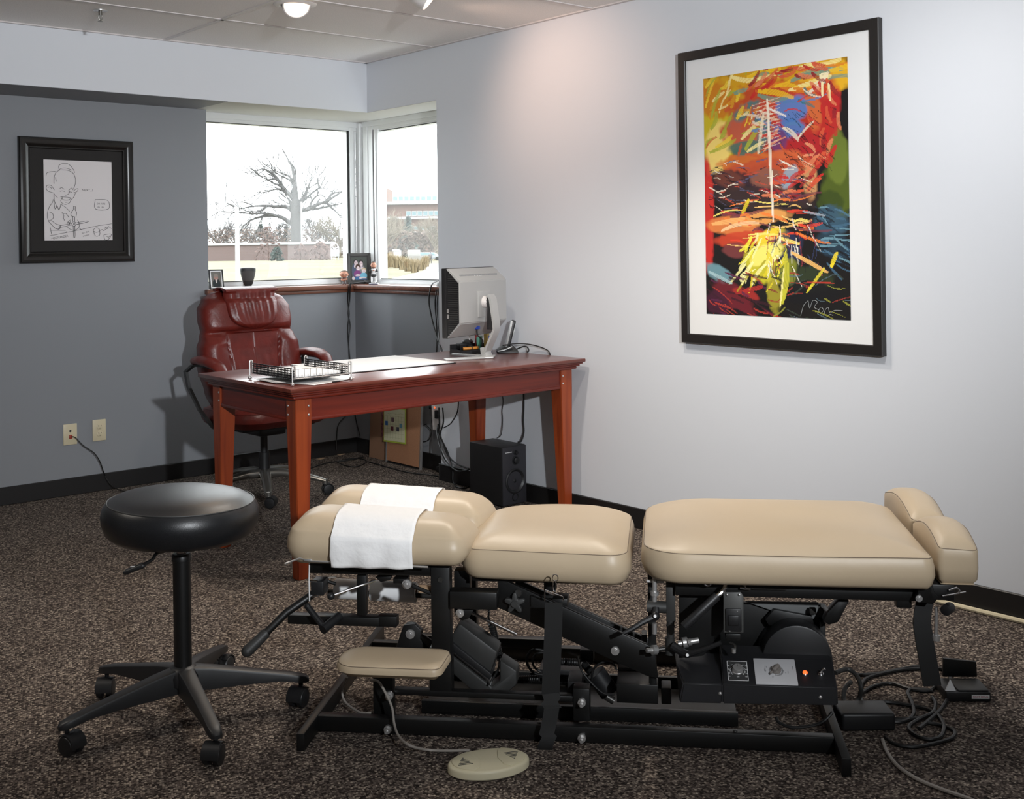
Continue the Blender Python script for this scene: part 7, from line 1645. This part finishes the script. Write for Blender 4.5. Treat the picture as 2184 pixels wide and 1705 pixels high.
def roll(a, b, r, core, label, name='paper_roll'):
    p, q = t(*a), t(*b); d = (q-p).normalized(); L_ = (q-p).length
    o_ = thing(name, label, 'paper roll', TO, TR, 'paper rolls under the head rest')
    MB().lathe([(core, 0), (r-0.001, 0), (r, 0.001), (r, L_-0.001), (r-0.001, L_), (core, L_)], origin=p, axis=d, n=40, cap=False).build('roll', 'paper', o_)
    MB().lathe([(core+0.0002, 0.0005), (core+0.0002, L_-0.0005), (core-0.003, L_-0.0005), (core-0.003, 0.0005), (core+0.0002, 0.0005)], origin=p, axis=d, n=28, cap=False).build('cardboard_core', 'card', o_)
    return o_
roll((716, 1256, 0.46), (781, 1259, 0.46), 0.030, 0.014, 'left short white paper roll hanging below the head rest')
roll((792, 1260, 0.46), (888, 1264, 0.46), 0.030, 0.014, 'right longer white paper roll hanging below the head rest')
k = MB().cyl(t(895, 1262, 0.50), t(935, 1264, 0.50), 0.020, n=24); o_ = k.build('cardboard_tube', 'card', loc=TO, rot=(0, 0, TR)); tag(o_, 'tan cardboard tube right of the paper rolls under the head rest', 'tube')

# ---------------------------------------------------------------- foot switch, cords, boxes and pedal on the floor
fc = (hz(955, 1634, 0.02)+hz(1128, 1614, 0.02))/2; fd = (hz(1128, 1618, 0.02)-hz(955, 1640, 0.02)); fa_ = math.atan2(fd.y, fd.x); La = fd.length/2; 
near, fr2 = hz(1040, 1665, 0.0), hz(1040, 1594, 0.024)
fs_ = thing('foot_switch', 'oval beige two-button foot switch on the carpet before the table', 'foot switch', (fc.x, fc.y, 0), fa_)
Lb = 0.066
k = MB().lathe([(La*0.96, 0.001), (La, 0.004), (La, 0.017), (La*0.985, 0.021), (La*0.95, 0.0235), (La*0.90, 0.0245), (0.001, 0.0255)], n=72, sy=Lb/La, cap=False); k.build('housing', 'beige', fs_)
for sx in (-1, 1):
    pts = []
    for i in range(13):
        a = math.radians(-62+124*i/12); pts.append((sx*(La*0.90*math.cos(a)), Lb*0.90*math.sin(a)*sx, 0.0240))
    pts += [(sx*La*0.30, Lb*0.60*sx, 0.0240), (sx*La*0.22, 0, 0.0240), (sx*La*0.30, -Lb*0.60*sx, 0.0240)]
    b_ = MB().prism(pts, (0, 0, 0.0030), 0.0010).build('button', 'beige', fs_)
    g = MB()
    for i in range(6):
        f = i/5; ww = 0.004+0.034*(f if sx < 0 else 1-f)*1.0; yy = 0.016-0.032*f if False else (0.018-0.036*f)
        g.box((sx*La*0.60-ww/2, yy-0.0013, 0.0270), (sx*La*0.60+ww/2, yy+0.0013, 0.0276))
    g.build('arrow_bars', 'ink', b_, smooth=False)
def wl(px, py, v): q_ = t(px, py, v); return TO+TU*q_.x+TV*q_.y+Vector((0, 0, q_.z))
MB().tube([Vector(q_)-Vector((fc.x, fc.y, 0)) for q_ in (wl(775, 1448, 0.08), wl(805, 1452, 0.07), wl(826, 1480, 0.06), wl(842, 1530, 0.05), wl(848, 1565, 0.03))]+[], 0.0032, 8, 6)
cd = [wl(740, 1445, 0.25), wl(730, 1475, 0.28), wl(738, 1500, 0.26), wl(770, 1521, 0.2), wl(795, 1520, 0.2)]
cable('switch_cord_loop', cd, 0.0032, 'pale grey cord loop hanging inside the left end of the table base', 'cable_grey')
cable('switch_cord_loop', [wl(808, 1462, 0.26), wl(800, 1480, 0.27), wl(802, 1495, 0.27), wl(812, 1508, 0.26)], 0.003, 'short grey cord loop behind the bolt at the table base', 'cable_grey')
cable('switch_lead', [wl(790, 1452, 0.12), wl(806, 1454, 0.11), wl(822, 1478, 0.105), wl(836, 1510, 0.100), wl(841, 1545, 0.09), wl(850, 1570, 0.05), wl(872, 1590, -0.02), hz(910, 1600, 0.008), hz(955, 1602, 0.006), hz(1002, 1601, 0.010)], 0.0034, 'pale grey cord curving from the table base to the oval foot switch', 'cable_grey')
cable('grey_cord_piece', [wl(925, 1495, 0.3), wl(922, 1503, 0.3), wl(915, 1508, 0.3)], 0.003, 'grey cord piece seen between the base rails', 'cable_grey')
q_ = hz(1845, 1550, 0)
k = MB().box((-0.072, -0.048, 0.0), (0.072, 0.048, 0.048), 0.008, 3).build('cabinet', M['plastic']); k.location = q_+Vector((0.010, 0.01, 0)); k.rotation_euler = (0, 0, TR+0.12); k.name = 'power_brick'; tag(k, 'squat black power box on the carpet right of the table base', 'power box')
k2 = MB().box((0.0725, -0.03, 0.015), (0.0735, 0.03, 0.032)); k2 = k2.build('red_label', 'label_red', k, smooth=False)
fp = thing('foot_pedal', 'black angled foot pedal with red and white label at right', 'foot pedal', hz(2060, 1480, 0.0)+Vector((0, 0, 0)), TR+0.08)
MB().box((-0.075, -0.060, 0), (0.050, 0.045, 0.028), 0.003).build('base', 'plastic', fp)
k = MB().prism([(-0.050, 0.048, 0.030), (0.050, 0.048, 0.030), (0.045, 0.040, 0.078), (-0.050, 0.040, 0.088)], (0, 0.010, 0), 0.002); k.build('pedal_guard', 'black_metal', fp)
MB().box((-0.040, -0.056, 0.028), (0.046, 0.030, 0.033), 0.002).build('treadle', 'plastic_grey', fp)
k = MB().box((-0.004, -0.0612, 0.009), (0.046, -0.0600, 0.020)); lb = k.build('label', 'white_print', fp, smooth=False)
MB().add_mesh(text_mesh('FOOT PEDAL', 0.0075, 0.0002), frame_mtx((0.021, -0.0616, 0.0145), (1, 0, 0), (0, 0, 1))).build('lettering', 'label_red', lb, smooth=False)
MB().prism([(-0.075, -0.052, 0.028), (-0.045, -0.052, 0.028), (-0.058, -0.045, 0.058)], (0, 0.004, 0)).build('white_tag', 'white_print', fp, smooth=False)
F0 = 0.005
for pts, r, lb, mm in [
 ([(1782, 1436, .10), (1806, 1428, .10), (1826, 1440, .09), (1836, 1465, .07), (1832, 1490, .03), (1812, 1510, F0), (1800, 1495, F0), (1802, 1470, .03), (1815, 1455, .04)], 0.0065, 'thick grey cord looping down from the right end of the console', 'plastic_grey'),
 ([(1822, 1440, F0), (1870, 1438, F0), (1920, 1428, F0), (1960, 1422, F0), (1992, 1423, F0)], 0.0055, 'straight black cord running right behind the foot board', 'cable'),
 ([(1835, 1470, F0), (1845, 1450, F0), (1880, 1438, F0), (1940, 1428, F0), (2010, 1428, F0), (2028, 1450, F0), (2026, 1480, F0), (2010, 1510, F0), (1990, 1530, F0), (1960, 1555, F0)], 0.0055, 'black cord arching over to the foot pedal', 'cable'),
 ([(1836, 1480, F0), (1862, 1465, F0), (1900, 1458, F0), (1940, 1470, F0), (1980, 1474, F0), (1995, 1465, F0)], 0.0055, 'black cord crossing left of the foot pedal', 'cable'),
 ([(1868, 1530, F0), (1870, 1505, F0), (1890, 1498, F0), (1940, 1505, F0), (1990, 1518, F0), (2012, 1545, F0), (2008, 1570, F0), (1985, 1578, F0), (1955, 1570, F0), (1938, 1552, F0), (1960, 1535, F0), (1990, 1520, F0), (1995, 1500, F0), (1988, 1488, F0)], 0.0055, 'black cord in a wide figure of eight on the carpet', 'cable'),
 ([(1885, 1538, F0), (1925, 1540, F0), (1948, 1525, F0), (1945, 1500, F0), (1936, 1478, F0), (1950, 1470, F0), (1990, 1474, F0)], 0.0055, 'black cord bending around the middle of the coil', 'cable'),
 ([(1888, 1572, F0), (1910, 1588, F0), (1950, 1594, F0), (1995, 1586, F0), (2030, 1575, F0), (2035, 1560, F0), (2010, 1548, F0), (1975, 1542, F0)], 0.0050, 'black cord making the lowest loop of the coil', 'cable'),
 ([(1836, 1490, F0), (1850, 1515, F0), (1880, 1528, F0), (1920, 1535, F0), (1965, 1532, F0)], 0.0055, 'black cord running from the console to the coil', 'cable'),
 ([(1882, 1578, F0), (1892, 1605, F0), (1915, 1635, F0), (1955, 1662, F0), (2010, 1685, F0), (2070, 1706, F0), (2120, 1730, F0)], 0.0050, 'beige grey cord running off the bottom edge of the photo', 'cable_grey')]:
    cable('floor_cord', [hz(*p) for p in pts], r, lb, mm, 'cords on the carpet at the foot end' if 'coil' in lb else None)
cable('cream_cable', [Vector((-0.022, -3.62, 0.009)), Vector((-0.024, -3.9, 0.009)), Vector((-0.022, -4.2, 0.009)), Vector((-0.024, -4.8, 0.009))], 0.009, 'cream cord lying along the right baseboard', 'ivory', smooth=3)
